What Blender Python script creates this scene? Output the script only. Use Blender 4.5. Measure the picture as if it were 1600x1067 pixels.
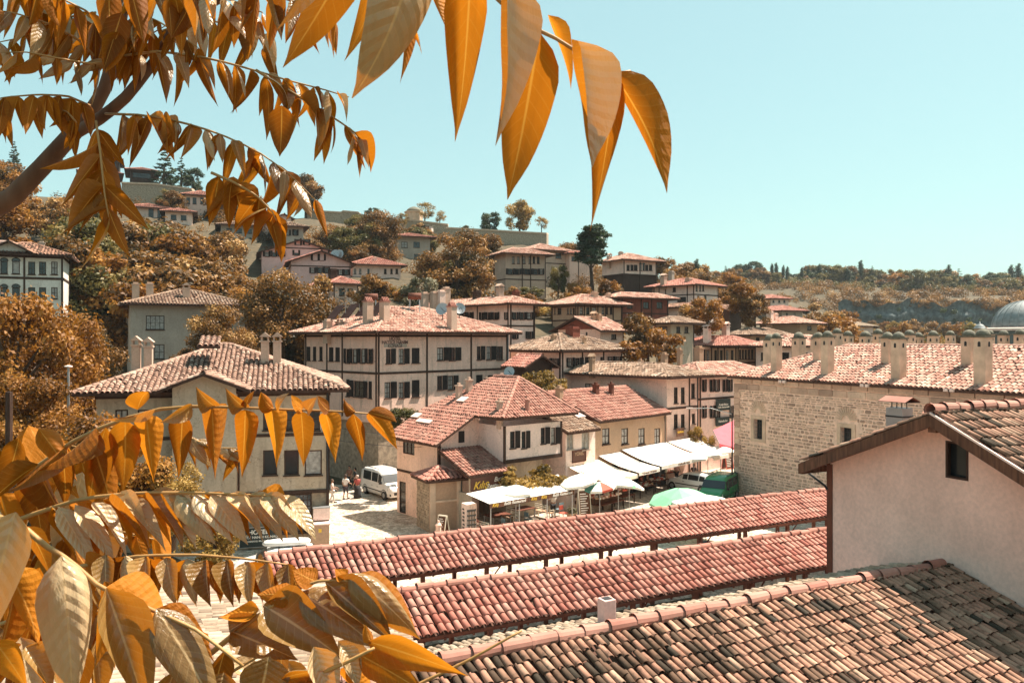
import bpy, bmesh, math, random
import numpy as np
from mathutils import Vector, Matrix
random.seed(7); rng = np.random.default_rng(7)
S = bpy.context.scene
COL = S.collection
for o in list(bpy.data.objects): bpy.data.objects.remove(o)
R = math.radians
# ------------------------------------------------------------------ camera, sky, sun, exposure
F, H0, CZ = 1256.0, 530.0, 11.5          # focal length in photo pixels, horizon row, eye height above the street
cd = bpy.data.cameras.new('camera'); cam = bpy.data.objects.new('camera', cd); COL.objects.link(cam)
cam.location = (0, 0, CZ); cam.rotation_euler = (R(90), 0, 0)
cd.sensor_width = 36; cd.lens = 36*F/1600; cd.shift_y = -(533.5-H0)/1600
cd.clip_start = .05; cd.clip_end = 9000
cd.dof.use_dof = True; cd.dof.focus_distance = 22; cd.dof.aperture_fstop = 40.0
S.camera = cam
SUN_AZ, SUN_EL = 64, 60
w = bpy.data.worlds.new('World'); S.world = w; w.use_nodes = True
nt = w.node_tree; bg = nt.nodes['Background']
sk = nt.nodes.new('ShaderNodeTexSky'); sk.sky_type = 'NISHITA'; sk.sun_disc = False
sk.sun_elevation = R(SUN_EL); sk.sun_rotation = R(SUN_AZ); sk.air_density = 1.0; sk.dust_density = 1.2; sk.ozone_density = .6
mx = nt.nodes.new('ShaderNodeMix'); mx.data_type = 'RGBA'; mx.blend_type = 'MULTIPLY'; mx.inputs[0].default_value = 1
gm = nt.nodes.new('ShaderNodeGamma'); gm.inputs[1].default_value = .42; nt.links.new(sk.outputs[0], gm.inputs[0])   # flat pale teal grade of the photograph
nt.links.new(gm.outputs[0], mx.inputs[6]); mx.inputs[7].default_value = (.57, .79, .71, 1)
nt.links.new(mx.outputs[2], bg.inputs[0]); bg.inputs[1].default_value = .15
sd = bpy.data.lights.new('sun', 'SUN'); sd.energy = 3.1; sd.angle = R(.5); sd.color = (1, .88, .75)
sun = bpy.data.objects.new('sun', sd); COL.objects.link(sun)
sv = Vector((math.sin(R(SUN_AZ))*math.cos(R(SUN_EL)), math.cos(R(SUN_AZ))*math.cos(R(SUN_EL)), math.sin(R(SUN_EL))))
sun.rotation_euler = sv.to_track_quat('Z', 'Y').to_euler(); sun.location = (60, 20, 90)
S.view_settings.view_transform = 'Standard'; S.view_settings.look = 'None'
S.view_settings.exposure = 2.0; S.view_settings.gamma = 1
S.render.resolution_x = 1024; S.render.resolution_y = 682

# ------------------------------------------------------------------ helpers
def at(px, py, d): return Vector(((px-800)/F*d, d, CZ+(H0-py)/F*d))
def ground_at(px, py, z=0):
    d = (CZ-z)*F/(py-H0); return Vector(((px-800)/F*d, d, z))
def az(a): return Vector((math.sin(R(a)), math.cos(R(a)), 0))
UP = Vector((0, 0, 1))
ORG = {}
def thing(name, label, cat, loc, group=None):
    o = bpy.data.objects.new(name, None); COL.objects.link(o); o.location = loc; o.empty_display_size = .2
    o['label'] = label; o['category'] = cat
    if group: o['group'] = group
    ORG[o] = Vector(loc); return o
def tag(o, label, cat, group=None):
    o['label'] = label; o['category'] = cat
    if group: o['group'] = group
    return o
def place(name, me, M, parent=None):
    o = bpy.data.objects.new(name, me); COL.objects.link(o)
    if parent is not None:
        o.parent = parent; M = Matrix.Translation(-ORG.get(parent, Vector())) @ M; ORG[o] = ORG.get(parent, Vector())
    o.matrix_local = M; return o
class MB:
    def __init__(s): s.v = []; s.f = []; s.m = []
    def add(s, vs, fs, m=0):
        k = len(s.v); s.v += [Vector(x) for x in vs]
        for f in fs: s.f.append([i+k for i in f]); s.m.append(m)
    def quad(s, a, b, c, d, m=0): s.add([a, b, c, d], [(0, 1, 2, 3)], m)
    def par(s, o, a, b, c, m=0):
        o, a, b, c = Vector(o), Vector(a), Vector(b), Vector(c)
        if a.cross(b).dot(c) < 0: a, b = b, a
        s.add([o, o+a, o+a+b, o+b, o+c, o+a+c, o+a+b+c, o+b+c],
              [(3, 2, 1, 0), (4, 5, 6, 7), (0, 1, 5, 4), (1, 2, 6, 5), (2, 3, 7, 6), (3, 0, 4, 7)], m)
    def box(s, c, ux, uy, hx, hy, z0, z1, m=0):
        c = Vector((c[0], c[1], z0)); ux = Vector(ux); uy = Vector(uy)
        s.par(c-ux*hx-uy*hy, ux*2*hx, uy*2*hy, UP*(z1-z0), m)
    def prism(s, poly, ext, m=0):
        n = len(poly); poly = [Vector(p) for p in poly]; ext = Vector(ext)
        nr = sum((poly[i].cross(poly[(i+1) % n]) for i in range(n)), Vector())
        if nr.dot(ext) < 0: poly = poly[::-1]
        s.add(poly+[p+ext for p in poly], [tuple(range(n))[::-1], tuple(range(n, 2*n))]+[(i, (i+1) % n, n+(i+1) % n, n+i) for i in range(n)], m)
    def tube(s, path, r, n=8, m=0, cap=True):
        path = [Vector(p) for p in path]; k0 = len(s.v); K = len(path)
        rs = r if hasattr(r, '__len__') else [r]*K
        pr = None
        for i, p in enumerate(path):
            t = (path[min(i+1, K-1)]-path[max(i-1, 0)]).normalized()
            if pr is None: pr = t.orthogonal().normalized()
            pr = (pr-t*pr.dot(t)).normalized(); q = t.cross(pr)
            s.v += [p+(pr*math.cos(2*math.pi*j/n)+q*math.sin(2*math.pi*j/n))*rs[i] for j in range(n)]
        for i in range(K-1):
            for j in range(n):
                s.f.append([k0+i*n+j, k0+i*n+(j+1) % n, k0+(i+1)*n+(j+1) % n, k0+(i+1)*n+j]); s.m.append(m)
        if cap:
            s.f.append([k0+j for j in range(n)][::-1]); s.m.append(m)
            s.f.append([k0+(K-1)*n+j for j in range(n)]); s.m.append(m)
    def lathe(s, prof, c, n=12, m=0):
        c = Vector(c); k0 = len(s.v)
        for r, z in prof: s.v += [c+Vector((r*math.cos(2*math.pi*j/n), r*math.sin(2*math.pi*j/n), z)) for j in range(n)]
        for i in range(len(prof)-1):
            for j in range(n):
                s.f.append([k0+i*n+j, k0+i*n+(j+1) % n, k0+(i+1)*n+(j+1) % n, k0+(i+1)*n+j]); s.m.append(m)
        s.f.append([k0+j for j in range(n)][::-1]); s.m.append(m)
        s.f.append([k0+(len(prof)-1)*n+j for j in range(n)]); s.m.append(m)
    def mesh(s, name, mats, org=Vector(), smooth=False, bevel=0):
        me = bpy.data.meshes.new(name); me.from_pydata([tuple(x-org) for x in s.v], [], s.f)
        for m in (mats if isinstance(mats, (list, tuple)) else [mats]): me.materials.append(m)
        me.polygons.foreach_set('material_index', s.m)
        if bevel:
            b = bmesh.new(); b.from_mesh(me); bmesh.ops.remove_doubles(b, verts=b.verts, dist=1e-5)
            bmesh.ops.bevel(b, geom=[e for e in b.edges if e.is_manifold and e.calc_face_angle(0) > .5], offset=bevel, segments=2, affect='EDGES', profile=.6)
            b.to_mesh(me); b.free()
        if smooth: me.polygons.foreach_set('use_smooth', [True]*len(me.polygons))
        me.update(); return me
    def build(s, name, mats, parent=None, smooth=False, bevel=0, loc=None):
        org = ORG[parent] if parent is not None else Vector(loc if loc is not None else (0, 0, 0))
        me = s.mesh(name, mats, org, smooth, bevel)
        o = bpy.data.objects.new(name, me); COL.objects.link(o)
        if parent is not None: o.parent = parent; ORG[o] = org
        else: o.location = org; ORG[o] = org
        return o
def np_obj(name, V, Q, mt, parent, tint=None, smooth=False, kind=None):
    """joined mesh from numpy arrays (quads)"""
    org = np.array(ORG[parent]) if parent is not None else np.zeros(3)
    me = bpy.data.meshes.new(name); n = len(V); q = len(Q); k = Q.shape[1]
    me.vertices.add(n); me.vertices.foreach_set('co', (V-org).astype(np.float32).ravel())
    me.loops.add(q*k); me.loops.foreach_set('vertex_index', Q.astype(np.int32).ravel())
    me.polygons.add(q); me.polygons.foreach_set('loop_start', np.arange(0, q*k, k, dtype=np.int32))
    me.polygons.foreach_set('loop_total', np.full(q, k, np.int32))
    me.update(calc_edges=True); me.materials.append(mt)
    if tint is not None:
        a = me.attributes.new('tint', 'FLOAT', 'POINT'); a.data.foreach_set('value', tint.astype(np.float32))
    if smooth: me.polygons.foreach_set('use_smooth', np.ones(q, bool))
    o = bpy.data.objects.new(name, me); COL.objects.link(o)
    if parent is not None: o.parent = parent; ORG[o] = ORG[parent]
    if kind: o['kind'] = kind
    return o

# ------------------------------------------------------------------ materials
def nodes(name):
    m = bpy.data.materials.new(name); m.use_nodes = True
    return m, m.node_tree, m.node_tree.nodes['Principled BSDF']
def nn(t, ty, **k):
    n = t.nodes.new(ty)
    for a, b in k.items(): setattr(n, a, b)
    return n
def noise(t, scale, detail=4, vec=None, rough=.55):
    n = nn(t, 'ShaderNodeTexNoise'); n.inputs['Scale'].default_value = scale; n.inputs['Detail'].default_value = detail; n.inputs['Roughness'].default_value = rough
    if vec is not None: t.links.new(vec, n.inputs['Vector'])
    return n
def ramp(t, fac, stops, interp='LINEAR'):
    r = nn(t, 'ShaderNodeValToRGB'); r.color_ramp.interpolation = interp
    e = r.color_ramp.elements
    while len(e) < len(stops): e.new(.5)
    for i, (p, c) in enumerate(stops):
        e[i].position = p; e[i].color = (c[0], c[1], c[2], 1) if hasattr(c, '__len__') else (c, c, c, 1)
    t.links.new(fac, r.inputs[0]); return r
def mixc(t, a, b, fac=1.0, mode='MIX'):
    m = nn(t, 'ShaderNodeMix', data_type='RGBA', blend_type=mode)
    for sock, v in ((m.inputs[6], a), (m.inputs[7], b), (m.inputs[0], fac)):
        if hasattr(v, 'default_value') or hasattr(v, 'is_output'): t.links.new(v, sock)
        elif hasattr(v, '__len__'): sock.default_value = (v[0], v[1], v[2], 1)
        else: sock.default_value = v
    return m.outputs[2]
def bumpy(t, b, h, strength=.3, dist=.02):
    n = nn(t, 'ShaderNodeBump'); n.inputs['Strength'].default_value = strength; n.inputs['Distance'].default_value = dist
    t.links.new(h, n.inputs['Height']); t.links.new(n.outputs[0], b.inputs['Normal'])
def coords(t, sx=1, sy=1, sz=1, kind='Object'):
    c = nn(t, 'ShaderNodeTexCoord'); mp = nn(t, 'ShaderNodeMapping'); mp.inputs['Scale'].default_value = (sx, sy, sz)
    t.links.new(c.outputs[kind], mp.inputs[0]); return mp.outputs[0]
def M_plain(name, col, rough=.7, var=.15, scale=3, metal=0, bump=.15, spec=.5):
    m, t, b = nodes(name); v = coords(t)
    n = noise(t, scale, 5, v)
    c = ramp(t, n.outputs[0], [(.3, [x*(1-var) for x in col]), (.7, [min(1, x*(1+var)) for x in col])])
    t.links.new(c.outputs[0], b.inputs['Base Color']); b.inputs['Roughness'].default_value = rough; b.inputs['Metallic'].default_value = metal
    b.inputs['Specular IOR Level'].default_value = spec
    if bump:
        n2 = noise(t, scale*12, 3, v); bumpy(t, b, n2.outputs[0], bump, .01)
    return m
def M_plaster(name, col, dirt=.55, stain=(.30, .22, .16)):
    m, t, b = nodes(name); v = coords(t); vs = coords(t, 1.6, 1.6, .22)
    big = noise(t, .55, 5, v); st = noise(t, 1.5, 6, vs, .65); fine = noise(t, 9, 4, v)
    c1 = ramp(t, big.outputs[0], [(.3, [x*.82 for x in col]), (.65, col)])
    f = ramp(t, st.outputs[0], [(.5, 0), (.78, dirt)])
    c2 = mixc(t, c1.outputs[0], stain, f.outputs[0])
    pt = noise(t, .33, 2, coords(t, 1, 1, .8)); c2 = mixc(t, c2, [min(1, x*y) for x, y in zip(col, (.86, .84, .80))], ramp(t, pt.outputs[0], [(.575, 0), (.59, .75 if dirt > .15 else 0)]).outputs[0])   # old repairs
    cr_ = nn(t, 'ShaderNodeTexVoronoi', feature='DISTANCE_TO_EDGE'); cr_.inputs['Scale'].default_value = .55; wv = nn(t, 'ShaderNodeVectorMath', operation='ADD'); t.links.new(v, wv.inputs[0]); t.links.new(noise(t, 2.5, 3, v).outputs['Color'], wv.inputs[1]); t.links.new(wv.outputs[0], cr_.inputs['Vector'])
    c2 = mixc(t, c2, stain, ramp(t, cr_.outputs['Distance'], [(0, .55 if dirt > .15 else 0), (.012, 0)]).outputs[0])   # hairline cracks
    f2 = ramp(t, fine.outputs[0], [(.35, .90), (.65, 1.04)])
    c3 = mixc(t, c2, f2.outputs[0], 1.0, 'MULTIPLY')
    t.links.new(c3, b.inputs['Base Color']); b.inputs['Roughness'].default_value = .92; b.inputs['Specular IOR Level'].default_value = .2
    bumpy(t, b, fine.outputs[0], .25, .02)
    return m
def M_wood(name, col, var=.35, rough=.75):
    m, t, b = nodes(name); v = coords(t, 14, 14, 1.2)
    n = noise(t, 1.0, 6, v, .6); n2 = noise(t, 1.2, 3, coords(t))
    c = ramp(t, n.outputs[0], [(.25, [x*(1-var) for x in col]), (.75, [x*(1+var) for x in col])])
    c2 = mixc(t, c.outputs[0], ramp(t, n2.outputs[0], [(.3, .75), (.7, 1.15)]).outputs[0], 1, 'MULTIPLY')
    t.links.new(c2, b.inputs['Base Color']); b.inputs['Roughness'].default_value = rough; b.inputs['Specular IOR Level'].default_value = .3
    bumpy(t, b, n.outputs[0], .25, .01); return m
def M_tiles(name, stops, lichen=.35, byobj=False, lich_col=(.04, .03, .02)):
    """clay tiles: each tile has its own tint (attribute, or per object), plus lichen and soot blotches"""
    m, t, b = nodes(name)
    if byobj: fac = nn(t, 'ShaderNodeObjectInfo').outputs['Random']; v = coords(t, kind='Generated', sx=1.2, sy=1.8, sz=1)
    else: a = nn(t, 'ShaderNodeAttribute'); a.attribute_name = 'tint'; fac = a.outputs['Fac']
    geo = nn(t, 'ShaderNodeNewGeometry')
    c = ramp(t, fac, stops)
    n = noise(t, 6, 6, geo.outputs['Position'], .7); n2 = noise(t, 1.1, 4, geo.outputs['Position'])
    f = ramp(t, n.outputs[0], [(.5, 0), (.72, lichen)])
    c2 = mixc(t, c.outputs[0], lich_col, f.outputs[0])
    c3 = mixc(t, c2, ramp(t, n2.outputs[0], [(.3, .78), (.7, 1.14)]).outputs[0], 1, 'MULTIPLY')
    t.links.new(c3, b.inputs['Base Color']); b.inputs['Roughness'].default_value = .85; b.inputs['Specular IOR Level'].default_value = .25
    bumpy(t, b, n.outputs[0], .2, .01); return m
def M_foliage(name, stops, trans=.35, tcol=(.6, .25, .04), objvar=.0):
    m, t, b = nodes(name); a = nn(t, 'ShaderNodeAttribute'); a.attribute_name = 'tint'
    oi = nn(t, 'ShaderNodeObjectInfo')
    ad = nn(t, 'ShaderNodeMath', operation='MULTIPLY_ADD'); t.links.new(oi.outputs['Random'], ad.inputs[0]); ad.inputs[1].default_value = objvar
    t.links.new(a.outputs['Fac'], ad.inputs[2])
    sb = nn(t, 'ShaderNodeMath', operation='SUBTRACT'); t.links.new(ad.outputs[0], sb.inputs[0]); sb.inputs[1].default_value = objvar/2
    c = ramp(t, sb.outputs[0], stops)
    t.links.new(c.outputs[0], b.inputs['Base Color']); b.inputs['Roughness'].default_value = .55; b.inputs['Specular IOR Level'].default_value = .3
    tr = nn(t, 'ShaderNodeBsdfTranslucent'); t.links.new(mixc(t, c.outputs[0], tcol, .4), tr.inputs[0])
    ms = nn(t, 'ShaderNodeMixShader'); ms.inputs[0].default_value = trans
    t.links.new(b.outputs[0], ms.inputs[1]); t.links.new(tr.outputs[0], ms.inputs[2])
    t.links.new(ms.outputs[0], t.nodes['Material Output'].inputs[0]); return m
M = {}
M['cream'] = M_plaster('cream_plaster', (.88, .58, .46)); M['white'] = M_plaster('white_plaster', (.91, .65, .54), .3)
M['whiter'] = M_plaster('clean_white_plaster', (.92, .70, .61), .2); M['nearwall'] = M_plaster('smooth_cream_plaster', (.93, .63, .52), .12)
M['tan'] = M_plaster('tan_plaster', (.50, .32, .21), .3); M['grey'] = M_plaster('grey_render', (.48, .39, .32), .3)
M['pink'] = M_plaster('pink_plaster', (.74, .50, .46), .2); M['beige'] = M_plaster('beige_plaster', (.60, .42, .32), .4)
M['old'] = M_plaster('weathered_plaster', (.55, .44, .33), .6, (.16, .12, .09)); M['redwall'] = M_wood('red_brown_boards', (.22, .06, .035))
M['bluewhite'] = M_plaster('cool_white_plaster', (.74, .68, .60), .2)
M['wood'] = M_wood('dark_brown_wood', (.055, .026, .016)); M['shutter'] = M_wood('dark_shutter_wood', (.022, .014, .012), .3)
M['rwood'] = M_wood('reddish_timber', (.14, .045, .025)); M['verge'] = M_wood('weathered_verge_wood', (.13, .058, .032), .7)
M['eave'] = M_wood('eave_wood', (.07, .032, .02)); M['glass'] = M_plain('window_glass', (.02, .025, .028), .12, .2, 1, 0, 0, .6)
M['curtain'] = M_plain('curtained_glass', (.34, .31, .28), .3, .4, 5, 0, 0)
M['stonebase'] = M_plain('rubble_stone', (.34, .26, .185), .9, .4, 3.5, 0, .8)
M['mortar'] = M_plain('lime_mortar', (.78, .54, .41), .95, .2, 3, 0, .5)
M['stonetrim'] = M_plain('dressed_stone', (.58, .41, .29), .9, .22, 1.4, 0, .3)
M['lead'] = M_plain('mossy_lead', (.13, .12, .085), .85, .4, 5, 0, .6); M['leaddome'] = M_plain('weathered_lead_sheet', (.20, .22, .22), .6, .25, 2, 0, .2)
M['metal'] = M_plain('grey_metal', (.38, .38, .38), .4, .1, 4, .6, 0); M['darkmetal'] = M_plain('dark_metal', (.03, .03, .032), .45, .1, 4, .5, 0)
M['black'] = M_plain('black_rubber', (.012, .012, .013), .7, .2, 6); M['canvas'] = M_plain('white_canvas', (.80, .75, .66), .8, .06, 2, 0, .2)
M['cancream'] = M_plain('cream_canvas', (.74, .66, .52), .8, .06, 2, 0, .2)
M['pinkcan'] = M_plain('pink_canvas', (.62, .10, .13), .8, .1, 2, 0, .2); M['greencan'] = M_plain('green_canvas', (.22, .55, .30), .8, .08, 2, 0, .2)
M['redcan'] = M_plain('red_canvas', (.55, .10, .06), .8, .1, 2); M['tealcan'] = M_plain('teal_canvas', (.06, .28, .26), .8, .1, 2)
M['underlay'] = M_plain('roof_underlay', (.10, .045, .028), .95, .3, 4)
M['carwhite'] = M_plain('white_car_paint', (.72, .70, .67), .22, .03, 1, 0, 0, .6); M['cargreen'] = M_plain('green_car_paint', (.025, .22, .08), .25, .05, 1, 0, 0, .6)
M['cardark'] = M_plain('dark_car_paint', (.03, .03, .032), .25, .05, 1, 0, 0, .6); M['lamp'] = M_plain('headlamp_glass', (.5, .5, .48), .15, .1, 5, 0, 0)
M['tail'] = M_plain('tail_lamp_red', (.4, .02, .02), .25, .1, 5, 0, 0); M['plate'] = M_plain('number_plate', (.7, .7, .68), .5, .05, 5, 0, 0)
M['skin'] = M_plain('skin', (.42, .24, .16), .6, .1, 8, 0, 0)
M['solar'] = M_plain('solar_collector', (.045, .022, .018), .7, .2, 2, 0, 0, .1)
M['signgreen'] = M_plain('dark_sign_board', (.012, .022, .02), .6, .1, 2); M['signbrown'] = M_plain('brown_sign_board', (.10, .035, .02), .6, .15, 2)
M['ink'] = M_plain('sign_lettering_white', (.8, .76, .68), .6, .03, 2, 0, 0); M['inkdark'] = M_plain('sign_lettering_dark', (.07, .03, .025), .7, .03, 2, 0, 0)
M['inkyel'] = M_plain('sign_lettering_yellow', (.75, .47, .05), .6, .03, 2, 0, 0)
OLD = [(0, (.045, .033, .022)), (.25, (.16, .088, .054)), (.5, (.35, .19, .125)), (.75, (.40, .195, .13)), (1, (.47, .30, .205))]
ROSE = [(0, (.15, .085, .06)), (.35, (.33, .19, .135)), (.7, (.41, .255, .19)), (1, (.47, .34, .26))]
SALM = [(0, (.26, .105, .075)), (.4, (.37, .165, .12)), (1, (.43, .23, .17))]
PINK = [(0, (.30, .13, .09)), (.3, (.45, .225, .165)), (.7, (.55, .33, .25)), (1, (.62, .45, .345))]
RED = [(0, (.30, .10, .072)), (.3, (.41, .165, .12)), (.75, (.47, .21, .158)), (1, (.50, .275, .21))]
BROWN = [(0, (.11, .065, .045)), (.4, (.29, .18, .12)), (.75, (.38, .25, .175)), (1, (.45, .34, .26))]
PALE = [(0, (.15, .10, .07)), (.3, (.33, .235, .16)), (.7, (.41, .31, .225)), (1, (.48, .38, .285))]
M['t_old'] = M_tiles('old_clay_tiles', OLD, .75); M['t_pink'] = M_tiles('pink_clay_tiles', PINK, .35); M['t_red'] = M_tiles('new_red_tiles', RED, .12)
M['t_rose'] = M_tiles('rose_clay_tiles', ROSE, .5); M['t_salmon'] = M_tiles('salmon_clay_tiles', SALM, .15); M['t_brown'] = M_tiles('brown_clay_tiles', BROWN, .55); M['t_pale'] = M_tiles('pale_clay_tiles', PALE, .5)
M['to_old'] = M_tiles('old_clay_tile_single', OLD, .8, True); M['to_red'] = M_tiles('new_red_tile_single', RED, .12, True); M['to_pale'] = M_tiles('pale_clay_tile_single', PALE, .5, True)
M['ridge'] = M_tiles('ridge_tile_clay', [(0, (.36, .15, .11)), (1, (.46, .23, .175))], .15, True)
M['stone1'] = M_tiles('wall_stones', [(0, (.34, .225, .165)), (.3, (.47, .31, .225)), (.7, (.60, .405, .295)), (1, (.70, .50, .37))], .4, False, (.12, .09, .07))
M['stone1o'] = M_tiles('wall_stone_single', [(0, (.34, .225, .165)), (.3, (.47, .31, .225)), (.7, (.60, .405, .295)), (1, (.70, .50, .37))], .4, True, (.12, .09, .07))

# ------------------------------------------------------------------ tiled roof planes
def plane_frame(poly):
    o = poly[0]; e = (poly[1]-poly[0]).normalized(); n = Vector()
    for i in range(len(poly)): n += poly[i].cross(poly[(i+1) % len(poly)])
    n.normalize(); s = n.cross(e).normalized()
    return o, e, s, n
def upright(p):
    return p if plane_frame(p)[3].z > 0 else [p[1], p[0]]+list(p[2:])[::-1]
def tile_spots(poly, pw, row):
    poly = upright(poly); o, e, s, n = plane_frame(poly); P2 = [((p-o).dot(e), (p-o).dot(s)) for p in poly]
    x0 = min(p[0] for p in P2); x1 = max(p[0] for p in P2); out = []
    k = int((x1-x0)/pw)
    for i in range(k):
        x = x0+(i+.5)*(x1-x0)/k; ys = []
        for j in range(len(P2)):
            a, b = P2[j], P2[(j+1) % len(P2)]
            if (a[0]-x)*(b[0]-x) < 0: ys.append(a[1]+(b[1]-a[1])*(x-a[0])/(b[0]-a[0]))
        if len(ys) < 2: continue
        lo, hi = min(ys), max(ys); y = lo-.05; j = 0
        while y < hi-.12:
            out.append((x, y, min(row*1.12, hi-y), j)); y += row; j += 1
    return o, e, s, n, out
ARC = 5
def sag(x, y): return np.sin(x*.62+1.4*np.sin(x*.21)+y*.35)*.6+np.sin(x*1.7+y*.9)*.3-np.sin(np.clip(y/4, 0, 1)*math.pi)*.5
def tiles_arrays(poly, pw, row, jit=1.0, rad=.40, tilt=.03):
    o, e, s, n, sp = tile_spots(poly, pw, row)
    if not sp: return None
    A = np.array(sp); K = len(A); ph = np.linspace(0, math.pi, ARC)
    e_, s_, n_, o_ = (np.array(q) for q in (e, s, n, o))
    slip = rng.random(K) < .025
    dx = rng.normal(0, .010*jit, K); dn = rng.normal(0, .006*jit, K)+.03*sag(A[:, 0], A[:, 1]); sk_ = rng.normal(0, .012*jit, K)+slip*rng.normal(0, .07, K); A[:, 1] -= slip*rng.uniform(.03, .12, K)
    r0 = pw*rad*1.08; r1 = pw*rad*.90
    V = np.zeros((K, 2, ARC, 3))
    for q, (rr, hh) in enumerate(((r0, tilt), (r1, 0.0))):
        ex = A[:, 0, None]+dx[:, None]+sk_[:, None]*q+rr*np.cos(ph)[None]
        sy = (A[:, 1]+(A[:, 2] if q else 0)+rng.normal(0, .012*jit, K))[:, None]+0*ph[None]
        nz = (dn+hh)[:, None]+rr*.85*np.sin(ph)[None]
        V[:, q] = o_+ex[..., None]*e_+sy[..., None]*s_+nz[..., None]*n_
    base = np.arange(K)[:, None]*(2*ARC)
    Q = np.concatenate([np.stack([base[:, 0]+j, base[:, 0]+j+1, base[:, 0]+ARC+j+1, base[:, 0]+ARC+j], 1) for j in range(ARC-1)])
    Q = Q[:, ::-1]
    tint = np.repeat(np.clip(rng.normal(.5, .26, K), 0, 1), 2*ARC)
    return V.reshape(-1, 3), Q, tint
def tiles_obj(polys, mt, parent, pw=.26, row=.36, ridges=(), name='roof_tiles', jit=1.0):
    Vs, Qs, Ts, k = [], [], [], 0
    for p in polys:
        r = tiles_arrays(p, pw, row, jit)
        if r is None: continue
        Vs.append(r[0]); Qs.append(r[1]+k); Ts.append(r[2]); k += len(r[0])
    ph = np.linspace(-.35, math.pi+.35, 6)
    for a, b in ridges:
        L = (b-a).length; m = max(1, int(L/.42)); t = (b-a).normalized(); sd_ = t.cross(UP).normalized(); nn_ = sd_.cross(t)
        for i in range(m):
            c0 = a+(b-a)*(i/m); c1 = a+(b-a)*((i+1.12)/m)
            V = np.zeros((2, 6, 3))
            for q, (c, rr, hh) in enumerate(((c0, .135, .0), (c1, .115, -.01))):
                V[q] = np.array(c)+(np.cos(ph)*rr)[:, None]*np.array(sd_)+(np.sin(ph)*rr+hh+.01)[:, None]*np.array(nn_)
            Q = np.array([[j, 6+j, 7+j, j+1] for j in range(5)])[:, ::-1]
            Vs.append(V.reshape(-1, 3)); Qs.append(Q+k); Ts.append(np.full(12, random.uniform(.3, .9))); k += 12
    if not Vs: return None
    return np_obj(name, np.concatenate(Vs), np.concatenate(Qs), mt, parent, np.concatenate(Ts), False, 'stuff')
CAMP = Vector((0, 0, CZ))
def make_roof(root, planes, ridges, tile, thick=.14, pw=.26, row=.36, name='roof', jit=1.0, mats=None):
    planes = [upright(p) for p in planes]; mb = MB()
    for p in planes: mb.prism([q-UP*.02 for q in p], (0, 0, -thick))
    ro = mb.build(name, mats or M['eave'], root)
    mb = MB()
    for p in planes: mb.add([q-UP*.012 for q in p], [tuple(range(len(p)))])
    mb.build('roof_underlay', M['underlay'], ro)
    vis = [p for p in planes if plane_frame(p)[3].dot((CAMP-sum(p, Vector())/len(p)).normalized()) > -.08]
    tiles_obj(vis, M[tile], ro, pw, row, ridges, jit=jit)
    return ro
def hip_planes(P, s0, s1, t0, t1, z, tp, kind='hip'):
    W, D = s1-s0, t1-t0; sm, tm = (s0+s1)/2, (t0+t1)/2
    if kind == 'hip':
        if W >= D:
            h = z+D/2*tp; a, b = P(s0+D/2, tm, h), P(s1-D/2, tm, h)
            c = [P(s0, t0, z), P(s1, t0, z), P(s1, t1, z), P(s0, t1, z)]
            pl = [[c[0], c[1], b, a], [c[2], c[3], a, b], [c[3], c[0], a], [c[1], c[2], b]]
            rg = [(a, b), (c[0], a), (c[3], a), (c[1], b), (c[2], b)]
        else:
            h = z+W/2*tp; a, b = P(sm, t0+W/2, h), P(sm, t1-W/2, h)
            c = [P(s0, t0, z), P(s1, t0, z), P(s1, t1, z), P(s0, t1, z)]
            pl = [[c[3], c[0], a, b], [c[1], c[2], b, a], [c[0], c[1], a], [c[2], c[3], b]]
            rg = [(a, b), (c[0], a), (c[1], a), (c[2], b), (c[3], b)]
    elif kind == 'gu':
        h = z+D/2*tp; a, b = P(s0, tm, h), P(s1, tm, h)
        pl = [[P(s0, t0, z), P(s1, t0, z), b, a], [P(s1, t1, z), P(s0, t1, z), a, b]]; rg = [(a, b)]
    elif kind == 'gv':
        h = z+W/2*tp; a, b = P(sm, t0, h), P(sm, t1, h)
        pl = [[P(s0, t1, z), P(s0, t0, z), a, b], [P(s1, t0, z), P(s1, t1, z), b, a]]; rg = [(a, b)]
    elif kind == 'shed':   # falls towards t0
        pl = [[P(s0, t0, z), P(s1, t0, z), P(s1, t1, z+D*tp), P(s0, t1, z+D*tp)]]; rg = []
    return pl, rg
def wall_grid(mb, P, L, z0, z1, ops, rev, m=0):
    """wall face with real openings; P(s, z, off) -> point, off>0 outwards; ops = (s0, s1, z0, z1)"""
    xs = sorted({0, L} | {min(L, max(0, o[i])) for o in ops for i in (0, 1)}); zs = sorted({z0, z1} | {min(z1, max(z0, o[i])) for o in ops for i in (2, 3)})
    for i in range(len(xs)-1):
        for j in range(len(zs)-1):
            cx, cz = (xs[i]+xs[i+1])/2, (zs[j]+zs[j+1])/2
            if any(o[0] < cx < o[1] and o[2] < cz < o[3] for o in ops): continue
            mb.quad(P(xs[i], zs[j], 0), P(xs[i+1], zs[j], 0), P(xs[i+1], zs[j+1], 0), P(xs[i], zs[j+1], 0), m)
    for a, b, c, d in ops:
        q = [(a, c), (b, c), (b, d), (a, d)]
        for k in range(4):
            p, r = q[k], q[(k+1) % 4]
            mb.quad(P(p[0], p[1], 0), P(p[0], p[1], -rev), P(r[0], r[1], -rev), P(r[0], r[1], 0), m)
        mb.quad(P(a, c, -rev), P(b, c, -rev), P(b, d, -rev), P(a, d, -rev), m)
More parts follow.
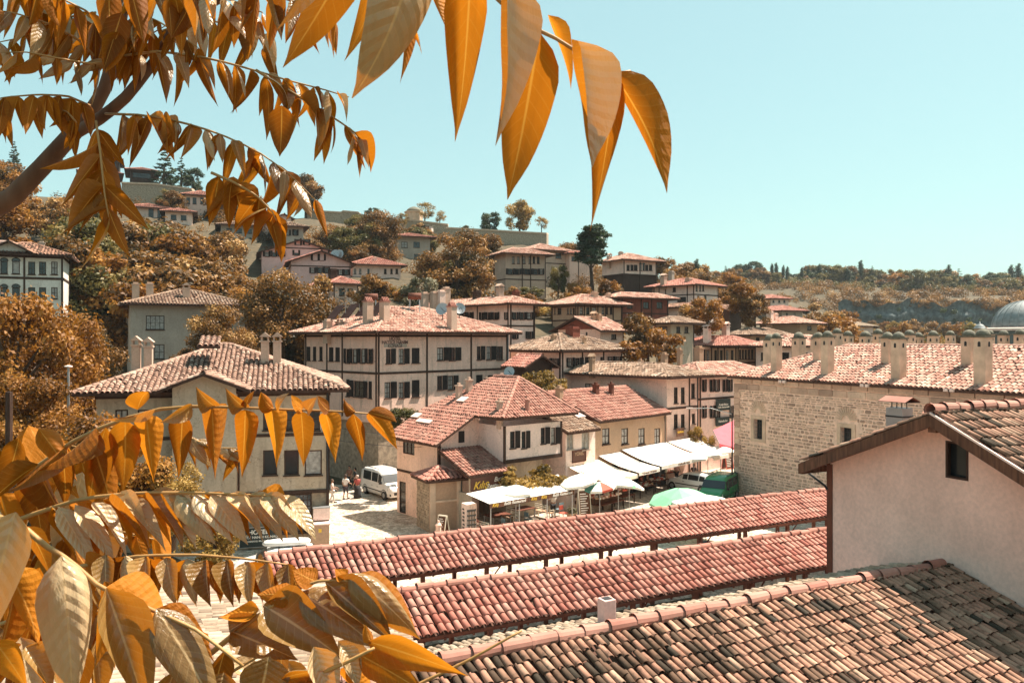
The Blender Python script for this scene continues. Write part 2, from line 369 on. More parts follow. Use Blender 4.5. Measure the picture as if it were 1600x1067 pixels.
def text_obj(name, s, size, Mx, mt, parent, align='CENTER', ext=.004, sx=1.0, shear=0.0):
    cu = bpy.data.curves.new(name, 'FONT'); cu.body = s; cu.size = size; cu.align_x = align; cu.extrude = ext; cu.shear = shear; cu.space_line = .9; cu.offset = size*.018
    to = bpy.data.objects.new('tmp', cu); COL.objects.link(to)
    dg = bpy.context.evaluated_depsgraph_get(); me = bpy.data.meshes.new_from_object(to.evaluated_get(dg)); me.name = name
    bpy.data.objects.remove(to); me.materials.clear(); me.materials.append(mt)
    return place(name, me, Mx @ Matrix.Diagonal((sx, 1, 1, 1)), parent)
def face_matrix(p, right, nrm):
    right = Vector(right).normalized(); n = Vector(nrm).normalized(); up = n.cross(right)
    return Matrix(((right.x, up.x, n.x, p[0]), (right.y, up.y, n.y, p[1]), (right.z, up.z, n.z, p[2]), (0, 0, 0, 1)))

# ------------------------------------------------------------------ houses
SHUT = {}
class House:
    """A box house seen at its near corner xc; right face runs along azimuth a, left face along a-90."""
    def __init__(h, name, label, cat, xl, xc, xr, d, a, ye, z0, wall, wu=None, wv=None, group=None, trim='wood'):
        h.C = at(xc, H0, d); h.u = az(a); h.v = az(a-90); h.d = d
        h.wu = wu or h.solve('R', xr); h.wv = wv or h.solve('L', xl)
        if not 1.5 < h.wv < 18: h.wv = 9.0          # side face seen edge on
        if not 1.5 < h.wu < 32: h.wu = 9.0
        h.ze = CZ+(H0-ye)*d/F; h.z0 = z0; h.wall = wall; h.ops = {'R': [], 'L': []}; h.trim = M[trim]
        h.root = thing(name, label, cat, (h.C.x, h.C.y, z0), group); h.todo = []
    def solve(h, f, px):
        q = (px-800)/F; dr = h.u if f == 'R' else h.v
        return (q*h.C.y-h.C.x)/(dr.x-q*dr.y)
    def depth(h, f, s): return h.C.y+s*(h.u if f == 'R' else h.v).y
    def zat(h, f, s, py): return CZ+(H0-py)*h.depth(f, s)/F
    def P(h, s, t, z): return Vector((h.C.x+s*h.u.x+t*h.v.x, h.C.y+s*h.u.y+t*h.v.y, z))
    def face(h, f):
        if f == 'R': return lambda s, z, off: h.P(s, -off, z)
        return lambda s, z, off: h.P(-off, s, z)
    def nrm(h, f): return -h.v if f == 'R' else -h.u
    def dirn(h, f): return h.u if f == 'R' else h.v
    def win(h, f, spans, y0, y1, style='w', nx=2, ny=2, pane='glass', fm=None):
        """windows by their photo columns; style w plain, r/l/b with open shutters, c closed shutter, a arched"""
        for x0, x1 in spans:
            a, b = sorted((h.solve(f, x0), h.solve(f, x1))); a = max(.12, a); b = min((h.wu if f == 'R' else h.wv)-.12, b)
            if b-a < .15: continue
            z1, z0 = h.zat(f, (a+b)/2, y0), h.zat(f, (a+b)/2, y1)
            h.wins(f, a, b, z0, z1, style, nx, ny, 'curtain' if pane == 'glass' and random.random() < .25 else pane, fm)
    def wins(h, f, a, b, z0, z1, style='w', nx=2, ny=2, pane='glass', fm=None):
        h.ops[f].append((a, b, z0, z1)); h.todo.append((f, a, b, z0, z1, style, nx, ny, pane, fm))
    def row(h, f, n, y0, y1, w=.8, style='w', m0=.6, m1=.6, **k):
        L = h.wu if f == 'R' else h.wv
        for i in range(n):
            c = m0+(L-m0-m1)*(i+.5)/n
            h.wins(f, c-w/2, c+w/2, h.zat(f, 0, y1), h.zat(f, 0, y0), style, **k)
    def beam(h, f, a, b, z0, z1, off=.05, name='beam', mt=None):
        P = h.face(f); mb = MB(); mb.par(P(a, z0, -.02), P(b, z0, -.02)-P(a, z0, -.02), P(a, z1, -.02)-P(a, z0, -.02), h.nrm(f)*(off+.02))
        return mb.build(name, mt or h.trim, h.root)
    def belt(h, ys, th=.17, faces='RL'):
        for y in ys:
            z = h.zat('R', 0, y)
            for f in faces: h.beam(f, -.055 if f == 'R' else .003, (h.wu if f == 'R' else h.wv)+.05, z-th/2, z+th/2)
    def posts(h, f, xs, y1=None, wd=.16, y0=None):
        for x in xs:
            s = h.solve(f, x); L = h.wu if f == 'R' else h.wv; s = min(max(s, wd/2), L-wd/2)
            h.beam(f, s-wd/2, s+wd/2, h.zat(f, s, y1) if y1 else h.z0, (h.zat(f, s, y0) if y0 else h.ze-.02), .042, 'post')
    def window(h, f, a, b, z0, z1, style, nx, ny, pane, fm):
        P = h.face(f); fr = MB(); t = min(.07, (b-a)*.12); n = h.nrm(f); dr = h.dirn(f)
        def bar(a_, b_, c_, d_, o0=-.10, o1=-.03): fr.par(P(a_, c_, o0), dr*(b_-a_), UP*(d_-c_), n*(o1-o0))
        bar(a, a+t, z0, z1); bar(b-t, b, z0, z1); bar(a+t, b-t, z0, z0+t); bar(a+t, b-t, z1-t, z1)
        for i in range(1, nx): x = a+(b-a)*i/nx; bar(x-t*.3, x+t*.3, z0+t, z1-t, -.095, -.045)
        for i in range(1, ny): z = z0+(z1-z0)*i/ny; bar(a+t, b-t, z-t*.3, z+t*.3, -.093, -.047)
        fr.par(P(a-.06, z0-.07, .002), dr*(b-a+.12), UP*.066, n*.09)
        wo = fr.build('window', fm or h.trim, h.root)
        pm = MB(); pm.par(P(a+t*.5, z0+t*.5, -.088), dr*(b-a-t), UP*(z1-z0-t), n*.012)
        pm.build('pane', M[pane], wo)
        if style in 'rlbc':
            w = (b-a)
            for sgn, on in ((-1, style in 'lb'), (1, style in 'rb'), (0, style == 'c')):
                if not on: continue
                ww = w*(.5 if style == 'b' else .92) if sgn else w-.04
                x = {-1: a-ww-.03, 1: b+.03, 0: a+.02}[sgn]; o = .008 if sgn else -.028
                th = R(random.uniform(4, 34)) if sgn else 0; hp = {-1: b if False else a-.02, 1: b+.02, 0: x}[sgn]
                dd = dr*math.cos(th)*(sgn or 1)+n*math.sin(th); nv = (n*math.cos(th)-dr*math.sin(th)*(sgn or 1)); o0 = P(hp, z0-.02, o)
                sm = MB(); sm.par(o0, dd*ww, UP*(z1-z0+.04), nv*.035)
                for i in range(2 if ww > .4 else 1):
                    nb = 2 if ww > .4 else 1
                    for j in range(2):
                        sm.par(o0+dd*(.04+i*(ww-.04)/nb)+UP*(.08+j*(z1-z0)/2)+nv*.034, dd*((ww-.05)/nb-.05), UP*((z1-z0)/2-.12), nv*.016)
                nb = 0
                for i in range(nb):
                    for j in range(2):
                        sm.par(P(x+.05+i*(ww-.05)/nb, z0+.06+j*(z1-z0)/2, o+.034), dr*((ww-.05)/nb-.05), UP*((z1-z0)/2-.12), n*.016)
                sm.build('shutter', M['shutter'], h.root)
        if style == 'a':
            m_ = MB(); k = 8; c = (a+b)/2; r = (b-a)/2
            pts = [P(c+r*math.cos(math.pi*i/k), z1+r*.9*math.sin(math.pi*i/k), .004) for i in range(k+1)]
            m_.prism(pts, n*.02); m_.build('window_arch', M['glass'], wo)
            m_ = MB(); m_.tube([P(c+r*1.08*math.cos(math.pi*i/k), z1+r*.98*math.sin(math.pi*i/k), .01) for i in range(k+1)], .045, 5); m_.build('arch_moulding', h.trim, wo)
    def done(h, roof='hip', pitch=20, over=.75, tile='t_pink', rise=None, pw=.26, row=.36, gable=None, below=4, lower=None, roofargs=None):
        tp = math.tan(R(pitch)); o = over
        if roof: h.ze += max(0, o*tp-.02)          # the photo row marks the underside of the eave
        z = h.ze-o*tp+.10
        mb = MB(); rev = .10
        zb = h.z0-below if lower is None else lower[0]
        wall_grid(mb, h.face('R'), h.wu, zb, h.ze, h.ops['R'], rev)
        k = len(mb.f)
        wall_grid(mb, h.face('L'), h.wv, zb, h.ze, h.ops['L'], rev)
        P = h.P
        mb.quad(P(h.wu, 0, zb), P(h.wu, h.wv, zb), P(h.wu, h.wv, h.ze), P(h.wu, 0, h.ze))
        mb.quad(P(h.wu, h.wv, zb), P(0, h.wv, zb), P(0, h.wv, h.ze), P(h.wu, h.wv, h.ze))
        mb.quad(P(0, 0, zb), P(0, h.wv, zb), P(h.wu, h.wv, zb), P(h.wu, 0, zb))
        if roof == 'gu':
            zz = h.ze+h.wv/2*tp
            for s in (0, h.wu): mb.add([P(s, 0, h.ze), P(s, h.wv, h.ze), P(s, h.wv/2, zz)], [(0, 1, 2)])
        if roof == 'gv':
            zz = h.ze+h.wu/2*tp
            for t in (0, h.wv): mb.add([P(0, t, h.ze), P(h.wu, t, h.ze), P(h.wu/2, t, zz)], [(0, 1, 2)])
        mb.build('wall', M[h.wall], h.root)
        if lower:
            lo = MB(); i = lower[2] if len(lower) > 2 else .3
            lo.par(P(i, i, h.z0-below), h.u*(h.wu-2*i), h.v*(h.wv-2*i), UP*(lower[0]-h.z0+below-.003)); lo.build('ground_floor_wall', M[lower[1]], h.root)
        if h.d < 125 and roof:
            dp = MB(); q = h.wu-.12; dp.tube([P(q, -over*.6, h.ze+.02), P(q, -.09, h.ze-.35), P(q, -.09, zb)], .05, 6); dp.build('downpipe', M['darkmetal'] if h.d < 70 else M['wood'], h.root)
        for w_ in h.todo: h.window(*w_)
        if roof:
            h.planes, h.ridges = hip_planes(P, -o, h.wu+o, -o, h.wv+o, z, tp, roof)
            h.roof = make_roof(h.root, h.planes, h.ridges, tile, pw=pw, row=row)
            h.tp = tp; h.zeave = z
        return h
    def roof_z(h, s, t, o=.75):
        """height of the hip roof above plan point (s, t)"""
        return min(s+o, t+o, h.wu+o-s, h.wv+o-t)*h.tp+h.zeave
    def chimney(h, px, y0, y1, w=.55, kind='plain', mt='white', d=None, wd=None):
        """chimney through the roof at photo column px, top at row y0; y1 is where it meets the roof"""
        w *= .76; wd = wd and wd*.76
        d = d or h.d+4; p = at(px, y0, d); zb = at(px, y1, d).z-1.2
        mb = MB(); mb.box(p, h.u, h.v, w/2, (wd or w)/2, zb, p.z-.25); c = mb.build('chimney', M[mt], h.root)
        cap = MB(); cap.box(p, h.u, h.v, w/2+.06, (wd or w)/2+.06, p.z-.247, p.z-.16)
        if kind == 'house':
            for sx in (-1, 1):
                for sy in (-1, 1): cap.box(p+h.u*sx*w*.4+h.v*sy*w*.4, h.u, h.v, .05, .05, p.z-.158, p.z+.06)
            a = p+UP*.06; e = h.u*(w/2+.1); f = h.v*(w/2+.1)
            cap.add([a-e-f, a+e-f, a+e+f, a-e+f, a-f+UP*.28, a+f+UP*.28], [(0, 1, 4), (2, 3, 5), (1, 2, 5, 4), (3, 0, 4, 5), (3, 2, 1, 0)])
        elif kind == 'tiles':
            for i in range(4): q = p+h.u*((i-1.5)*w*.27); cap.tube([q-h.v*w*.35+UP*-.15, q+UP*.12], .06, 6); cap.tube([q+h.v*w*.35+UP*-.15, q+UP*.12], .06, 6)
        else: cap.box(p, h.u, h.v, w/2-.08, (wd or w)/2-.08, p.z-.158, p.z)
        cap.build('chimney_cap', M['ridge'] if kind == 'tiles' else M[mt], c)
        return c
# ------------------------------------------------------------------ terrain: one sheet from under the camera to the horizon
PA = lambda px: math.degrees(math.atan((px-800)/F))
CT = []
for a in range(-180, 180, 30):
    for d, z in ((.6, 9.6), (2.2, 9.3), (5, 5.0)): CT.append((a, d, z))
    if abs(a) > 50:
        for d, z in ((12, 2), (40, 0), (120, 6), (400, 25), (1500, 40), (5000, 40)): CT.append((a, d, z))
for px in (-200, 100, 400, 700, 1000, 1300, 1600, 1800):
    for d, z in ((9, 1.0), (14, -.3), (25, -.1)): CT.append((PA(px), d, z))
for px, d, z in [(450, 35, -.1), (450, 50, -.1), (560, 46, -.1), (560, 60, -.1), (560, 72, .6), (560, 84, 2.6), (700, 35, -.1), (700, 60, -.1), (900, 40, -.1), (900, 55, -.1), (900, 66, .2),
    (1100, 45, -.1), (1100, 60, -.1), (1100, 72, -.1), (1300, 40, -.1), (1300, 60, -.1), (1150, 80, 1.5), (1600, 40, -.1), (1600, 80, -.5), (1250, 80, 1), (1400, 90, 1),
    (-100, 35, 1.0), (50, 40, 1.5), (200, 45, 0), (350, 45, -.1), (50, 55, 5), (200, 60, 2), (200, 76, 4.5), (50, 80, 13), (-150, 80, 14), (330, 90, 9), (420, 100, 13), (300, 110, 20), (150, 110, 23),
    (0, 120, 28), (250, 160, 36), (150, 188, 44), (0, 190, 45), (-150, 190, 47), (350, 150, 31), (420, 180, 38), (480, 200, 41.5), (480, 125, 21), (400, 125, 21), (560, 120, 19), (590, 130, 21), (640, 165, 28),
    (600, 195, 38), (700, 195, 33), (750, 185, 30), (750, 206, 37), (850, 206, 36), (850, 180, 27), (810, 125, 17.5), (850, 140, 21), (980, 130, 18.5), (930, 150, 22), (1070, 120, 13.5), (1080, 150, 17),
    (900, 97, 12), (1010, 103, 12), (900, 86, 9), (890, 73, 5.5), (760, 82, 7.5), (600, 80, 5), (700, 95, 12), (700, 110, 16), (1050, 85, 8), (1130, 92, 6), (1250, 88, 4), (1250, 105, 6), (1230, 130, 11), (1215, 190, 17),
    (1330, 180, 9), (1100, 180, 20), (1150, 230, 25), (1150, 300, 31), (1150, 420, 40), (1000, 250, 20), (900, 300, 16), (1000, 420, 36), (1280, 290, 22), (1280, 340, 30), (1280, 420, 40),
    (1400, 120, 2), (1600, 130, -1), (1450, 200, 3), (1600, 200, 2), (1500, 270, 10), (1600, 270, 10), (1400, 270, 11),
    (1320, 325, 15.5), (1320, 338, 25.2), (1320, 300, 13),
    (1350, 325, 15.5), (1350, 338, 25.2), (1350, 300, 13),
    (1400, 325, 15.5), (1400, 338, 25.2), (1400, 300, 13),
    (1450, 325, 15.5), (1450, 338, 25.2), (1450, 300, 13),
    (1500, 325, 15.5), (1500, 338, 25.2), (1500, 300, 13),
    (1550, 325, 15.5), (1550, 338, 25.2), (1550, 300, 13),
    (1600, 325, 15.5), (1600, 338, 25.2), (1600, 300, 13),
    (1650, 325, 15.5), (1650, 338, 25.2), (1650, 300, 13),
    (1700, 325, 15.5), (1700, 338, 25.2), (1700, 300, 13),
    (1750, 325, 15.5), (1750, 338, 25.2), (1750, 300, 13),
    (1400, 370, 31), (1600, 370, 30.5), (1400, 420, 39), (1600, 420, 37.5), (1800, 420, 38), (1400, 460, 40), (1600, 460, 39),
    (-150, 260, 46), (100, 240, 45), (300, 240, 43), (480, 240, 41), (700, 240, 37), (850, 240, 32), (0, 400, 30), (400, 400, 28), (800, 400, 20), (0, 700, 30), (800, 700, 30), (1150, 600, 36), (1500, 600, 34), (1800, 600, 34), (800, 1500, 36), (100, 1500, 36), (1500, 1500, 32),
    (0, 5000, 30), (800, 5000, 30), (1600, 5000, 30)]: CT.append((PA(px), d/math.cos(R(PA(px))), z))
CT = np.array(CT)
def tcoord(a, d):
    a = np.radians(a); return np.stack([np.sin(a)*5.0, np.cos(a)*5.0, np.log(np.maximum(d, .3))*4.2], -1)
_X = tcoord(CT[:, 0], CT[:, 1]); _D = np.linalg.norm(_X[:, None]-_X[None], axis=-1)
_W = np.linalg.solve(np.block([[_D+1e-6*np.eye(len(_X)), np.ones((len(_X), 1))], [np.ones((1, len(_X))), np.zeros((1, 1))]]), np.append(CT[:, 2], 0))
def gheight(x, y):
    x = np.atleast_1d(np.asarray(x, float)); y = np.atleast_1d(np.asarray(y, float))
    X = tcoord(np.degrees(np.arctan2(x, y)), np.hypot(x, y))
    return np.linalg.norm(X[:, None]-_X[None], axis=-1) @ _W[:-1]+_W[-1]
def gz(x, y): return float(gheight(x, y)[0])
azs = np.concatenate([np.arange(-180, -42, 6), np.arange(-42, 46, .6), np.arange(46, 180, 6)]); rad_ = np.concatenate([np.geomspace(.5, 30, 24), np.geomspace(33, 480, 90), np.geomspace(520, 6000, 14)])
AA, RR = np.meshgrid(azs, rad_, indexing='ij'); X_ = RR*np.sin(np.radians(AA)); Y_ = RR*np.cos(np.radians(AA))
Z_ = gheight(X_.ravel(), Y_.ravel()).reshape(X_.shape)
bp = (RR > 75)*np.clip((RR-75)/100, 0, 1)
Z_ += bp*(rng.normal(0, .25, X_.shape)); na, nr = AA.shape
V = np.stack([X_, Y_, Z_], -1).reshape(-1, 3); V = np.vstack([V, [[0, 0, 9.6]]])
ii, jj = np.meshgrid(np.arange(na), np.arange(nr-1), indexing='ij'); i2 = (ii+1) % na
Q = np.stack([ii*nr+jj, ii*nr+jj+1, i2*nr+jj+1, i2*nr+jj], -1).reshape(-1, 4)
cap = np.array([[i*nr, ((i+1) % na)*nr, len(V)-1, len(V)-1] for i in range(na)])[:, :3]
m, t, b = nodes('hill_ground'); v = coords(t)
n1 = noise(t, .09, 6, v); n2 = noise(t, .8, 6, v, .7); n3 = noise(t, 3.0, 4, v)
c = ramp(t, n1.outputs[0], [(.3, (.035, .030, .014)), (.55, (.07, .05, .023)), (.78, (.13, .085, .042))])
c2 = mixc(t, c.outputs[0], ramp(t, n2.outputs[0], [(.4, (.035, .028, .012)), (.66, (.15, .10, .05))]).outputs[0], .5)
t.links.new(c2, b.inputs['Base Color']); b.inputs['Roughness'].default_value = .95; bumpy(t, b, n3.outputs[0], .6, .15); M['ground'] = m
g = np_obj('ground', V, Q, M['ground'], None, smooth=True); g['kind'] = 'structure'
# cobbled street and square (flat town floor), pavement kerb strip between the two market galleries
m, t, b = nodes('cobble_stones'); v = coords(t)
vo = nn(t, 'ShaderNodeTexVoronoi'); vo.inputs['Scale'].default_value = 4.2; t.links.new(v, vo.inputs['Vector'])
ve = nn(t, 'ShaderNodeTexVoronoi', feature='DISTANCE_TO_EDGE'); ve.inputs['Scale'].default_value = 4.2; t.links.new(v, ve.inputs['Vector'])
cc = ramp(t, nn(t, 'ShaderNodeSeparateColor').outputs[0], [(0, .5), (1, .5)]); sp = t.nodes['Separate Color'] if 'Separate Color' in t.nodes else [x for x in t.nodes if x.type == 'SEPARATE_COLOR'][0]
t.links.new(vo.outputs['Color'], sp.inputs[0])
cr = ramp(t, sp.outputs[0], [(0, (.36, .28, .21)), (.5, (.56, .46, .36)), (1, (.70, .60, .49))])
ed = ramp(t, ve.outputs['Distance'], [(.0, .45), (.09, 1)])
n1 = noise(t, .4, 5, v)
c3 = mixc(t, mixc(t, cr.outputs[0], ed.outputs[0], 1, 'MULTIPLY'), ramp(t, n1.outputs[0], [(.3, .8), (.7, 1.2)]).outputs[0], 1, 'MULTIPLY')
t.links.new(c3, b.inputs['Base Color']); b.inputs['Roughness'].default_value = .85; bumpy(t, b, ed.outputs[0], .5, .03); M['cobble'] = m
mb = MB()
st = [(-26, 14), (30, 14), (60, 40), (60, 78), (18, 78), (9.5, 66), (3, 59), (-4, 58), (-7, 62), (-9.5, 72), (-17.5, 72), (-13, 52), (-26, 40)]
mb.add([(x, y, 0) for x, y in st], [tuple(range(len(st)))]); o = mb.build('street', M['cobble'], loc=(0, 40, 0)); o['kind'] = 'structure'
mb = MB(); ups = [(-9.5, 72), (-17.5, 72), (-19, 84), (-12, 84)]
mb.add([Vector((x, y, .004 if y < 80 else 3.0)) for x, y in ups], [(0, 1, 2, 3)]); o = mb.build('lane', M['cobble'], loc=(-14, 76, 0)); o['kind'] = 'structure'
# grey asphalt yard in front of the near roof
M['asphalt'] = M_plain('grey_paving', (.17, .18, .19), .9, .2, 2, 0, .4)
u1 = az(63.3); n1_ = az(153.3)
p0 = Vector((3.32, 27.8, 0))
mb = MB(); q = p0-u1*14+n1_*1.3; mb.quad(q+UP*.004, q+u1*42+UP*.004, q+u1*42+n1_*9+UP*.004, q+n1_*9+UP*.004)
o = mb.build('courtyard_paving', M['asphalt'], loc=tuple(q)); o['kind'] = 'structure'
# rock cliff across the valley
Xs = np.linspace(PA(1310), PA(1800), 130); Hs = np.linspace(0, 1, 16); V = []
r3 = np.random.default_rng(3); off = r3.normal(0, 1.0, (130, 16)); off = (off*1.4+np.roll(off, 1, 1))/1.4
for i, a in enumerate(Xs):
    for j, hh in enumerate(Hs):
        d = 317+2.2*math.sin(i*.21)+1.5*math.sin(i*.07+2)-off[i, j]*.35+hh*3-1.1*((j % 5) in (0, 1))
        z = 8+hh*(18.0+1.2*math.sin(i*.23)+.8*math.sin(i*.61)); V.append((d*math.tan(R(a)), d, z))
Q = np.array([[i*16+j, (i+1)*16+j, (i+1)*16+j+1, i*16+j+1] for i in range(129) for j in range(15)])
M['cliff'] = M_plain('cliff_rock', (.10, .12, .12), .95, .55, .6, 0, .8)
o = np_obj('rock_cliff', np.array(V), Q, M['cliff'], None); o['kind'] = 'structure'
# ------------------------------------------------------------------ the houses of the town
# hotel with the lettering
h = House('hotel', 'big cream three storey hotel with dark shutters and lettering under its eaves', 'hotel', 476, 590, 793, 62, 44, 520, 0, 'cream'); HOTEL = h
h.win('R', [(603, 610.5), (623, 631)], 545, 568, 'r', ny=2); h.win('R', [(643.5, 655.5)], 544, 567, 'c')
h.win('R', [(683, 693), (702, 711)], 543, 563, 'r'); h.win('R', [(745, 751), (760, 767)], 541, 562, 'r'); h.win('R', [(776, 786)], 541, 562)
h.win('R', [(601, 610), (623, 631)], 597, 622, 'r', ny=3, pane='curtain'); h.win('R', [(643.5, 655.5)], 594, 620, 'c')
h.win('R', [(683, 691), (700, 708)], 587, 609, 'r', ny=3); h.win('R', [(744, 754)], 586, 600, 'c'); h.win('R', [(762, 772)], 586, 600, 'r')
h.win('L', [(541, 546.5), (551, 557), (564, 570), (575, 581.5)], 545, 567, 'b', nx=1); h.win('L', [(479, 485), (489, 494), (499, 504)], 542, 563, 'c'); h.win('L', [(514, 521), (524, 531)], 543, 564, 'c')
h.win('L', [(541, 546)], 593, 619, 'c'); h.win('L', [(553, 568)], 595, 620, 'b'); h.win('L', [(576, 581)], 596, 622, 'c')
h.belt([583.5, 524.5]); h.posts('R', [591.5, 667, 736, 792], 650); h.posts('L', [478, 511, 535, 588], 650)
h.done('hip', 19.5, .95, 't_pink', pw=.30, row=.40, lower=(5.0, 'stonebase'))
# lettering painted on the wall, with its paler panel
s_ = h.solve('R', 617); zc = h.zat('R', s_, 535); P = h.face('R')
mb = MB(); a_, b_ = h.solve('R', 599.5), h.solve('R', 635.5); z0, z1 = h.zat('R', s_, 542.5), h.zat('R', s_, 537)
mb.par(P(a_, z0, .003), h.u*(b_-a_), UP*(z1-z0), h.nrm('R')*.02); mb.build('sign_panel', M['grey'], h.root)
for tx, y, sz in (('HOTEL', 531.4, .36), ('HATİCE HANIM', 537.1, .36), ('KONAĞI', 542.8, .36)):
    text_obj('sign_lettering', tx, sz, face_matrix(P(s_, h.zat('R', s_, y), .026), h.u, h.nrm('R')), M['inkdark'], h.root)
for px, y0, y1, w_ in ((575, 467, 503, .8), (601, 467, 494, .8)): h.chimney(px, y0, y1, w_, 'tiles', 'beige', d=64.5)
h.chimney(706, 475, 494, .8, 'tiles', 'beige', d=67); h.chimney(512, 498, 514, .75, 'plain', 'beige', d=66.5); h.chimney(531, 499, 513, .7, 'plain', 'beige', d=67)
# recess shadow line on the hotel's left face: a stepped bay
mb = MB(); t0, t1 = h.solve('L', 534), h.solve('L', 588)
dp = MB(); dp.tube([P(h.wu+.02, 6, .06), P(h.wu+.02, h.ze-.2, .06), P(h.wu+.25, h.ze, .5)], .06, 6); dp.build('downpipe', M['metal'], h.root)
for i, (px, py) in enumerate(((511, 499), (533, 497), (555, 494), (577, 492))):
    d_ = 67; p = at(px, py, d_); r_ = at(px+20, py, d_)-p
    q = thing('solar_panel', ['dark solar panel leftmost on the hotel roof', 'dark solar panel second from the left on the hotel roof', 'dark solar panel third from the left on the hotel roof', 'dark solar panel beside the paired hotel chimneys'][i], 'solar panel', tuple(p), 'solar panels on the hotel roof')
    e = h.v*-1.15; up_ = (h.u*.75+UP*.85)*1.35
    mb = MB(); mb.par(p, e, up_, (h.u*-.85+UP*.75)*.06); mb.build('collector', M['solar'], q)
    mb = MB(); mb.tube([p+up_, p+up_+e], .035, 6); mb.tube([p, p+e], .03, 6)
    for x in (.05, .95): mb.tube([p+up_+e*x, p+up_+e*x-UP*1.5+h.u*.2], .025, 5)
    mb.build('frame', M['metal'], q)
for i, (px, py, lab) in enumerate(((580, 464, 'brown water tank behind the paired hotel chimneys'), (648, 463, 'brown water tank on a stand behind the hotel roof ridge'))):
    p = at(px, py, 70); q = thing('water_tank', lab, 'water tank', tuple(p), 'water tanks on the hotel roof')
    mb = MB(); mb.tube([p-Vector((.55, 0, 0)), p+Vector((.55, 0, 0))], [.3, .3], 12); mb.build('tank', M['rwood'], q, True)
    mb = MB()
    for x in (-.4, .4):
        mb.tube([p+Vector((x, -.2, -.25)), p+Vector((x*1.2, -.4, -1.6))], .03, 5); mb.tube([p+Vector((x, .2, -.25)), p+Vector((x*1.2, .4, -1.6))], .03, 5)
    mb.build('stand', M['metal'], q)
def dish(px, py, d, r, lab, face=(-.3, -1, .35)):
    p = at(px, py, d); q = thing('satellite_dish', lab, 'satellite dish', tuple(p), 'satellite dishes'); n = Vector(face).normalized()
    a = n.orthogonal().normalized(); b_ = n.cross(a); mb = MB(); rings = [(0, 0), (.5, .05), (1, .18)]; k0 = 0
    for rr, hh in rings[1:]: mb.v += [p+(a*math.cos(i*math.pi/7)+b_*math.sin(i*math.pi/7))*r*rr+n*hh*r for i in range(14)]
    mb.v.append(p)
    for i in range(14): mb.f += [[28, i, (i+1) % 14], [i, 14+i, 14+(i+1) % 14, (i+1) % 14]]; mb.m += [0, 0]
    mb.build('reflector', M['metal'], q, True); mb = MB(); mb.tube([p, p-UP*r*1.6-n*.1], .04, 5); mb.tube([p-n*-.0+b_*r*.9, p+n*r*.8], .02, 4); mb.build('mount', M['darkmetal'], q)
dish(691, 483, 68, .55, 'pale satellite dish left of the right hotel chimney'); dish(718, 482, 68.4, .5, 'pale satellite dish right of the right hotel chimney', (.3, -1, .3))
dish(796, 581, 62, .42, 'dark satellite dish by the downpipe at the hotel corner'); dish(19, 268, 150, .9, 'small white satellite dish on the far left hill')

# big left house behind the leaves
h = House('old_mansion', 'large old house with a wide tiled roof and gabled bay behind the leaves', 'house', None, 150, 515, 42, 75, 615, 0, 'old', wv=11.5); LEFT = h
h.win('R', [(411, 433), (444, 467), (476, 503)], 703, 742, 'w', nx=1, ny=1); h.win('R', [(338, 360)], 706, 745, 'b'); h.win('R', [(411, 430), (447, 466), (480, 500)], 640, 672, 'w'); h.win('R', [(180, 200), (215, 235)], 640, 680)
h.win('R', [(434, 487)], 772, 832, 'w', nx=8, ny=6)
h.belt([688, 621]); h.beam('R', 4, h.wu, h.zat('R', 9, 770)-.1, h.zat('R', 9, 770)+.1); h.posts('R', [372, 513], 768); h.posts('R', [512], 850)
h.done('hip', 20, 1.0, 't_rose', pw=.27, row=.30, lower=(3.1, 'stonebase', .12))
P = h.face('R'); s0, s1 = h.solve('R', 274), h.solve('R', 371)
def Pb(s, t, z): return h.P(s, t, z)
mb = MB(); zb, zt = 3.2, h.ze-.05
mb.par(h.P(s0, -1.1, zb), h.u*(s1-s0), h.v*1.09, UP*(zt-zb)); mb.add([h.P(s0, -1.1, zt), h.P(s1, -1.1, zt), h.P((s0+s1)/2, -1.1, zt+.62)], [(0, 1, 2)]); mb.build('bay', M['old'], h.root)
pl = [[h.P(s0-.75, 2.2, zt-.12), h.P(s0-.75, -1.8, zt-.12), h.P((s0+s1)/2, -1.8, zt+.78), h.P((s0+s1)/2, 2.2, zt+.78)], [h.P(s1+.75, -1.8, zt-.12), h.P(s1+.75, 2.2, zt-.12), h.P((s0+s1)/2, 2.2, zt+.78), h.P((s0+s1)/2, -1.8, zt+.78)]]
make_roof(h.root, pl, [(pl[0][2], pl[0][3])], 't_rose', pw=.27, row=.30, name='bay_roof')
for px, y0, y1 in ((213, 534, 590), (232, 536, 588), (414, 528, 572), (433, 528, 576)):
    h.chimney(px, y0, y1, .58, 'house', 'beige', d=47)
pr = at(329, 540, 46.6); mb = MB()   # raised tiled crest on the ridge
e, f_ = h.u*.62, h.v*.5
rp = [[pr-e-f_*2, pr+e-f_*2, pr+e*.8+f_+UP*.55, pr-e*.8+f_+UP*.55]]
make_roof(h.root, rp, [], 't_rose', pw=.26, row=.3, name='roof_crest')

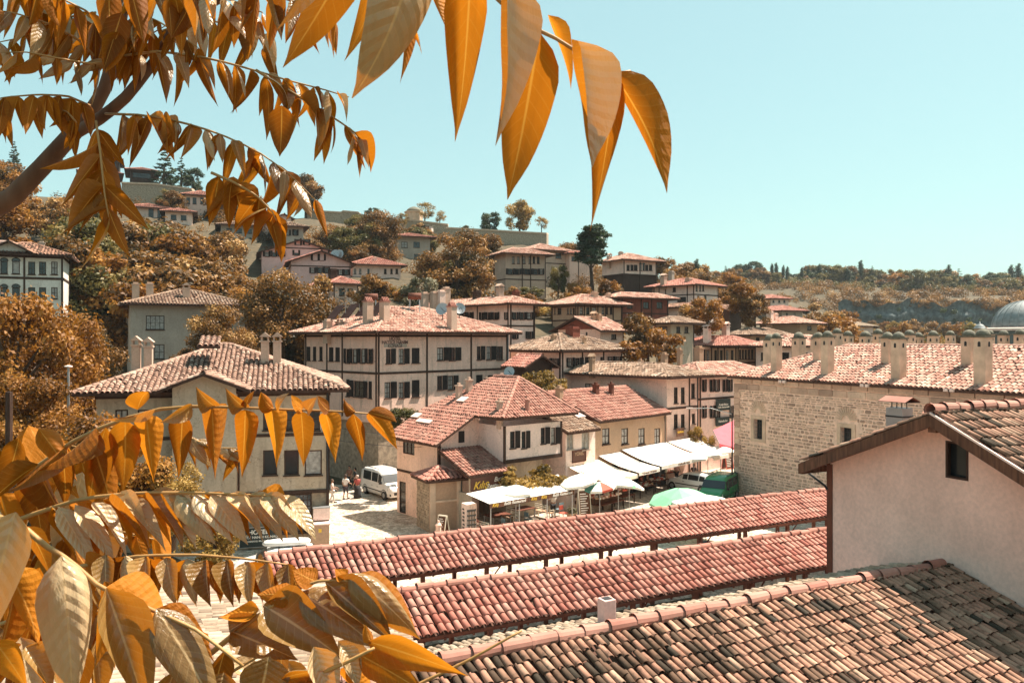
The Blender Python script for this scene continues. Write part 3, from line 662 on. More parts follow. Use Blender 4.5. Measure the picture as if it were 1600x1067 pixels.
# grey house in the shade behind it
h = House('grey_house', 'tall grey rendered house with a faded tiled roof in the trees', 'house', 157, 204, 386, 76, 62, 476, 5, 'grey')
h.win('R', [(228, 257)], 493, 515, 'w', nx=4, ny=2, pane='curtain'); h.win('R', [(241, 257)], 538, 561); h.win('L', [(190, 197)], 494, 516, nx=1); h.win('L', [(190, 197)], 540, 561, nx=1); h.win('L', [(160, 162.5), (164, 166.5), (172, 174), (176, 178)], 496, 512, nx=1, ny=1); h.win('L', [(158.5, 161), (164.5, 167), (173, 175), (179, 181)], 543, 557, nx=1, ny=1)
h.win('R', [(300, 320), (345, 362)], 494, 515)
h.done('hip', 17, .9, 't_brown', pw=.3, row=.42)
for px, y0, y1, k in ((212, 441, 462, 'plain'), (234, 441, 458, 'plain'), (291, 447, 462, 'house')): h.chimney(px, y0, y1, .85, k, 'beige', d=80)

# white house with arched windows, left edge
h = House('arched_house', 'cool white house with arched dark windows at the left edge', 'house', -30, 99, 103, 78, -24, 401, 13, 'bluewhite', wu=6)
h.win('L', [(0.5, 12), (19, 31)], 408, 428, 'a', 1, 1); h.win('L', [(44, 55), (61, 72), (80, 90)], 409, 429); h.win('L', [(0.5, 12), (19, 31)], 449, 467, 'a', 1, 1); h.win('L', [(44, 55), (61, 72), (80, 90)], 449, 467)
h.belt([436, 403], .22); h.posts('L', [38, 97]); h.done('hip', 20, .8, 't_old', pw=.3, row=.42)
t_ = h.solve('L', 15); P = h.P; zt = h.ze
mb = MB(); mb.add([P(-.35, t_-1.6, zt), P(-.35, t_+1.6, zt), P(-.35, t_, zt+.85)], [(0, 1, 2)]); mb.build('pediment', M['bluewhite'], h.root)
pl = [[P(2.5, t_-2.2, zt-.15), P(-1, t_-2.2, zt-.15), P(-1, t_, zt+1.0), P(2.5, t_, zt+1.0)][::1], [P(-1, t_+2.2, zt-.15), P(2.5, t_+2.2, zt-.15), P(2.5, t_, zt+1.0), P(-1, t_, zt+1.0)]]
make_roof(h.root, pl, [(pl[0][2], pl[0][3])], 't_old', pw=.3, row=.42, name='bay_roof')
h.chimney(65, 377, 388, .7, 'plain', 'grey', d=84); h.chimney(8, 376, 384, 1.4, 'plain', 'whiter', d=82)

def small(name, label, xl, xc, xr, d, a, ye, z0, wall, roof='hip', tile='t_pink', pitch=20, over=.8, rows=(), belts=(), wu=None, wv=None, chim=(), posts=(), wins=(), cat='house', group='old town houses', lower=None, trim='wood'):
    h = House(name, label, cat, xl, xc, xr, d, a, ye, z0, wall, wu, wv, group, trim)
    for f, n, y0, y1, w_, stl in rows: h.row(f, n, y0, y1, w_, stl)
    for f, sp, y0, y1, stl in wins: h.win(f, sp, y0, y1, stl)
    if belts: h.belt(belts, .16)
    for f, xs in posts: h.posts(f, xs)
    h.done(roof, pitch, over, tile, pw=.32, row=.45, lower=lower)
    for c in chim: h.chimney(*c)
    return h
# far hillside, left
small('hilltop_house', 'dark timber mansion on the left hilltop behind the branch', 95, 128, 185, 190, 62, 268, 44, 'wood', 'hip', 't_red', 18, 1.2, rows=[('R', 3, 271, 279, 1.6, 'w')], belts=(283,))
small('hilltop_house', 'dark timber wing with a low red roof right of the hilltop mansion', 188, 203, 240, 188, 66, 266, 44, 'wood', 'hip', 't_red', 18, 1.2, rows=[('R', 2, 269, 277, 2.0, 'w')], belts=(281,))
small('hilltop_house', 'dark timber tower rising in the middle of the hilltop mansion', 148, 160, 186, 196, 66, 248, 44, 'wood', 'hip', 't_red', 18, 1.0, rows=[('R', 2, 252, 260, 1.2, 'w')])
small('hill_house', 'cream house with a row of five windows below the hilltop wall', 268, 289, 342, 168, 66, 305, 36, 'white', 'hip', 't_red', 20, 1.0, wins=[('R', [(291, 297), (301, 307), (313, 318), (320, 325), (328, 333)], 309, 319, 'w')], chim=((329, 298, 306, 1.2, 'plain', 'beige', 172),))
small('hill_house', 'long white house with a red roof half hidden by trees on the left hill', 178, 201, 262, 155, 66, 324, 33, 'white', 'hip', 't_red', 17, 1.0, wins=[('R', [(206, 214), (232, 240), (246, 253)], 326, 343, 'w')])
small('hill_house', 'white house with a pale orange roof at the right end of the long red roofs', 255, 258, 300, 152, 70, 331, 33, 'white', 'hip', 't_red', 17, 1.0, wv=8, rows=[('R', 2, 335, 343, 1.0, 'w')])
small('hill_house', 'low house with a pale brown roof behind the hanging leaves', 338, 345, 402, 148, 70, 352, 28, 'grey', 'hip', 't_brown', 17, 1.0, wv=8, rows=[('R', 3, 356, 363, 1.0, 'w')])
small('hill_house', 'grey house with paired shutters above the pink houses', 425, 437, 474, 140, 68, 354, 24, 'grey', 'hip', 't_brown', 19, 1.0, wins=[('R', [(447, 452), (459, 464)], 359, 368, 'b')])
small('hill_house', 'small white house with a steep roof above the grey shuttered house', 405, 432, 455, 150, 60, 341, 29, 'white', 'gv', 't_brown', 22, .6, rows=[('R', 1, 344, 351, 1.0, 'w')])
# pink gabled pair
h = small('pink_house', 'larger pink gabled house with shuttered attic windows', 388, 409, 528, 126, 72, 396, 19, 'pink', 'gv', 't_red', 19, .8, wins=[('R', [(463, 469), (476, 482)], 374, 383, 'b'), ('R', [(414, 420), (426, 431), (437, 443)], 392, 401, 'b'), ('R', [(460, 466), (515, 520)], 391, 399, 'b')], belts=(386,), group='pink gabled houses')
h = small('pink_house', 'smaller pink gabled house in front with two attic shutters', 440, 455, 548, 117, 72, 411, 19, 'pink', 'gv', 't_red', 20, .8, wins=[('R', [(489, 496), (500, 506)], 397, 407, 'b'), ('R', [(486, 491), (497, 503), (508, 513)], 418, 427, 'b'), ('R', [(529, 535), (538, 544)], 421, 430, 'b')], belts=(415,), group='pink gabled houses')
dish(524, 398, 125, .8, 'left satellite dish of the pair by the larger pink house'); dish(530, 398, 125, .8, 'right satellite dish of the pair by the larger pink house')
h = small('gabled_house', 'low house with a red hipped roof in front of the pink houses', 487, 521, 560, 108, 55, 444, 16, 'white', 'hip', 't_red', 22, .9, rows=[('R', 2, 450, 462, .8, 'w'), ('L', 2, 450, 462, .8, 'c')], posts=(('R', [522]),), chim=((520, 420, 434, 1.3, 'plain', 'wood', 111),))
small('white_house', 'white house with a bright red hipped roof right of the pink houses', 545, 551, 626, 131, 70, 414, 20, 'white', 'hip', 't_red', 20, .9, wv=8, wins=[('R', [(553, 556.5), (561, 564.5), (574, 577.5), (600, 604), (610, 613.5), (618, 622)], 420, 428, 'w')], chim=((586, 401, 408, .7, 'plain', 'white', 134),))
small('grey_house', 'grey three storey house below the stone wall among big trees', 614, 620, 672, 163, 70, 370, 26, 'grey', 'hip', 't_red', 14, 1.2, wv=8, wins=[('R', [(627, 637), (646, 656)], 378, 387, 'w'), ('R', [(647, 656)], 397, 406, 'w')])
# hill in the middle
small('tall_house', 'tall beige house with two rows of small windows on the hillside', 773, 790, 853, 124, 66, 397, 16.5, 'beige', 'hip', 't_pink', 20, 1.1,
      wins=[('R', [(800, 804), (808, 812), (817, 821), (826, 830), (832.5, 836), (839, 843)], 401, 412, 'w'), ('R', [(794, 801), (805, 811), (819, 829), (834, 840), (844, 848)], 420, 429, 'b')], belts=(436,), posts=(('R', [816, 829]),))
small('hill_house', 'beige house behind the tall beige house with a hipped brown roof', 800, 832, 888, 138, 62, 391, 19, 'beige', 'hip', 't_pink', 19, 1.0, wins=[('R', [(868, 877)], 395, 404, 'w')], belts=(410,))
small('hill_house', 'low cream house between the pine and the beige houses', 880, 890, 927, 140, 64, 397, 19.5, 'cream', 'hip', 't_red', 17, .9, wins=[('R', [(893, 900), (915, 924)], 401, 408, 'w')], posts=(('R', [904]),))
h = small('hill_house', 'white topped house above dark boards right of the pine tree', 941, 974, 1026, 130, 60, 407, 18, 'white', 'hip', 't_pink', 20, 1.1,
      wins=[('R', [(979, 984), (985, 990), (990.5, 996), (1008, 1013), (1014, 1019)], 414, 423, 'c'), ('R', [(999, 1002.5), (1004, 1007.5)], 413, 423, 'a')], belts=(428,), posts=(('R', [975, 1000, 1025]),), chim=((970, 393, 404, .8, 'plain', 'grey', 134), (952, 399, 408, .8, 'house', 'beige', 133)), lower=(22.0, 'wood', .15))
small('white_house', 'white house with a pink roof at the right foot of the hill', 1020, 1086, 1122, 118, 48, 446, 12, 'whiter', 'hip', 't_red', 18, 1.0,
      wins=[('L', [(1051, 1056)], 449, 456, 'w'), ('R', [(1087, 1090), (1092.5, 1095.5), (1097.5, 1100)], 446, 455, 'w'), ('L', [(1058, 1072)], 464, 472, 'w'), ('R', [(1089, 1093), (1100, 1104)], 462, 470, 'w')], belts=(460,), posts=(('L', [1022, 1030, 1040, 1074, 1084]),), chim=((1037, 431, 440, 1.0, 'house', 'beige', 122), (1076, 434, 444, 1.1, 'plain', 'beige', 120), (1049, 423, 436, .9, 'plain', 'grey', 126)))
# second row behind the hotel
h = small('mansion', 'white mansion with long rows of black shutters behind the hotel', 655, 796, 836, 81, 52, 476, 8, 'white', 'hip', 't_pink', 18, 1.0,
      wins=[('L', [(717, 722), (725, 730), (733, 738)], 488, 498, 'b'), ('L', [(752, 757), (762, 767), (772, 778), (790, 793)], 488, 499, 'b'), ('R', [(802, 807), (813, 818.5), (824, 830)], 488, 499, 'b'), ('R', [(802, 807), (824, 830)], 518, 529, 'b'), ('L', [(690, 696), (700, 706)], 487, 497, 'b')],
      belts=(509,), posts=(('L', [746, 794]), ('R', [798, 834])), chim=((663, 456, 468, .9, 'plain', 'beige', 84), (678, 455, 468, .9, 'plain', 'beige', 84), (689, 453, 466, .9, 'plain', 'white', 84), (697, 448, 464, .9, 'plain', 'beige', 85), (781, 448, 460, .8, 'house', 'beige', 86), (745, 453, 460, .9, 'plain', 'wood', 88), (806, 453, 462, .8, 'plain', 'redwall', 88)))
h = small('timber_house', 'half timbered house with white left side and dark framed front', 862, 902, 972, 97, 56, 476, 11, 'tan', 'hip', 't_pink', 20, 1.0,
      wins=[('L', [(866, 868), (871, 877), (886, 889), (890.5, 893.5), (895, 898)], 481, 491, 'w'), ('R', [(906, 911), (916, 921), (925, 932), (940, 944), (947, 950), (953, 957)], 480, 491, 'w')], belts=(500, 478), posts=(('R', [902, 913, 923, 934, 946, 958, 971]), ('L', [863, 900])), chim=((929, 455, 470, .9, 'plain', 'beige', 101), (951, 457, 470, .7, 'plain', 'beige', 102)))
for c_ in ((906, 935), (937, 970)):
    for s0, s1 in ((0, 1), (1, 0)):
        a_, b_ = h.solve('R', c_[s0]), h.solve('R', c_[s1]); P = h.face('R'); mb = MB(); z0, z1 = h.zat('R', a_, 509), h.zat('R', a_, 501)
        mb.par(P(a_, z0, .004), P(b_, z1, .004)-P(a_, z0, .004), UP*.16, h.nrm('R')*.035); mb.build('brace', h.trim, h.root)
small('timber_house', 'dark red boarded house beside the half timbered house', 955, 968, 1044, 102, 58, 466, 12, 'redwall', 'hip', 't_pink', 20, 1.1,
      wins=[('R', [(980, 988), (1005, 1014), (1026, 1035)], 472, 482, 'w')], belts=(489,), posts=(('R', [972, 1002, 1018, 1043]),), chim=((962, 455, 464, .9, 'plain', 'wood', 106),))
h = small('shed_house', 'low white house with a dark boarded gable among the roofs', 872, 938, 974, 88, 48, 518, 9, 'white', 'gu', 't_pink', 21, .8, wins=[('R', [(955, 963)], 522, 530, 'w'), ('L', [(915, 918)], 519, 524, 'w')], chim=((928, 491, 505, .7, 'house', 'tan', 91), (936, 490, 505, .7, 'plain', 'tan', 91), (894, 509, 516, 1.0, 'plain', 'redwall', 91)))
mb = MB(); P = h.P; mb.prism([P(-.02, -.3, h.ze-.02), P(-.02, h.wv+.3, h.ze-.02), P(-.02, h.wv/2, h.ze+h.wv/2*h.tp-.05)], -h.u*.06); mb.build('gable_boards', M['redwall'], h.root)
h = small('house', 'house with a broad mottled roof and black shutters below the low white house', 798, 877, 972, 72, 46, 549, 4, 'white', 'hip', 't_brown', 20, .9,
      wins=[('L', [(852, 859), (864, 871)], 560, 574, 'b'), ('L', [(838, 846)], 562, 572, 'w'), ('R', [(888, 894), (898, 906)], 559, 573, 'b'), ('R', [(914, 921), (938, 942)], 558, 570, 'c'), ('R', [(951, 957), (963, 968)], 557, 568, 'b')],
      belts=(550,), posts=(('L', [830, 875]), ('R', [879, 910, 943])), chim=((865, 521, 535, .55, 'plain', 'tan', 75), (913, 524, 534, .4, 'plain', 'tan', 75), (895, 510, 528, 1.3, 'plain', 'redwall', 77), (925, 558, 569, .5, 'house', 'tan', 70.5)), group=None)
small('outhouse', 'dark open outhouse with a small tiled gable in the creepers', 795, 822, 862, 67, 52, 575, 2, 'wood', 'gv', 't_red', 28, .5)
h = small('house', 'old house with the roughest roof and white end wall above the awnings', 884, 1042, 1090, 65, 48, 590, 0, 'white', 'hip', 't_brown', 17, 1.0,
      wins=[('R', [(1053, 1059), (1064, 1070)], 605, 630, 'w'), ('R', [(1053, 1059), (1064, 1070)], 647, 669, 'w'), ('R', [(1080, 1086)], 599, 622, 'w'), ('R', [(1081, 1086)], 646, 662, 'w'), ('L', [(914, 926)], 599, 612, 'w')], belts=(639,), posts=(('R', [1077]),), chim=((1038, 550, 566, .6, 'plain', 'tan', 70), (1001, 560, 572, .4, 'plain', 'tan', 72)), group=None)
h = House('shuttered_house', 'white house with black shutters and dark signs beside the stone inn', 'house', 1045, 1093, 1150, 70, 50, 588, 0, 'whiter', wu=9); SHH = h
h.win('R', [(1098, 1101.5), (1110, 1114), (1118, 1122), (1130, 1134), (1138, 1142)], 593, 611, 'b', 1, 1); h.win('R', [(1098, 1101.5), (1110, 1114), (1118, 1122), (1141, 1144)], 634, 652, 'b', 1, 1)
h.belt([624]); h.posts('R', [1094]); h.done('hip', 21, 1.0, 't_pink', pw=.3, row=.42)
for px, y0, y1, w_ in ((1092, 540, 556, .8), (1062, 543, 560, .5)): h.chimney(px, y0, y1, w_, 'plain', 'tan', d=74)
small('timber_house', 'half timbered house with a pink roof and small front gable left of the stone inn', 1066, 1152, 1181, 92, 50, 541, 4, 'tan', 'hip', 't_red', 20, 1.1,
      wins=[('L', [(1096, 1099), (1104, 1108), (1116, 1120), (1125, 1129), (1134, 1138), (1142, 1146)], 547, 563, 'w'), ('R', [(1155, 1158), (1159.5, 1162.5), (1164, 1167), (1169, 1172), (1174, 1177)], 546, 561, 'w')], belts=(567, 543), posts=(('L', [1090, 1101, 1112, 1122, 1132, 1150]), ('R', [1153, 1180])), chim=((1105, 511, 530, .9, 'house', 'white', 95), (1134, 507, 520, .9, 'house', 'white', 97), (1056, 512, 528, .8, 'house', 'white', 93)))
small('white_house', 'white house with a pale pink roof behind the inn chimneys', 1181, 1240, 1312, 88, 52, 542, 3, 'whiter', 'hip', 't_pink', 20, .9, wins=[('L', [(1189, 1196)], 551, 563, 'c'), ('R', [(1255, 1262), (1222, 1232)], 551, 562, 'c'), ('L', [(1222, 1233)], 551, 562, 'c')], posts=(('L', [1238]),))
small('house', 'brown roofed house low behind the half timbered house', 1140, 1172, 1226, 106, 52, 524, 5, 'tan', 'hip', 't_brown', 20, .9, rows=[('R', 3, 527, 533, .8, 'w'), ('L', 2, 527, 533, .8, 'w')])
small('house', 'shaded house with a brown roof and little front gable', 1025, 1048, 1084, 84, 48, 506, 7, 'old', 'hip', 't_brown', 20, .9, rows=[('R', 2, 510, 520, .7, 'w'), ('L', 2, 510, 520, .7, 'w')])
small('far_house', 'small white house with a pink roof on the far slope', 1195, 1205, 1232, 192, 66, 467, 16, 'white', 'hip', 't_red', 18, .8, wins=[('R', [(1207, 1210), (1216, 1219), (1224, 1227)], 469, 473, 'w')], wv=9)
small('far_house', 'grey house in shade below the small white far house', 1214, 1222, 1254, 170, 66, 486, 9, 'grey', 'hip', 't_red', 18, 1.0, wv=9, wins=[('R', [(1228, 1231), (1240, 1243)], 489, 494, 'w')])
small('far_house', 'house with two white chimneys in the trees left of the far valley', 1187, 1250, 1277, 132, 48, 506, 6, 'tan', 'hip', 't_pink', 17, 1.2, wins=[('R', [(1261, 1268)], 509, 516, 'w')], chim=((1203, 486, 500, 1.2, 'plain', 'white', 136), (1210, 489, 500, 1.2, 'plain', 'white', 137)))
small('far_house', 'pinkish roof of a low house half hidden beyond the white hill foot house', 1112, 1122, 1142, 150, 60, 470, 14, 'redwall', 'hip', 't_red', 18, 1.0, wv=8)
small('far_house', 'low tiled outhouse in the trees below the white hill foot house', 1064, 1078, 1100, 112, 60, 480, 10, 'white', 'hip', 't_old', 16, .8, wv=7)
small('far_house', 'dark shed with a grey pitched roof among the orange trees', 1128, 1140, 1158, 125, 60, 487, 9, 'wood', 'gu', 't_old', 16, .8, wv=6)
small('far_house', 'white roofed cottage deep in the valley trees', 1330, 1340, 1364, 180, 60, 510, 4, 'white', 'hip', 't_pale', 18, .8, wv=8)

# stone wall along the hill crest, kiosk and the octagonal tomb
def stone_wall(label, pts, th, name='stone_wall'):
    q = thing(name, label, 'wall', tuple(at(*pts[0][:2], pts[0][3])), None)
    mb = MB(); cp = MB()
    for (x0, ya, yb, d0), (x1, yc, yd, d1) in zip(pts[:-1], pts[1:]):
        a, b, c, e = at(x0, yb, d0), at(x1, yd, d1), at(x1, yc, d1), at(x0, ya, d0); k = Vector((0, th, 0))
        mb.add([a-UP*2, b-UP*2, c, e, a+k-UP*2, b+k-UP*2, c+k, e+k], [(0, 1, 2, 3), (7, 6, 5, 4), (3, 2, 6, 7), (0, 3, 7, 4), (1, 5, 6, 2)])
        cp.add([e-Vector((0, .2, 0)), c-Vector((0, .2, 0)), c+k+Vector((0, .2, 0)), e+k+Vector((0, .2, 0))]+[p+UP*.35 for p in (e-Vector((0, .2, 0)), c-Vector((0, .2, 0)), c+k+Vector((0, .2, 0)), e+k+Vector((0, .2, 0)))], [(3, 2, 1, 0), (4, 5, 6, 7), (0, 1, 5, 4), (2, 3, 7, 6), (1, 2, 6, 5), (3, 0, 4, 7)])
    mb.build('masonry', M['stonebase'], q); cp.build('coping', M['stonetrim'], q); return q
stone_wall('long stone retaining wall crowning the hill in the middle', [(697, 357, 392, 203), (770, 361, 390, 203), (854, 366, 388, 203), (857, 367, 388, 212)], 1.6)
stone_wall('dark stone castle wall stepping up the ridge toward the left', [(476, 330, 352, 205), (533, 333, 352, 208), (536, 331, 352, 208), (560, 333, 356, 208), (564, 337, 358, 208), (640, 345, 372, 207), (700, 352, 378, 206)], 1.6)
stone_wall('old stone garden wall below the left hilltop mansion', [(190, 287, 308, 178), (245, 289, 312, 178), (300, 297, 310, 176)], 1.2)
p = at(647, 346, 215); q = thing('stone_tomb', 'pale octagonal stone tomb with a low dome on the ridge', 'tomb', tuple(p)); s = 215/F
mb = MB(); mb.lathe([(14*s, -2), (14*s, 13*s), (15.5*s, 13*s), (15.5*s, 15*s)], p, 8); mb.build('drum', M['stonetrim'], q); mb = MB(); mb.lathe([(13*s, 15.02*s), (11*s, 18*s), (6*s, 21.5*s), (1*s, 23*s)], p, 16); mb.build('dome', M['lead'], q, True)
p = at(668, 363, 198); q = thing('white_kiosk', 'tiny white garden kiosk with a dark doorway below the tomb', 'kiosk', tuple(p)); s = 198/F
mb = MB(); mb.lathe([(9*s, -1), (9*s, 9*s)], p, 8); mb.build('wall', M['whiter'], q); mb = MB(); mb.lathe([(10.5*s, 9.02*s), (10.5*s, 10*s), (1*s, 11.5*s)], p, 8); mb.build('roof', M['lead'], q)
mb = MB(); mb.par(p+Vector((-1.5*s, -9.1*s, 0)), (5*s, 0, 0), (0, .9*s, 0), (0, 0, 8*s)); mb.build('door', M['wood'], q)

# bath dome at the right edge
p = at(1602, 505, 108); s = 108/F; q = thing('domed_bath', 'large lead covered dome on a dark drum at the right edge', 'dome', tuple(p))
mb = MB(); mb.lathe([(54*s, -5), (54*s, -0.0), (54*s, 0)], p-UP*1.0, 24); mb.build('drum', M['cliff'], q)
mb = MB(); mb.lathe([(57*s, -1.0), (57*s, -.7), (55*s, -.6)], p, 32); mb.build('cornice', M['whiter'], q)
mb = MB(); mb.lathe([(46*s*math.cos(t), 42*s*math.sin(t)-.6) for t in np.linspace(0, 1.5, 12)], p, 32); dm = mb.build('dome', M['leaddome'], q, True)
for i in range(24):
    a = i*math.pi/12; mb = MB(); mb.tube([p+Vector((46.3*s*math.cos(t)*math.cos(a), 46.3*s*math.cos(t)*math.sin(a), 42.3*s*math.sin(t)-.6)) for t in np.linspace(0.02, 1.5, 9)], .05, 4); mb.build('seam', M['leaddome'], dm)
p = at(1531, 514, 106); q = thing('small_dome', 'small domed lantern left of the large lead dome', 'dome', tuple(p)); s = 106/F
mb = MB(); mb.lathe([(8*s, -24*s), (8*s, 0)], p, 8); mb.build('drum', M['stonetrim'], q); mb = MB(); mb.lathe([(10*s, 0.02), (10*s, .12), (8*s, .15), (7.5*s, 3*s), (5*s, 6.5*s), (1*s, 8.5*s), (.3*s, 12*s)], p, 16); mb.build('dome', M['leaddome'], q, True)
# ------------------------------------------------------------------ restaurant house (centre): custom roof
h = House('restaurant_house', 'cream house with a big fresh red tile roof above the restaurant terrace', 'house', None, 787.5, 877.5, 50, 50, 666, 0, 'whiter', wv=7.0); RH = h
W3 = lambda s, t, z: h.P(s, t, z)      # tower corner frame: s along the front, t backwards
h.win('R', [(797, 804.5), (815, 821.5)], 674, 700, 'r', nx=1, ny=2, pane='glass'); h.win('R', [(845, 851.5), (861, 867.5)], 668, 693, 'r', nx=1, ny=2)
zlow = h.zat('R', 0, 722)
h.beam('R', -.03, h.wu+.03, zlow-.12, zlow+.12); h.beam('R', -.06, .12, zlow, h.ze); h.beam('R', h.wu-.12, h.wu+.02, zlow, h.ze)
h.done(None, lower=(zlow, 'old', .9))
# west wing: s in [-3.15, 4], t in [2.54, 7.4]
zw = 5.14; WS, WT, WE = -3.15, 2.54, 7.4
mb = MB(); Pw = lambda s, z, off: W3(s, WT-off, z); Pl = lambda t, z, off: W3(WS-off, t, z)
z0 = -3; tq = math.tan(R(28.5))
top = lambda s: zw+.15+(s-WS)*tq-.12
opw = [(1.1, 1.7, 4.98, 5.75)]
wall_grid(mb, lambda s, z, off: Pw(s+WS, z, off), 3.15, z0, zw, [], .1)
a0 = 1.15
mb.add([W3(WS, WT, zw), W3(0, WT, zw), W3(0, WT, top(0))], [(0, 1, 2)])
opl = []
def lspan(x0, x1):
    f = lambda px: ((px-800)/F*(W3(WS, 0, 0).y)-W3(WS, 0, 0).x)/(h.v.x-(px-800)/F*h.v.y)
    return sorted((f(x0), f(x1)))
lw = lspan(629.5, 647.5); opl.append((lw[0]-WT, lw[1]-WT, 3.98, 4.88))
ld = lspan(624, 634); opl.append((ld[0]-WT, ld[1]-WT, .02, 2.1))
wall_grid(mb, lambda t, z, off: Pl(t+WT, z, off), WE-WT, z0, zw, opl, .1)
mb.quad(W3(WS, WE, z0), W3(4, WE, z0), W3(4, WE, zw), W3(WS, WE, zw))
mb.build('wing_wall', M['white'], h.root)
def frame_in(o, P, nrm, dr, nx, ny, name='window', mt=None):
    a, b, c, d = o; fr = MB(); t = .06
    def bar(a_, b_, c_, d_, o0=-.09, o1=-.03): fr.par(P(a_, c_, o0), dr*(b_-a_), UP*(d_-c_), nrm*(o1-o0))
    bar(a, a+t, c, d); bar(b-t, b, c, d); bar(a+t, b-t, c, c+t); bar(a+t, b-t, d-t, d)
    for i in range(1, nx): x = a+(b-a)*i/nx; bar(x-.02, x+.02, c+t, d-t, -.085, -.04)
    for i in range(1, ny): z = c+(d-c)*i/ny; bar(a+t, b-t, z-.02, z+.02, -.083, -.042)
    w_ = fr.build(name, mt or M['wood'], h.root); pm = MB(); pm.par(P(a+.03, c+.03, -.08), dr*(b-a-.06), UP*(d-c-.06), nrm*.01); pm.build('pane', M['glass'], w_); return w_
PL = lambda t, z, off: Pl(t+WT, z, off); PW = lambda s, z, off: Pw(s+WS, z, off)
frame_in(opl[0], PL, -h.u, h.v, 3, 1); frame_in(opl[1], PL, -h.u, h.v, 1, 3, 'door')
mb = MB(); mb.par(PW(1.5, 4.95, .004), h.u*.45, UP*.72, -h.v*.04); mb.build('shutter', M['shutter'], h.root)
for f_, a, b, zz in ((PL, 0, WE-WT, 2.75), (PW, 0, 3.15, 2.75)):
    mb = MB(); dr = h.v if f_ is PL else h.u; nr = -h.u if f_ is PL else -h.v
    mb.par(f_(a, zz, .003), dr*(b-a), UP*.15, nr*.05); mb.build('beam', M['wood'], h.root)
mb = MB(); mb.par(W3(WS-.05, WT-.05, 2.9), h.u*.16, h.v*.16, UP*2.1); mb.build('post', M['wood'], h.root)
mb = MB(); mb.tube([W3(WS-.1, WT-.35, zw-.25), W3(WS-.1, WT-.2, zw-.6), W3(WS-.08, WT-.08, zw-.9), W3(WS-.08, WT-.08, 2.9)], .045, 6); mb.build('downpipe', M['wood'], h.root)
def on_plane(px, py, poly):
    o, e, s, n = plane_frame(poly); dr = at(px, py, 1)-CAMP; k = (o-CAMP).dot(n)/dr.dot(n); return CAMP+dr*k, e, s, n
# roof planes: west slope, front slope, east slope, back slope
zE = 5.05; sW = WS-.6; apex = W3(3.4, 2.6, zE+(3.4-sW)*tq); back = W3(3.4, 5.2, apex.z)
zf = h.ze+.02
cS = [W3(0-.75, -.75, zf-.12), W3(h.wu+.85, -.75, zf-.12)]
wq = lambda s, t: W3(s, t, zE+(s-sW)*tq)
pw_ = [[wq(sW, WE+.5), wq(sW, WT-.6), wq(-.75, WT-.6), wq(-.75, -.75), apex, back]]
cS[0] = wq(-.75, -.75); cS[1] = W3(h.wu+.85, -.75, cS[0].z)
pe = [[cS[1], W3(h.wu+.85, WE+.5, cS[0].z), back, apex]]; pf = [[cS[0], cS[1], apex]]; pb = [[W3(h.wu+.85, WE+.5, cS[0].z), wq(sW, WE+.5), back]]
ro = make_roof(h.root, [[pw_[0][0], pw_[0][1], pw_[0][2], wq(-.75, WE+.5)], [wq(-.75, WE+.5), pw_[0][3], apex, back]]+pf+pe, [(cS[0], apex), (cS[1], apex), (apex, back)], 't_salmon', pw=.22, row=.33)
mb = MB(); p = on_plane(824, 642, pf[0])[0]; mb.lathe([(.17, -.3), (.16, .65), (.2, .66), (.19, .75), (.1, .76)], p, 10); mb.build('flue_pipe', M['ridge'], h.root)
for px, py, L_, W_ in ((652, 651, .5, .8), (664, 660, .35, 1.6), (724, 626, .55, .8)):
    p, e, s, n = on_plane(px, py, pw_[0]); mb = MB(); mb.par(p-e*W_/2-s*L_/2+n*.09, e*W_, s*L_, n*.07); mb.build('skylight', M['whiter'], ro)
for px, yb, yt, w_ in ((781, 640, 622, .4), (717, 622, 598, .45), (733, 612, 589, .45)):
    p = on_plane(px, yb, pw_[0])[0]; h.chimney(px, yt, yb, w_, 'plain', 'beige', d=p.y)
# lean-to over the sign
zl1, zl0 = 4.66, 3.42
ln = [[W3(WS-.1, WT-3.2, zl0), W3(.15, WT-3.2, zl0), W3(.15, WT-.01, zl1), W3(WS-.1, WT-.01, zl1)]]
make_roof(h.root, ln, [], 't_salmon', pw=.24, row=.34, name='lean_to_roof')
mb = MB(); mb.par(W3(WS+.25, WT-2.9, 2.28), h.u*3.3, h.v*.15, UP*(zl0-2.33)); mb.par(W3(WS+.25, WT-2.9, -1), h.u*.15, h.v*2.88, UP*3.27); mb.build('lean_to_wall', M['old'], h.root)
sp = W3(-1.45, WT-2.93, 2.75); nr = -h.v
q = thing('restaurant_sign', 'brown restaurant sign with yellow and white script under the small lean-to roof', 'sign', tuple(sp))
mb = MB(); mb.par(sp-h.u*1.45-UP*.42, h.u*2.9, UP*.88, nr*.05); mb.build('board', M['signbrown'], q)
text_obj('lettering', 'Kılış', .62, face_matrix(sp-h.u*.72-UP*.2+nr*.056, h.u, nr), M['inkyel'], q, shear=.4); text_obj('lettering', 'Butik', .40, face_matrix(sp+h.u*.72+UP*.10+nr*.056, h.u, nr), M['ink'], q, shear=.3); text_obj('lettering', 'Restaurant', .38, face_matrix(sp+h.u*.55-UP*.26+nr*.056, h.u, nr), M['ink'], q, shear=.3)
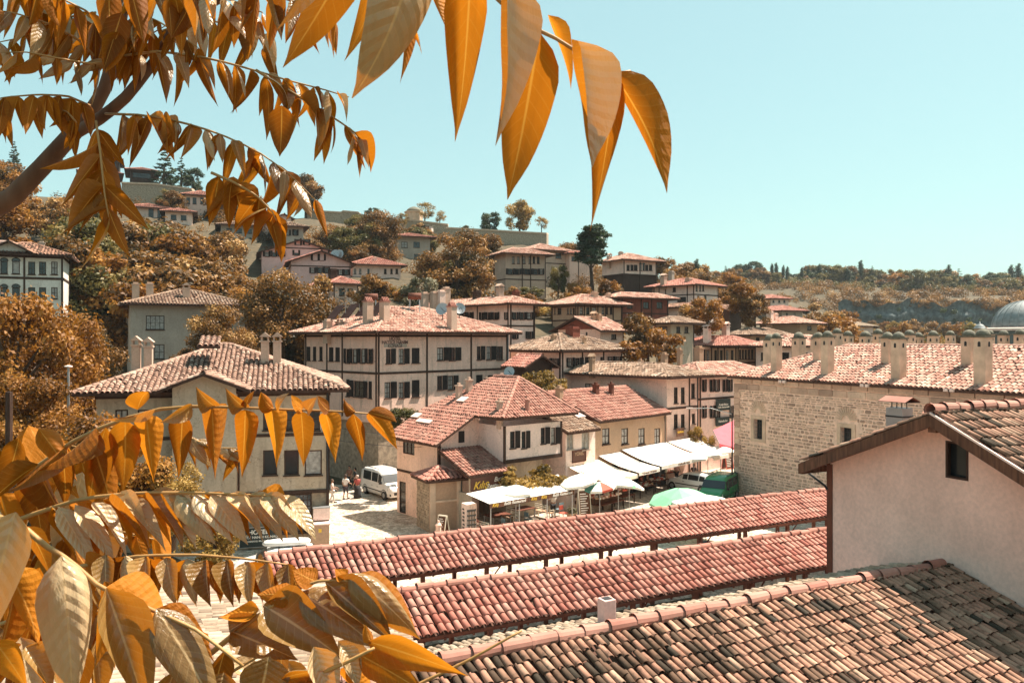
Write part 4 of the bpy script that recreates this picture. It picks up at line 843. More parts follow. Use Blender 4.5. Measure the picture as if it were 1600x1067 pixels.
# stone kiosk with its own little tiled roof
h = House('stone_hut', 'small square stone hut with a red tiled hip roof beside the restaurant', 'hut', 647, 671, 723, 47.9, 62, 752, 0, 'tan', wv=2.0); KI = h
h.beam('R', -.03, h.wu+.03, 1.72, 1.84, .07, 'string_course', M['stonetrim']); h.beam('R', .02, .38, -.2, h.ze-.05, .05, 'pilaster', M['stonetrim']); h.beam('R', h.wu-.4, h.wu-.02, -.2, h.ze-.05, .05, 'pilaster', M['stonetrim'])
h.beam('R', .95, 1.55, 2.28, 2.55, .01, 'plaque', M['tan'])
h.done('hip', 24, .3, 't_red', pw=.3, row=.36)
mb = MB(); r5 = random.Random(5); P = h.face('L')
z = .05
while z < 2.8:
    hh = r5.uniform(.14, .24); x = .02
    while x < h.wv-.1:
        ww = min(r5.uniform(.2, .5), h.wv-x); mb.par(P(x+.012, z+.012, .004), h.v*(ww-.024), UP*(hh-.024), -h.u*r5.uniform(.02, .05)); x += ww
    z += hh
o = mb.build('stones', M['stonebase'], h.root); o['kind'] = 'stuff'

# ------------------------------------------------------------------ shop row behind the awnings
h = House('small_shop', 'narrow white shop with two grey windows and a carved brown sign', 'shop', None, 884, 930, 54.2, 44, 672, 0, 'whiter', wv=7, group=None)
h.win('R', [(884.5+1, 896), (909, 921)], 675, 702, 'w', nx=2, ny=2, pane='curtain', fm=M['grey'])
SP = h.face('R'); tp = math.tan(R(23)); h.done(None, 20)
zt = h.ze+.1; pl = [[h.P(-.4, -.5, zt-.2), h.P(h.wu+.0, -.5, zt-.2), h.P(h.wu, 7.5, zt+8*tp-.2), h.P(-.4, 7.5, zt+8*tp-.2)]]
make_roof(h.root, [[p-h.v*0 for p in pl[0]]], [], 't_brown', pw=.26, row=.36)
mb = MB(); p, e, s, n = on_plane(904, 651, pl[0]); mb.par(p-e*.45-s*.3+n*.1, e*.9, s*.6, n*.06); mb.build('skylight', M['whiter'], h.root)
s_ = h.solve('R', 904); q = thing('shop_sign', 'carved brown wooden shop sign below the two grey windows', 'sign', tuple(SP(s_, h.zat('R', s_, 712), .02)))
sp = ORG[q]; mb = MB(); mb.par(sp-h.u*.72-UP*.42, h.u*1.45, UP*.84, -h.v*.05); mb.build('board', M['signbrown'], q)
mb = MB(); c_ = sp-h.u*.72-UP*.42-h.v*.051
for a, e, f in ((c_, h.u*1.45, UP*.05), (c_+UP*.79, h.u*1.45, UP*.05), (c_+UP*.05, h.u*.05, UP*.74), (c_+UP*.05+h.u*1.4, h.u*.05, UP*.74)): mb.par(a, e, f, -h.v*.03)
mb.build('frame', M['rwood'], q); text_obj('lettering', 'YÖREL', .32, face_matrix(sp+UP*.05-h.v*.056, h.u, -h.v), M['tan'], q)
h = House('tan_building', 'long tan plastered shop building with four tall windows and a red roof', 'shop', None, 930, 1041, 57, 43, 657, 0, 'tan', wv=7.5, group=None); TB = h
h.win('R', [(941, 952.5), (971, 981.5), (997.5, 1007.5), (1022.5, 1031.5)], 669, 694, 'w', nx=2, ny=2, pane='curtain')
P = h.P; tp = math.tan(R(25)); h.done(None)
zt = h.ze+.12
zr = zt+3.8*tp
pl = [[P(-.05, -.45, zt-.15), P(h.wu+.05, -.45, zt-.15), P(h.wu+.05, 3.75, zr), P(-.9, 3.75, zr)], [P(h.wu+.05, 7.9, zt-.15), P(-.05, 7.9, zt-.15), P(-.9, 3.75, zr), P(h.wu+.05, 3.75, zr)]]
make_roof(h.root, pl, [(pl[0][3], pl[0][2])], 't_salmon', pw=.30, row=.42)
mb = MB(); mb.add([P(.02, 0, h.ze-.05), P(.02, 7.5, h.ze-.05), P(.02, 3.75, zr-.1)], [(0, 1, 2)]); mb.build('gable_boards', M['redwall'], h.root)
h.chimney(874, 602, 632, .55, 'plain', 'tan', d=58.5); h.chimney(931, 597, 607, .5, 'plain', 'rwood', d=62); h.chimney(955, 596, 604, .4, 'plain', 'rwood', d=63)
mb = MB(); s_ = h.solve('R', 1038); mb.tube([h.face('R')(s_, -.5, .08), h.face('R')(s_, h.ze-.1, .08)], .05, 6); mb.build('downpipe', M['darkmetal'], h.root)
# awnings: from the shop walls out over the square
aw_u, aw_n = az(43), az(133)
base = at(884, H0, 54.2)
def wall_pt(px, z, out):      # along the shop front line through the tan building
    q = (px-800)/F; c = TB.C; c2 = c+aw_n*out; s = (q*c2.y-c2.x)/(aw_u.x-q*aw_u.y); p = c2+aw_u*s; return Vector((p.x, p.y, z))
def awning(label, xa, xb, zt, zb, out, mt, sag=.14, txt=None, grp='shop awnings over the square'):
    a, b = wall_pt(xa, zt, .04), wall_pt(xb, zt, .04); c, d = b+aw_n*out+UP*(zb-zt), a+aw_n*out+UP*(zb-zt)
    q = thing('awning', label, 'awning', tuple(a), grp); mb = MB(); n = 8
    top = [[a.lerp(b, i/n).lerp(d.lerp(c, i/n), j/4)-UP*(sag*math.sin(math.pi*j/4)+.05*math.sin(i*2.1)*(j/4)) for j in range(5)] for i in range(n+1)]
    for i in range(n):
        for j in range(4): mb.quad(top[i][j], top[i+1][j], top[i+1][j+1], top[i][j+1]); mb.quad(*[p-UP*.02 for p in (top[i][j+1], top[i+1][j+1], top[i+1][j], top[i][j])])
    mb.build('fabric', mt, q, True)
    mb = MB(); mb.par(d-UP*.24, c-d, UP*.235, aw_n*.02); mb.build('valance', mt, q)
    mb = MB(); mb.tube([a-UP*.03, b-UP*.03], .05, 6); mb.tube([d-UP*.03-aw_n*.05, c-UP*.03-aw_n*.05], .04, 6)
    for k in (.06, .94): mb.tube([a.lerp(b, k)-UP*.1, d.lerp(c, k)-UP*.1], .025, 5)
    mb.build('frame', M['metal'], q)
    if txt: text_obj('lettering', txt, .20, face_matrix(d.lerp(c, .5)-UP*.18+aw_n*.024, aw_u, aw_n), M['rwood'], q, sx=1.4)
    return q
awning('cream awning nearest the restaurant, over the souvenir tables', 884, 936, 2.95, 2.25, 3.3, M['cancream'])
awning('white awning below the left half of the tan building', 936, 969, 3.2, 2.4, 3.4, M['canvas'], txt='Yöresel Ürünler')
awning('widest white awning in the middle of the row', 972, 1041, 3.35, 2.5, 3.4, M['canvas'], txt='Hediyelik Eşya')
awning('white awning at the far end beside the bushy plant', 1044, 1083, 3.35, 2.5, 4.0, M['canvas'])
# pink awning by the inn
q = thing('awning', 'pink red awning between the bushy plant and the stone inn', 'awning', tuple(at(1130, 668, 68)), 'pink awnings')
a, b, c, d = at(1114, 672, 67), at(1150, 655, 71), at(1152, 700, 65), at(1124, 693, 63.5)
mb = MB(); mb.quad(a, b, c, d); mb.quad(*[p-UP*.02 for p in (d, c, b, a)]); mb.build('fabric', M['pinkcan'], q); mb = MB(); mb.par(d-UP*.25, c-d, UP*.245, (.01, -.02, 0)); mb.build('valance', M['pinkcan'], q); mb = MB(); mb.tube([a, d], .04, 5); mb.tube([b, c], .04, 5); mb.build('frame', M['metal'], q)
# signs of the shuttered house and the far corner house
for px, py, w_, h_, mt, tx, ik, sz, lab in ((1128, 632, 2.1, 1.0, 'signgreen', 'Konak Bahçe\nCafe Restaurant', 'ink', .26, 'dark blue sign with white lettering on the black shuttered house'), (1127, 658, 2.0, .75, 'signgreen', 'Kahvaltı Evi', 'ink', .28, 'lower dark sign with pale lettering above the pink awning')):
    s_ = SHH.solve('R', px); p = SHH.face('R')(s_, SHH.zat('R', s_, py), .12); q = thing('shop_sign', lab, 'sign', tuple(p))
    mb = MB(); mb.par(p-SHH.u*w_/2-UP*h_/2, SHH.u*w_, UP*h_, -SHH.v*.06); mb.build('board', M[mt], q); text_obj('lettering', tx, sz, face_matrix(p-SHH.v*.065-UP*.05, SHH.u, -SHH.v), M[ik], q)
p = at(1062.5, 675, 65.6); q = thing('shop_sign', 'small brown sign under the lower windows of the old white house', 'sign', tuple(p)); u_ = az(48); n_ = az(138)
mb = MB(); mb.par(p-u_*.5-UP*.33, u_*1.0, UP*.66, n_*.05); mb.build('board', M['verge'], q); text_obj('lettering', 'SAFRAN', .22, face_matrix(p+n_*.055-UP*.06, u_, n_), M['inkyel'], q)

# restaurant terrace: flat awning with lettered valance and creeper
ru, rn = RH.u, -RH.v
T0 = ground_at(735, 826, 0)
a, b = ground_at(728, 771, 2.65), ground_at(872, 741, 2.75); d_, c_ = ground_at(765, 787, 2.35), ground_at(897, 765, 2.35)
q = thing('restaurant_awning', 'flat white restaurant awning with a lettered dark valance', 'awning', tuple(a))
mb = MB(); n = 10
for i in range(n):
    p = [a.lerp(b, i/n), a.lerp(b, (i+1)/n), d_.lerp(c_, (i+1)/n), d_.lerp(c_, i/n)]; k = .05*math.sin(i*1.7)
    mb.quad(*p); mb.quad(*[x-UP*.02 for x in p[::-1]])
mb.build('fabric', M['canvas'], q); fd = (c_-d_).normalized(); fn = Vector((fd.y, -fd.x, 0))
mb = MB(); mb.par(d_-UP*.26, c_-d_, UP*.255, fn*.02); mb.build('valance', M['verge'], q)
for i, (tx, ik) in enumerate((('Kılış', 'inkyel'), ('Butik Restaurant', 'ink'), ('Kılış', 'inkyel'), ('Kılış', 'inkyel'), ('Butik Restaurant', 'ink'))):
    text_obj('lettering', tx, .24, face_matrix(d_.lerp(c_, (.06, .28, .5, .62, .85)[i])-UP*.2+fn*.024, fd, fn), M[ik], q, shear=.3)
for k in (.02, .34, .67, .985):
    p = d_.lerp(c_, k)-fn*.06; mb = MB(); mb.par(Vector((p.x-.03, p.y-.03, 0)), (.06, 0, 0), (0, .06, 0), (0, 0, 2.38)); mb.build('post', M['metal'], q)

# ------------------------------------------------------------------ market galleries: posts, beams, single tiles
TILE = {}
def tile_mesh(pw, L, mt, key, seg=6, lift=.03):
    if (key) in TILE: return TILE[key]
    mb = MB(); r0, r1 = pw*.43, pw*.36; th = .014
    for q, (rr, y, hh) in enumerate(((r0, 0, lift), (r1, L, 0))):
        for j in range(seg+1): a = math.pi*j/seg; mb.v.append(Vector((rr*math.cos(a), y, hh+rr*.85*math.sin(a))))
        for j in range(seg+1): a = math.pi*j/seg; mb.v.append(Vector(((rr-th)*math.cos(a), y, hh+(rr-th)*.85*math.sin(a))))
    k = seg+1
    for j in range(seg):
        mb.f.append([j, j+1, 2*k+j+1, 2*k+j][::-1]); mb.m.append(0)
        mb.f.append([j, k+j, k+j+1, j+1][::-1]); mb.m.append(0)
    me = mb.mesh('tile', mt); me.polygons.foreach_set('use_smooth', [True]*len(me.polygons))
    me.polygons.update() if hasattr(me.polygons, 'update') else None
    TILE[key] = me; return me
def tile_roof(root, poly, pw, row, mt1, mtn, key, limit=300, jit=1.0, name='tile'):
    """nearest `limit` tiles as objects of their own, the rest as one joined part"""
    o, e, s, n, sp = tile_spots(poly, pw, row); L = row*1.14
    me = tile_mesh(pw, L, mt1, key)
    item = []
    for x, y, l, j in sp:
        c = o+e*x+s*y; v = c-CAMP; inb = 0 if -.72 < v.x/max(v.y, .1) < .72 and v.z/max(v.y, .1) > -.48 else 1e3
        item.append((inb+v.length, x, y, l))
    item.sort(); rest = []
    for i, (_, x, y, l) in enumerate(item):
        dx, dn, rz = random.gauss(0, .012*jit), abs(random.gauss(0, .008*jit)), random.gauss(0, .022*jit); dy = random.gauss(0, .015*jit); dn += .032*float(sag(x, y))+.02
        if random.random() < .03: dy -= random.uniform(.04, .12); rz += random.gauss(0, .09)
        if i < limit:
            c = o+e*(x+dx)+s*(y+dy)+n*(dn+.004); X = e*math.cos(rz)+s*math.sin(rz); Y = s*math.cos(rz)-e*math.sin(rz)
            f = min(1, l/L); Mx = Matrix(((X.x, Y.x*f, n.x, c.x), (X.y, Y.y*f, n.y, c.y), (X.z, Y.z*f, n.z, c.z), (0, 0, 0, 1)))
            place(name, me, Mx, root)
        else: rest.append((x+dx, y+dy, l, dn, rz))
    if rest:
        A = np.array(rest); K = len(A); ph = np.linspace(0, math.pi, 6); V = np.zeros((K, 2, 6, 3)); e_, s_, n_, o_ = (np.array(q) for q in (e, s, n, o))
        for q, (rr, hh) in enumerate(((pw*.43, .03), (pw*.36, 0))):
            V[:, q] = o_+(A[:, 0, None]-A[:, 4, None]*A[:, 2, None]*q+rr*np.cos(ph))[..., None]*e_+(A[:, 1, None]+A[:, 2, None]*q+0*ph)[..., None]*s_+(A[:, 3, None]+hh+rr*.85*np.sin(ph))[..., None]*n_
        b = np.arange(K)*12; Q = np.concatenate([np.stack([b+j, b+j+1, b+6+j+1, b+6+j], 1) for j in range(5)])[:, ::-1]
        np_obj('tiles', V.reshape(-1, 3), Q, mtn, root, np.repeat(np.clip(rng.normal(.5, .26, K), 0, 1), 12), True, 'stuff')
def ridge_tiles(root, a, b, r=.15, L=.45, mt='ridge', lip=True):
    t = (b-a).normalized(); sd_ = t.cross(UP).normalized(); n = sd_.cross(t); key = ('ridge', r, L)
    if key not in TILE:
        mb = MB(); k = 8; ring = [(0, 1.12), (.06, 1.12), (.07, 1.0), (L*1.1, .88)] if lip else [(0, 1), (L*1.1, .86)]
        for y, q in ring:
            mb.v += [Vector((math.cos(-.5+j*(math.pi+1)/k)*r*q, y, math.sin(-.5+j*(math.pi+1)/k)*r*q)) for j in range(k+1)]
        for i in range(len(ring)-1):
            for j in range(k): mb.f.append([i*(k+1)+j, i*(k+1)+j+1, (i+1)*(k+1)+j+1, (i+1)*(k+1)+j][::-1]); mb.m.append(0)
        TILE[key] = mb.mesh('ridge_tile', M[mt], smooth=False)
    m = int((b-a).length/L)
    for i in range(m):
        c = a+t*(i*L)+n*(random.gauss(.0, .014)+.035*float(sag(i*L, 0)))+sd_*random.gauss(0, .01); j = random.gauss(0, .03); t2 = (t+sd_*j+n*random.gauss(0, .02)).normalized(); s2 = t2.cross(UP).normalized(); n2 = s2.cross(t2)
        place('ridge_tile', TILE[key], Matrix(((s2.x, t2.x, n2.x, c.x), (s2.y, t2.y, n2.y, c.y), (s2.z, t2.z, n2.z, c.z), (0, 0, 0, 1))), root)
def gallery(label, A, s0, s1, w, zr, drop, pitch_w, row, key):
    A = Vector((A[0], A[1], 0)); q = thing('market_gallery', label, 'gallery', tuple(A+u1*s0), 'long tiled market galleries')
    a, b = A+u1*s0+UP*zr, A+u1*s1+UP*zr; wv = n1_*w-UP*drop; wb = -n1_*w-UP*drop
    front = [a+wv, b+wv, b, a]; backp = [b+wb, a+wb, a, b]
    mb = MB()
    for p in (front, backp): mb.prism([x-UP*.03 for x in p], (0, 0, -.07))
    mb.build('roof_boards', M['rwood'], q)
    mb = MB()
    for p in (front, backp): mb.add([x-UP*.02 for x in p], [(0, 1, 2, 3)])
    mb.build('roof_underlay', M['underlay'], q)
    tile_roof(q, front, pitch_w, row, M['to_red'], M['t_red'], key, jit=.7)
    ridge_tiles(q, a+UP*.05, b+UP*.05, .135, .5)
    tiles_obj([backp], M['t_red'], q, pitch_w, row, name='back_tiles')
    for sgn in (1, -1):
        c = A+n1_*(w-.28)*sgn; mb = MB(); zb = zr-drop*(w-.28)/w-.12
        mb.par(c+u1*s0+UP*(zb-.2), u1*(s1-s0), UP*.2, n1_*.12); mb.build('beam', M['rwood'], q)
        n = int((s1-s0)/2.6)
        for i in range(n+1):
            p = c+u1*(s0+.2+(s1-s0-.5)*i/n); mb = MB(); mb.box(p, u1, n1_, .07, .07, -.3, zb-.203); po = mb.build('post', M['rwood'], q)
            if i and sgn > 0 and i % 2: mb = MB(); mb.tube([p+UP*(zb-.9), p+u1*.6+UP*(zb-.22)], .035, 4); mb.build('brace', M['rwood'], po)
    for i in range(int((s1-s0)/.9)):
        p = a+u1*(.3+i*.9)-UP*.11; mb = MB(); mb.par(p-UP*.08, u1*.07, wv, UP*.07); mb.build('rafter', M['rwood'], q)
    return q
gallery('far red tiled gallery roof running along the square', (1.49, 34), -11.6, 17.6, 1.9, 3.72, .78, .255, .40, 'gal')
gallery('near red tiled gallery roof parallel to the far one', (3.32, 27.8), -8.0, 13.2, 1.80, 3.78, .75, .255, .40, 'gal')
# planted strip with a pale kerb between the galleries
ps = Vector((1.49, 34, 0))+n1_*2.75; mb = MB(); mb.par(ps-u1*10, u1*17, n1_*.2, UP*.28); k = mb.build('kerb', M['whiter'], loc=tuple(ps)); k['kind'] = 'structure'
mb = MB(); mb.par(ps-u1*10-n1_*1.1, u1*17, n1_*1.09, UP*.16); k = mb.build('planting_bed', M['ground'], loc=tuple(ps)); k['kind'] = 'structure'

# ------------------------------------------------------------------ the stone inn (courtyard han) with its chimneys
uW, uN = az(153.3), az(63.3)        # along the long wall towards us / across the building
HC = Vector((16.3, 59, 0)); HZ = 8.85
q = thing('stone_inn', 'long rubble stone inn with small windows and a pink tiled roof', 'inn', (16.3, 59, 0)); INN = q
HP = lambda s, z, off: HC+uW*s+UP*z-uN*off
def hs(px): k = (px-800)/F; return (k*HC.y-HC.x)/(uW.x-k*uW.y)
def hz(px, py): s = hs(px); return CZ+(H0-py)*(HC.y+uW.y*s)/F
ops = []
for x0, x1, y0, y1 in ((1176, 1194, 655, 686), (1312, 1333, 668, 705)):
    a, b = hs(x0), hs(x1); c = (a+b)/2; z1, z0 = hz((x0+x1)/2, y0), hz((x0+x1)/2, y1); ops.append((c-.42, c+.42, z0, z1))
for s in (14.0, 20.5, 27): ops.append((s-.42, s+.42, 3.0, 4.5))
LW = 34; mb = MB()
wall_grid(mb, HP, LW, -1, HZ, ops, .35)
mb.quad(HC-UP, HC+uN*10.5-UP, HC+uN*10.5+UP*HZ, HC+UP*HZ)
mb.build('wall', M['mortar'], q)
for a, b, c, d in ops:
    mb = MB()
    for x0, x1, z0, z1 in ((a-.28, a, c-.2, d+.25), (b, b+.28, c-.2, d+.25), (a, b, d, d+.25), (a, b, c-.2, c)): mb.par(HP(x0, z0, .002), uW*(x1-x0), UP*(z1-z0), -uN*.05)
    wo = mb.build('window', M['stonetrim'], q); mb = MB(); mb.par(HP(a, c, -.33), uW*(b-a), UP*(d-c), -uN*.03); mb.build('pane', M['glass'], wo)
    mb = MB()
    for i in range(1, 4): x = a+(b-a)*i/4; mb.tube([HP(x, c, -.12), HP(x, d, -.12)], .016, 4)
    for i in range(1, 5): z = c+(d-c)*i/5; mb.tube([HP(a, z, -.12), HP(b, z, -.12)], .014, 4)
    mb.build('iron_bars', M['darkmetal'], wo)
    # relieving fan arch over the window
    mb = MB(); cc = HP((a+b)/2, d+.45, .03)
    for i in range(13):
        t = math.pi*(i+.5)/13; dr = uW*math.cos(t)+UP*math.sin(t); pr = -uW*math.sin(t)+UP*math.cos(t)
        mb.par(cc+dr*.3-pr*.035-uN*.0, dr*.55, pr*.075, -uN*.035)
    mb.build('fan_arch', M['stonetrim'], q)
r9 = random.Random(9); stones = []; z = .05
while z < HZ-1.05:
    hh = r9.choice((.13, .16, .19, .22, .27)); x = r9.uniform(0, .15)
    while x < LW-.1:
        ww = r9.uniform(.16, .62)*(1.25 if r9.random() < .2 else 1)
        if r9.random() < .06: ww = .22
        h2 = hh*r9.uniform(.72, 1.0)
        if not any(a-.3 < x+ww and x < b+.3 and c-.22 < z+hh and z < d+.98 for a, b, c, d in ops): stones.append((x+.022, min(LW, x+ww-.022), z+.018+(hh-h2)*r9.random(), h2-.034, r9.uniform(.015, .06)))
        x += ww
    z += hh
z0s = [(HZ-1.02, .46), (HZ-.54, .46)]
for z, hh in z0s:
    x = 0
    while x < LW:
        ww = r9.uniform(.8, 1.7); stones.append((x+.008, x+ww-.008, z+.01, hh-.02, .05+.05*(z > HZ-.6))); x += ww
for z in np.arange(.1, HZ-1.1, .42): stones.append((0.01, r9.uniform(.45, .8), z, .40, .065))
def stone_geo(x0, x1, z, hh, pr):
    cx, cz, a, b = (x0+x1)/2, z+hh/2, (x1-x0)/2, hh/2; ring = []
    for k in range(8):
        t = math.pi*(k+.5)/4; c, s = math.cos(t), math.sin(t); dr_ = hh > .38; q = r9.uniform(.98, 1) if dr_ else r9.uniform(.86, 1.04); e = .08 if dr_ else .55
        ring.append((cx+a*q*math.copysign(abs(c)**e, c), cz+b*(r9.uniform(.97, 1) if dr_ else r9.uniform(.84, 1.04))*math.copysign(abs(s)**e, s)))
    f = [(cx+(x-cx)*(1-.025/max(.06, a)), cz+(y-cz)*(1-.025/max(.05, b))) for x, y in ring]
    return [HP(x, y, .0) for x, y in ring]+[HP(x, y, pr) for x, y in f]
FQ = [tuple(range(8, 16))]+[(k, (k+1) % 8, 8+(k+1) % 8, 8+k) for k in range(8)]
def seen(st):
    p = HP((st[0]+st[1])/2, st[2], 0); px = 800+p.x/p.y*F; py = H0-(p.z-CZ)/p.y*F
    vis = px < 1600 and py < (775 if px < 1250 else 728-(px-1250)*.39)
    return (st[1]-st[0])*st[3]/(p.length**2)*(1 if vis else 1e-6)
stones.sort(key=seen, reverse=True)
for st in stones[:300]:
    mb = MB(); mb.add(stone_geo(*st), FQ); mb.build('stone', M['stone1o'], q)
mb = MB(); T = []
for st in stones[300:]: mb.add(stone_geo(*st), FQ); T += [min(1, max(0, r9.gauss(.5, .25)))]*16
o = mb.build('stones', M['stone1'], q); o['kind'] = 'stuff'; a = o.data.attributes.new('tint', 'FLOAT', 'POINT'); a.data.foreach_set('value', np.array(T, np.float32))
# roof (hip) over the front range: width 11
tpi = 2.15/5.5; o_ = .35
Hq = lambda s, t, z: HC+uW*s+uN*t+UP*z
zE_ = HZ-.05
pl, rg = hip_planes(lambda s, t, z: Hq(t, s, z), -o_, 11+o_, -o_, LW+o_, zE_, tpi, 'hip')
ro = make_roof(q, pl, rg, 't_pink', pw=.30, row=.42)
def inn_roof(px, py):  # point on the street slope
    return on_plane(px, py, [Hq(-o_, -o_, zE_), Hq(LW, -o_, zE_), Hq(LW, 5.5, zE_+tpi*5.8)])[0]
def inn_chimney(root, base, top, w, lab=None, lean=0):
    mb = MB(); b = Vector((base.x, base.y, base.z-.5)); zt = top-.0
    mb.box(b, uW, uN, w/2, w/2, b.z, zt); c = mb.build('chimney', M['stonetrim'], root, bevel=.03)
    mb = MB(); mb.box(b, uW, uN, w/2+.08, w/2+.08, zt+.003, zt+.1); mb.build('chimney_moulding', M['lead'], c)
    mb = MB(); mb.lathe([(w*.56*math.cos(t), w*.55*math.sin(t)) for t in np.linspace(0, 1.45, 7)], Vector((b.x, b.y, zt+.1)), 10); mb.build('chimney_dome', M['lead'], c, True)
    for dr, nr in ((uW, -uN), (-uN, uW)):
        for k in ((0,) if w < .6 else (-.0,)):
            p = Vector((b.x, b.y, zt-.5))+nr*(w/2+.004); mb = MB(); r = w*.12
            mb.prism([p-dr*r, p+dr*r, p+dr*r+UP*.2]+[p+dr*r*math.cos(a)+UP*(.2+r*math.sin(a)) for a in np.linspace(.4, 2.74, 5)]+[p-dr*r+UP*.2], nr*.006); mb.build('smoke_hole', M['black'], c)
for px, yb, yt, w_ in ((1213, 584, 529, .56), (1293, 589, 527, .60), (1404, 595, 530, .62), (1536, 602, 527, .66), (1387, 571, 529, .58), (1514, 572, 527, .62), (1279, 566, 528, .55)):
    p = inn_roof(px, yb-4); inn_chimney(q, p, CZ+(H0-yt)*p.y/F, w_)
for px, py in ((1229, 596), (1358, 602), (1490, 609)):   # floodlights under the eave
    s = hs(px); p = HP(s, hz(px, py), .25); f = thing('floodlight', {1229: 'white twin floodlight under the inn eave, farthest along the wall', 1358: 'white twin floodlight under the inn eave, middle one', 1490: 'white twin floodlight under the inn eave, nearest one'}[px], 'lamp', tuple(p), 'twin floodlights under the inn eave')
    for k in (-.18, .18): mb = MB(); mb.par(p+uW*(k-.12)-UP*.09, uW*.24, UP*.18, -uN*.2); mb.build('lamp_head', M['whiter'], f)
    mb = MB(); mb.par(p-uW*.2+UP*.095, uW*.4, UP*.05, uN*.3); mb.build('bracket', M['darkmetal'], f)
# the inn's other ranges behind: two more tiled roofs and rows of small chimneys
q2 = thing('inn_rear_range', 'rear range of the stone inn, pink roof with a row of little domed chimneys', 'inn', tuple(Hq(0, 30, 0)))
mb = MB(); mb.par(Hq(1, 27, -1), uW*33, uN*10, UP*(HZ+1-.2)); mb.build('wall', M['stonebase'], q2)
pl, rg = hip_planes(lambda s, t, z: Hq(t, s, z), 26.6, 37.4, .6, 34.4, HZ-.1, tpi, 'hip'); make_roof(q2, pl, rg, 't_pink', pw=.34, row=.46)
for px, yt, d_, w_ in ((1308, 516, 72, .7), (1325, 520, 74, .7), (1352, 521, 72, .75), (1372, 517, 73, .7), (1421, 519, 70, .72), (1435, 522, 73, .65), (1458, 520, 72, .72), (1485, 519, 73, .62), (1546, 518, 70, .6), (1568, 519, 68, .66), (1594, 518, 67, .7)):
    p = at(px, yt+5, d_); inn_chimney(q2, Vector((p.x, p.y, 10.2)), p.z, w_)
q3 = thing('inn_side_range', 'side range of the stone inn behind the two leftmost tall chimneys', 'inn', tuple(Hq(0, 12, 0)))
mb = MB(); mb.par(Hq(.2, 11.2, -1), uW*9, uN*15, UP*(HZ+1-.2)); mb.build('wall', M['stonebase'], q3)
pl, rg = hip_planes(lambda s, t, z: Hq(t, s, z), 10.9, 26.5, -.2, 9.6, HZ-.5, tpi*.5, 'hip'); make_roof(q3, pl, rg, 't_pink', pw=.34, row=.46)
for px, yt, d_, w_ in ((1203, 529, 63, .75), (1248, 526, 66, .8), (1277, 527, 64, .75)):
    p = at(px, yt+3, d_); inn_chimney(q3, Vector((p.x, p.y, 9.0)), p.z, w_)

# ------------------------------------------------------------------ near white gabled house, right
gd, gn = az(153.3), -az(63.3)          # along the gable wall towards us / outward normal
P0 = Vector((.3957*25, 25, 0)); GP = lambda s, z, off: P0+gd*s+gn*off+UP*z
q = thing('white_gable_house', 'near white gabled house with heavy brown verge boards and one dark window', 'house', (P0.x, P0.y, 4))
sa = 3.98; za = 9.47; sr = 11.0; tr = .425; tq2 = .49; zl = za-sa*tr
mb = MB(); wo = (3.86, 4.50, 7.80, 8.79)
wall_grid(mb, GP, sr, 0, zl-.06, [], .1)
tz = lambda s: (za-(sa-s)*tr if s <= sa else za-(s-sa)*tq2)-.06
zb = zl-.06; s_end = sa+(za-zl)/tq2
xs = [0, wo[0], sa, wo[1], s_end]
for s0, s1 in zip(xs[:-1], xs[1:]):
    if wo[0] <= s0 < wo[1]:
        mb.quad(GP(s0, zb, 0), GP(s1, zb, 0), GP(s1, wo[2], 0), GP(s0, wo[2], 0)); mb.quad(GP(s0, wo[3], 0), GP(s1, wo[3], 0), GP(s1, tz(s1), 0), GP(s0, tz(s0), 0))
    else: mb.quad(GP(s0, zb, 0), GP(s1, zb, 0), GP(s1, tz(s1)+1e-4, 0), GP(s0, tz(s0)+1e-4, 0))
mb.quad(GP(0, 0, 0), GP(0, 0, -9), GP(0, zb, -9), GP(0, zb, 0))
for a, b in (((wo[0], wo[2]), (wo[0], wo[3])), ((wo[1], wo[3]), (wo[1], wo[2])), ((wo[0], wo[3]), (wo[1], wo[3])), ((wo[1], wo[2]), (wo[0], wo[2]))):
    mb.quad(GP(*a, 0), GP(*a, -.22), GP(*b, -.22), GP(*b, 0))
mb.build('gable_wall', M['nearwall'], q)
fr = MB()
for a, b, c, d in ((wo[0], wo[0]+.06, wo[2], wo[3]), (wo[1]-.06, wo[1], wo[2], wo[3]), (wo[0]+.06, wo[1]-.06, wo[2], wo[2]+.06), (wo[0]+.06, wo[1]-.06, wo[3]-.06, wo[3])): fr.par(GP(a, c, -.12), gd*(b-a), UP*(d-c), gn*.13)
wi = fr.build('window', M['wood'], q); mb = MB(); mb.par(GP(wo[0], wo[2], -.2), gd*(wo[1]-wo[0]), UP*(wo[3]-wo[2]), gn*.015); mb.build('pane', M['glass'], wi)
# roof planes: left (away) and right (towards us)
ov = .75; ap = GP(sa, za+.10, ov); apb = GP(sa, za+.10, -11)
sl = -.51; el = GP(sl, za+.10-(sa-sl)*tr, ov); elb = GP(sl, za+.10-(sa-sl)*tr, -11)
sR = 9.5; er = GP(sR, za+.10-(sR-sa)*tq2, ov); erb = GP(sR, za+.10-(sR-sa)*tq2, -11)
left = [elb, el, ap, apb]; right = [er, erb, apb, ap]
mb = MB()
for p in (left, right): mb.prism([x-UP*.03 for x in p], (0, 0, -.09))
rf = mb.build('roof', M['eave'], q)
mb = MB()
for p in (left, right): mb.add([x-UP*.022 for x in p], [(0, 1, 2, 3)])
mb.build('roof_underlay', M['underlay'], rf)
tile_roof(rf, right, .195, .40, M['to_old'], M['t_old'], 'near2', limit=300, jit=1.3)
tiles_obj([left], M['t_old'], rf, .24, .42)
ridge_tiles(rf, ap+UP*.07+gn*.05, apb+UP*.07, .16, .52)
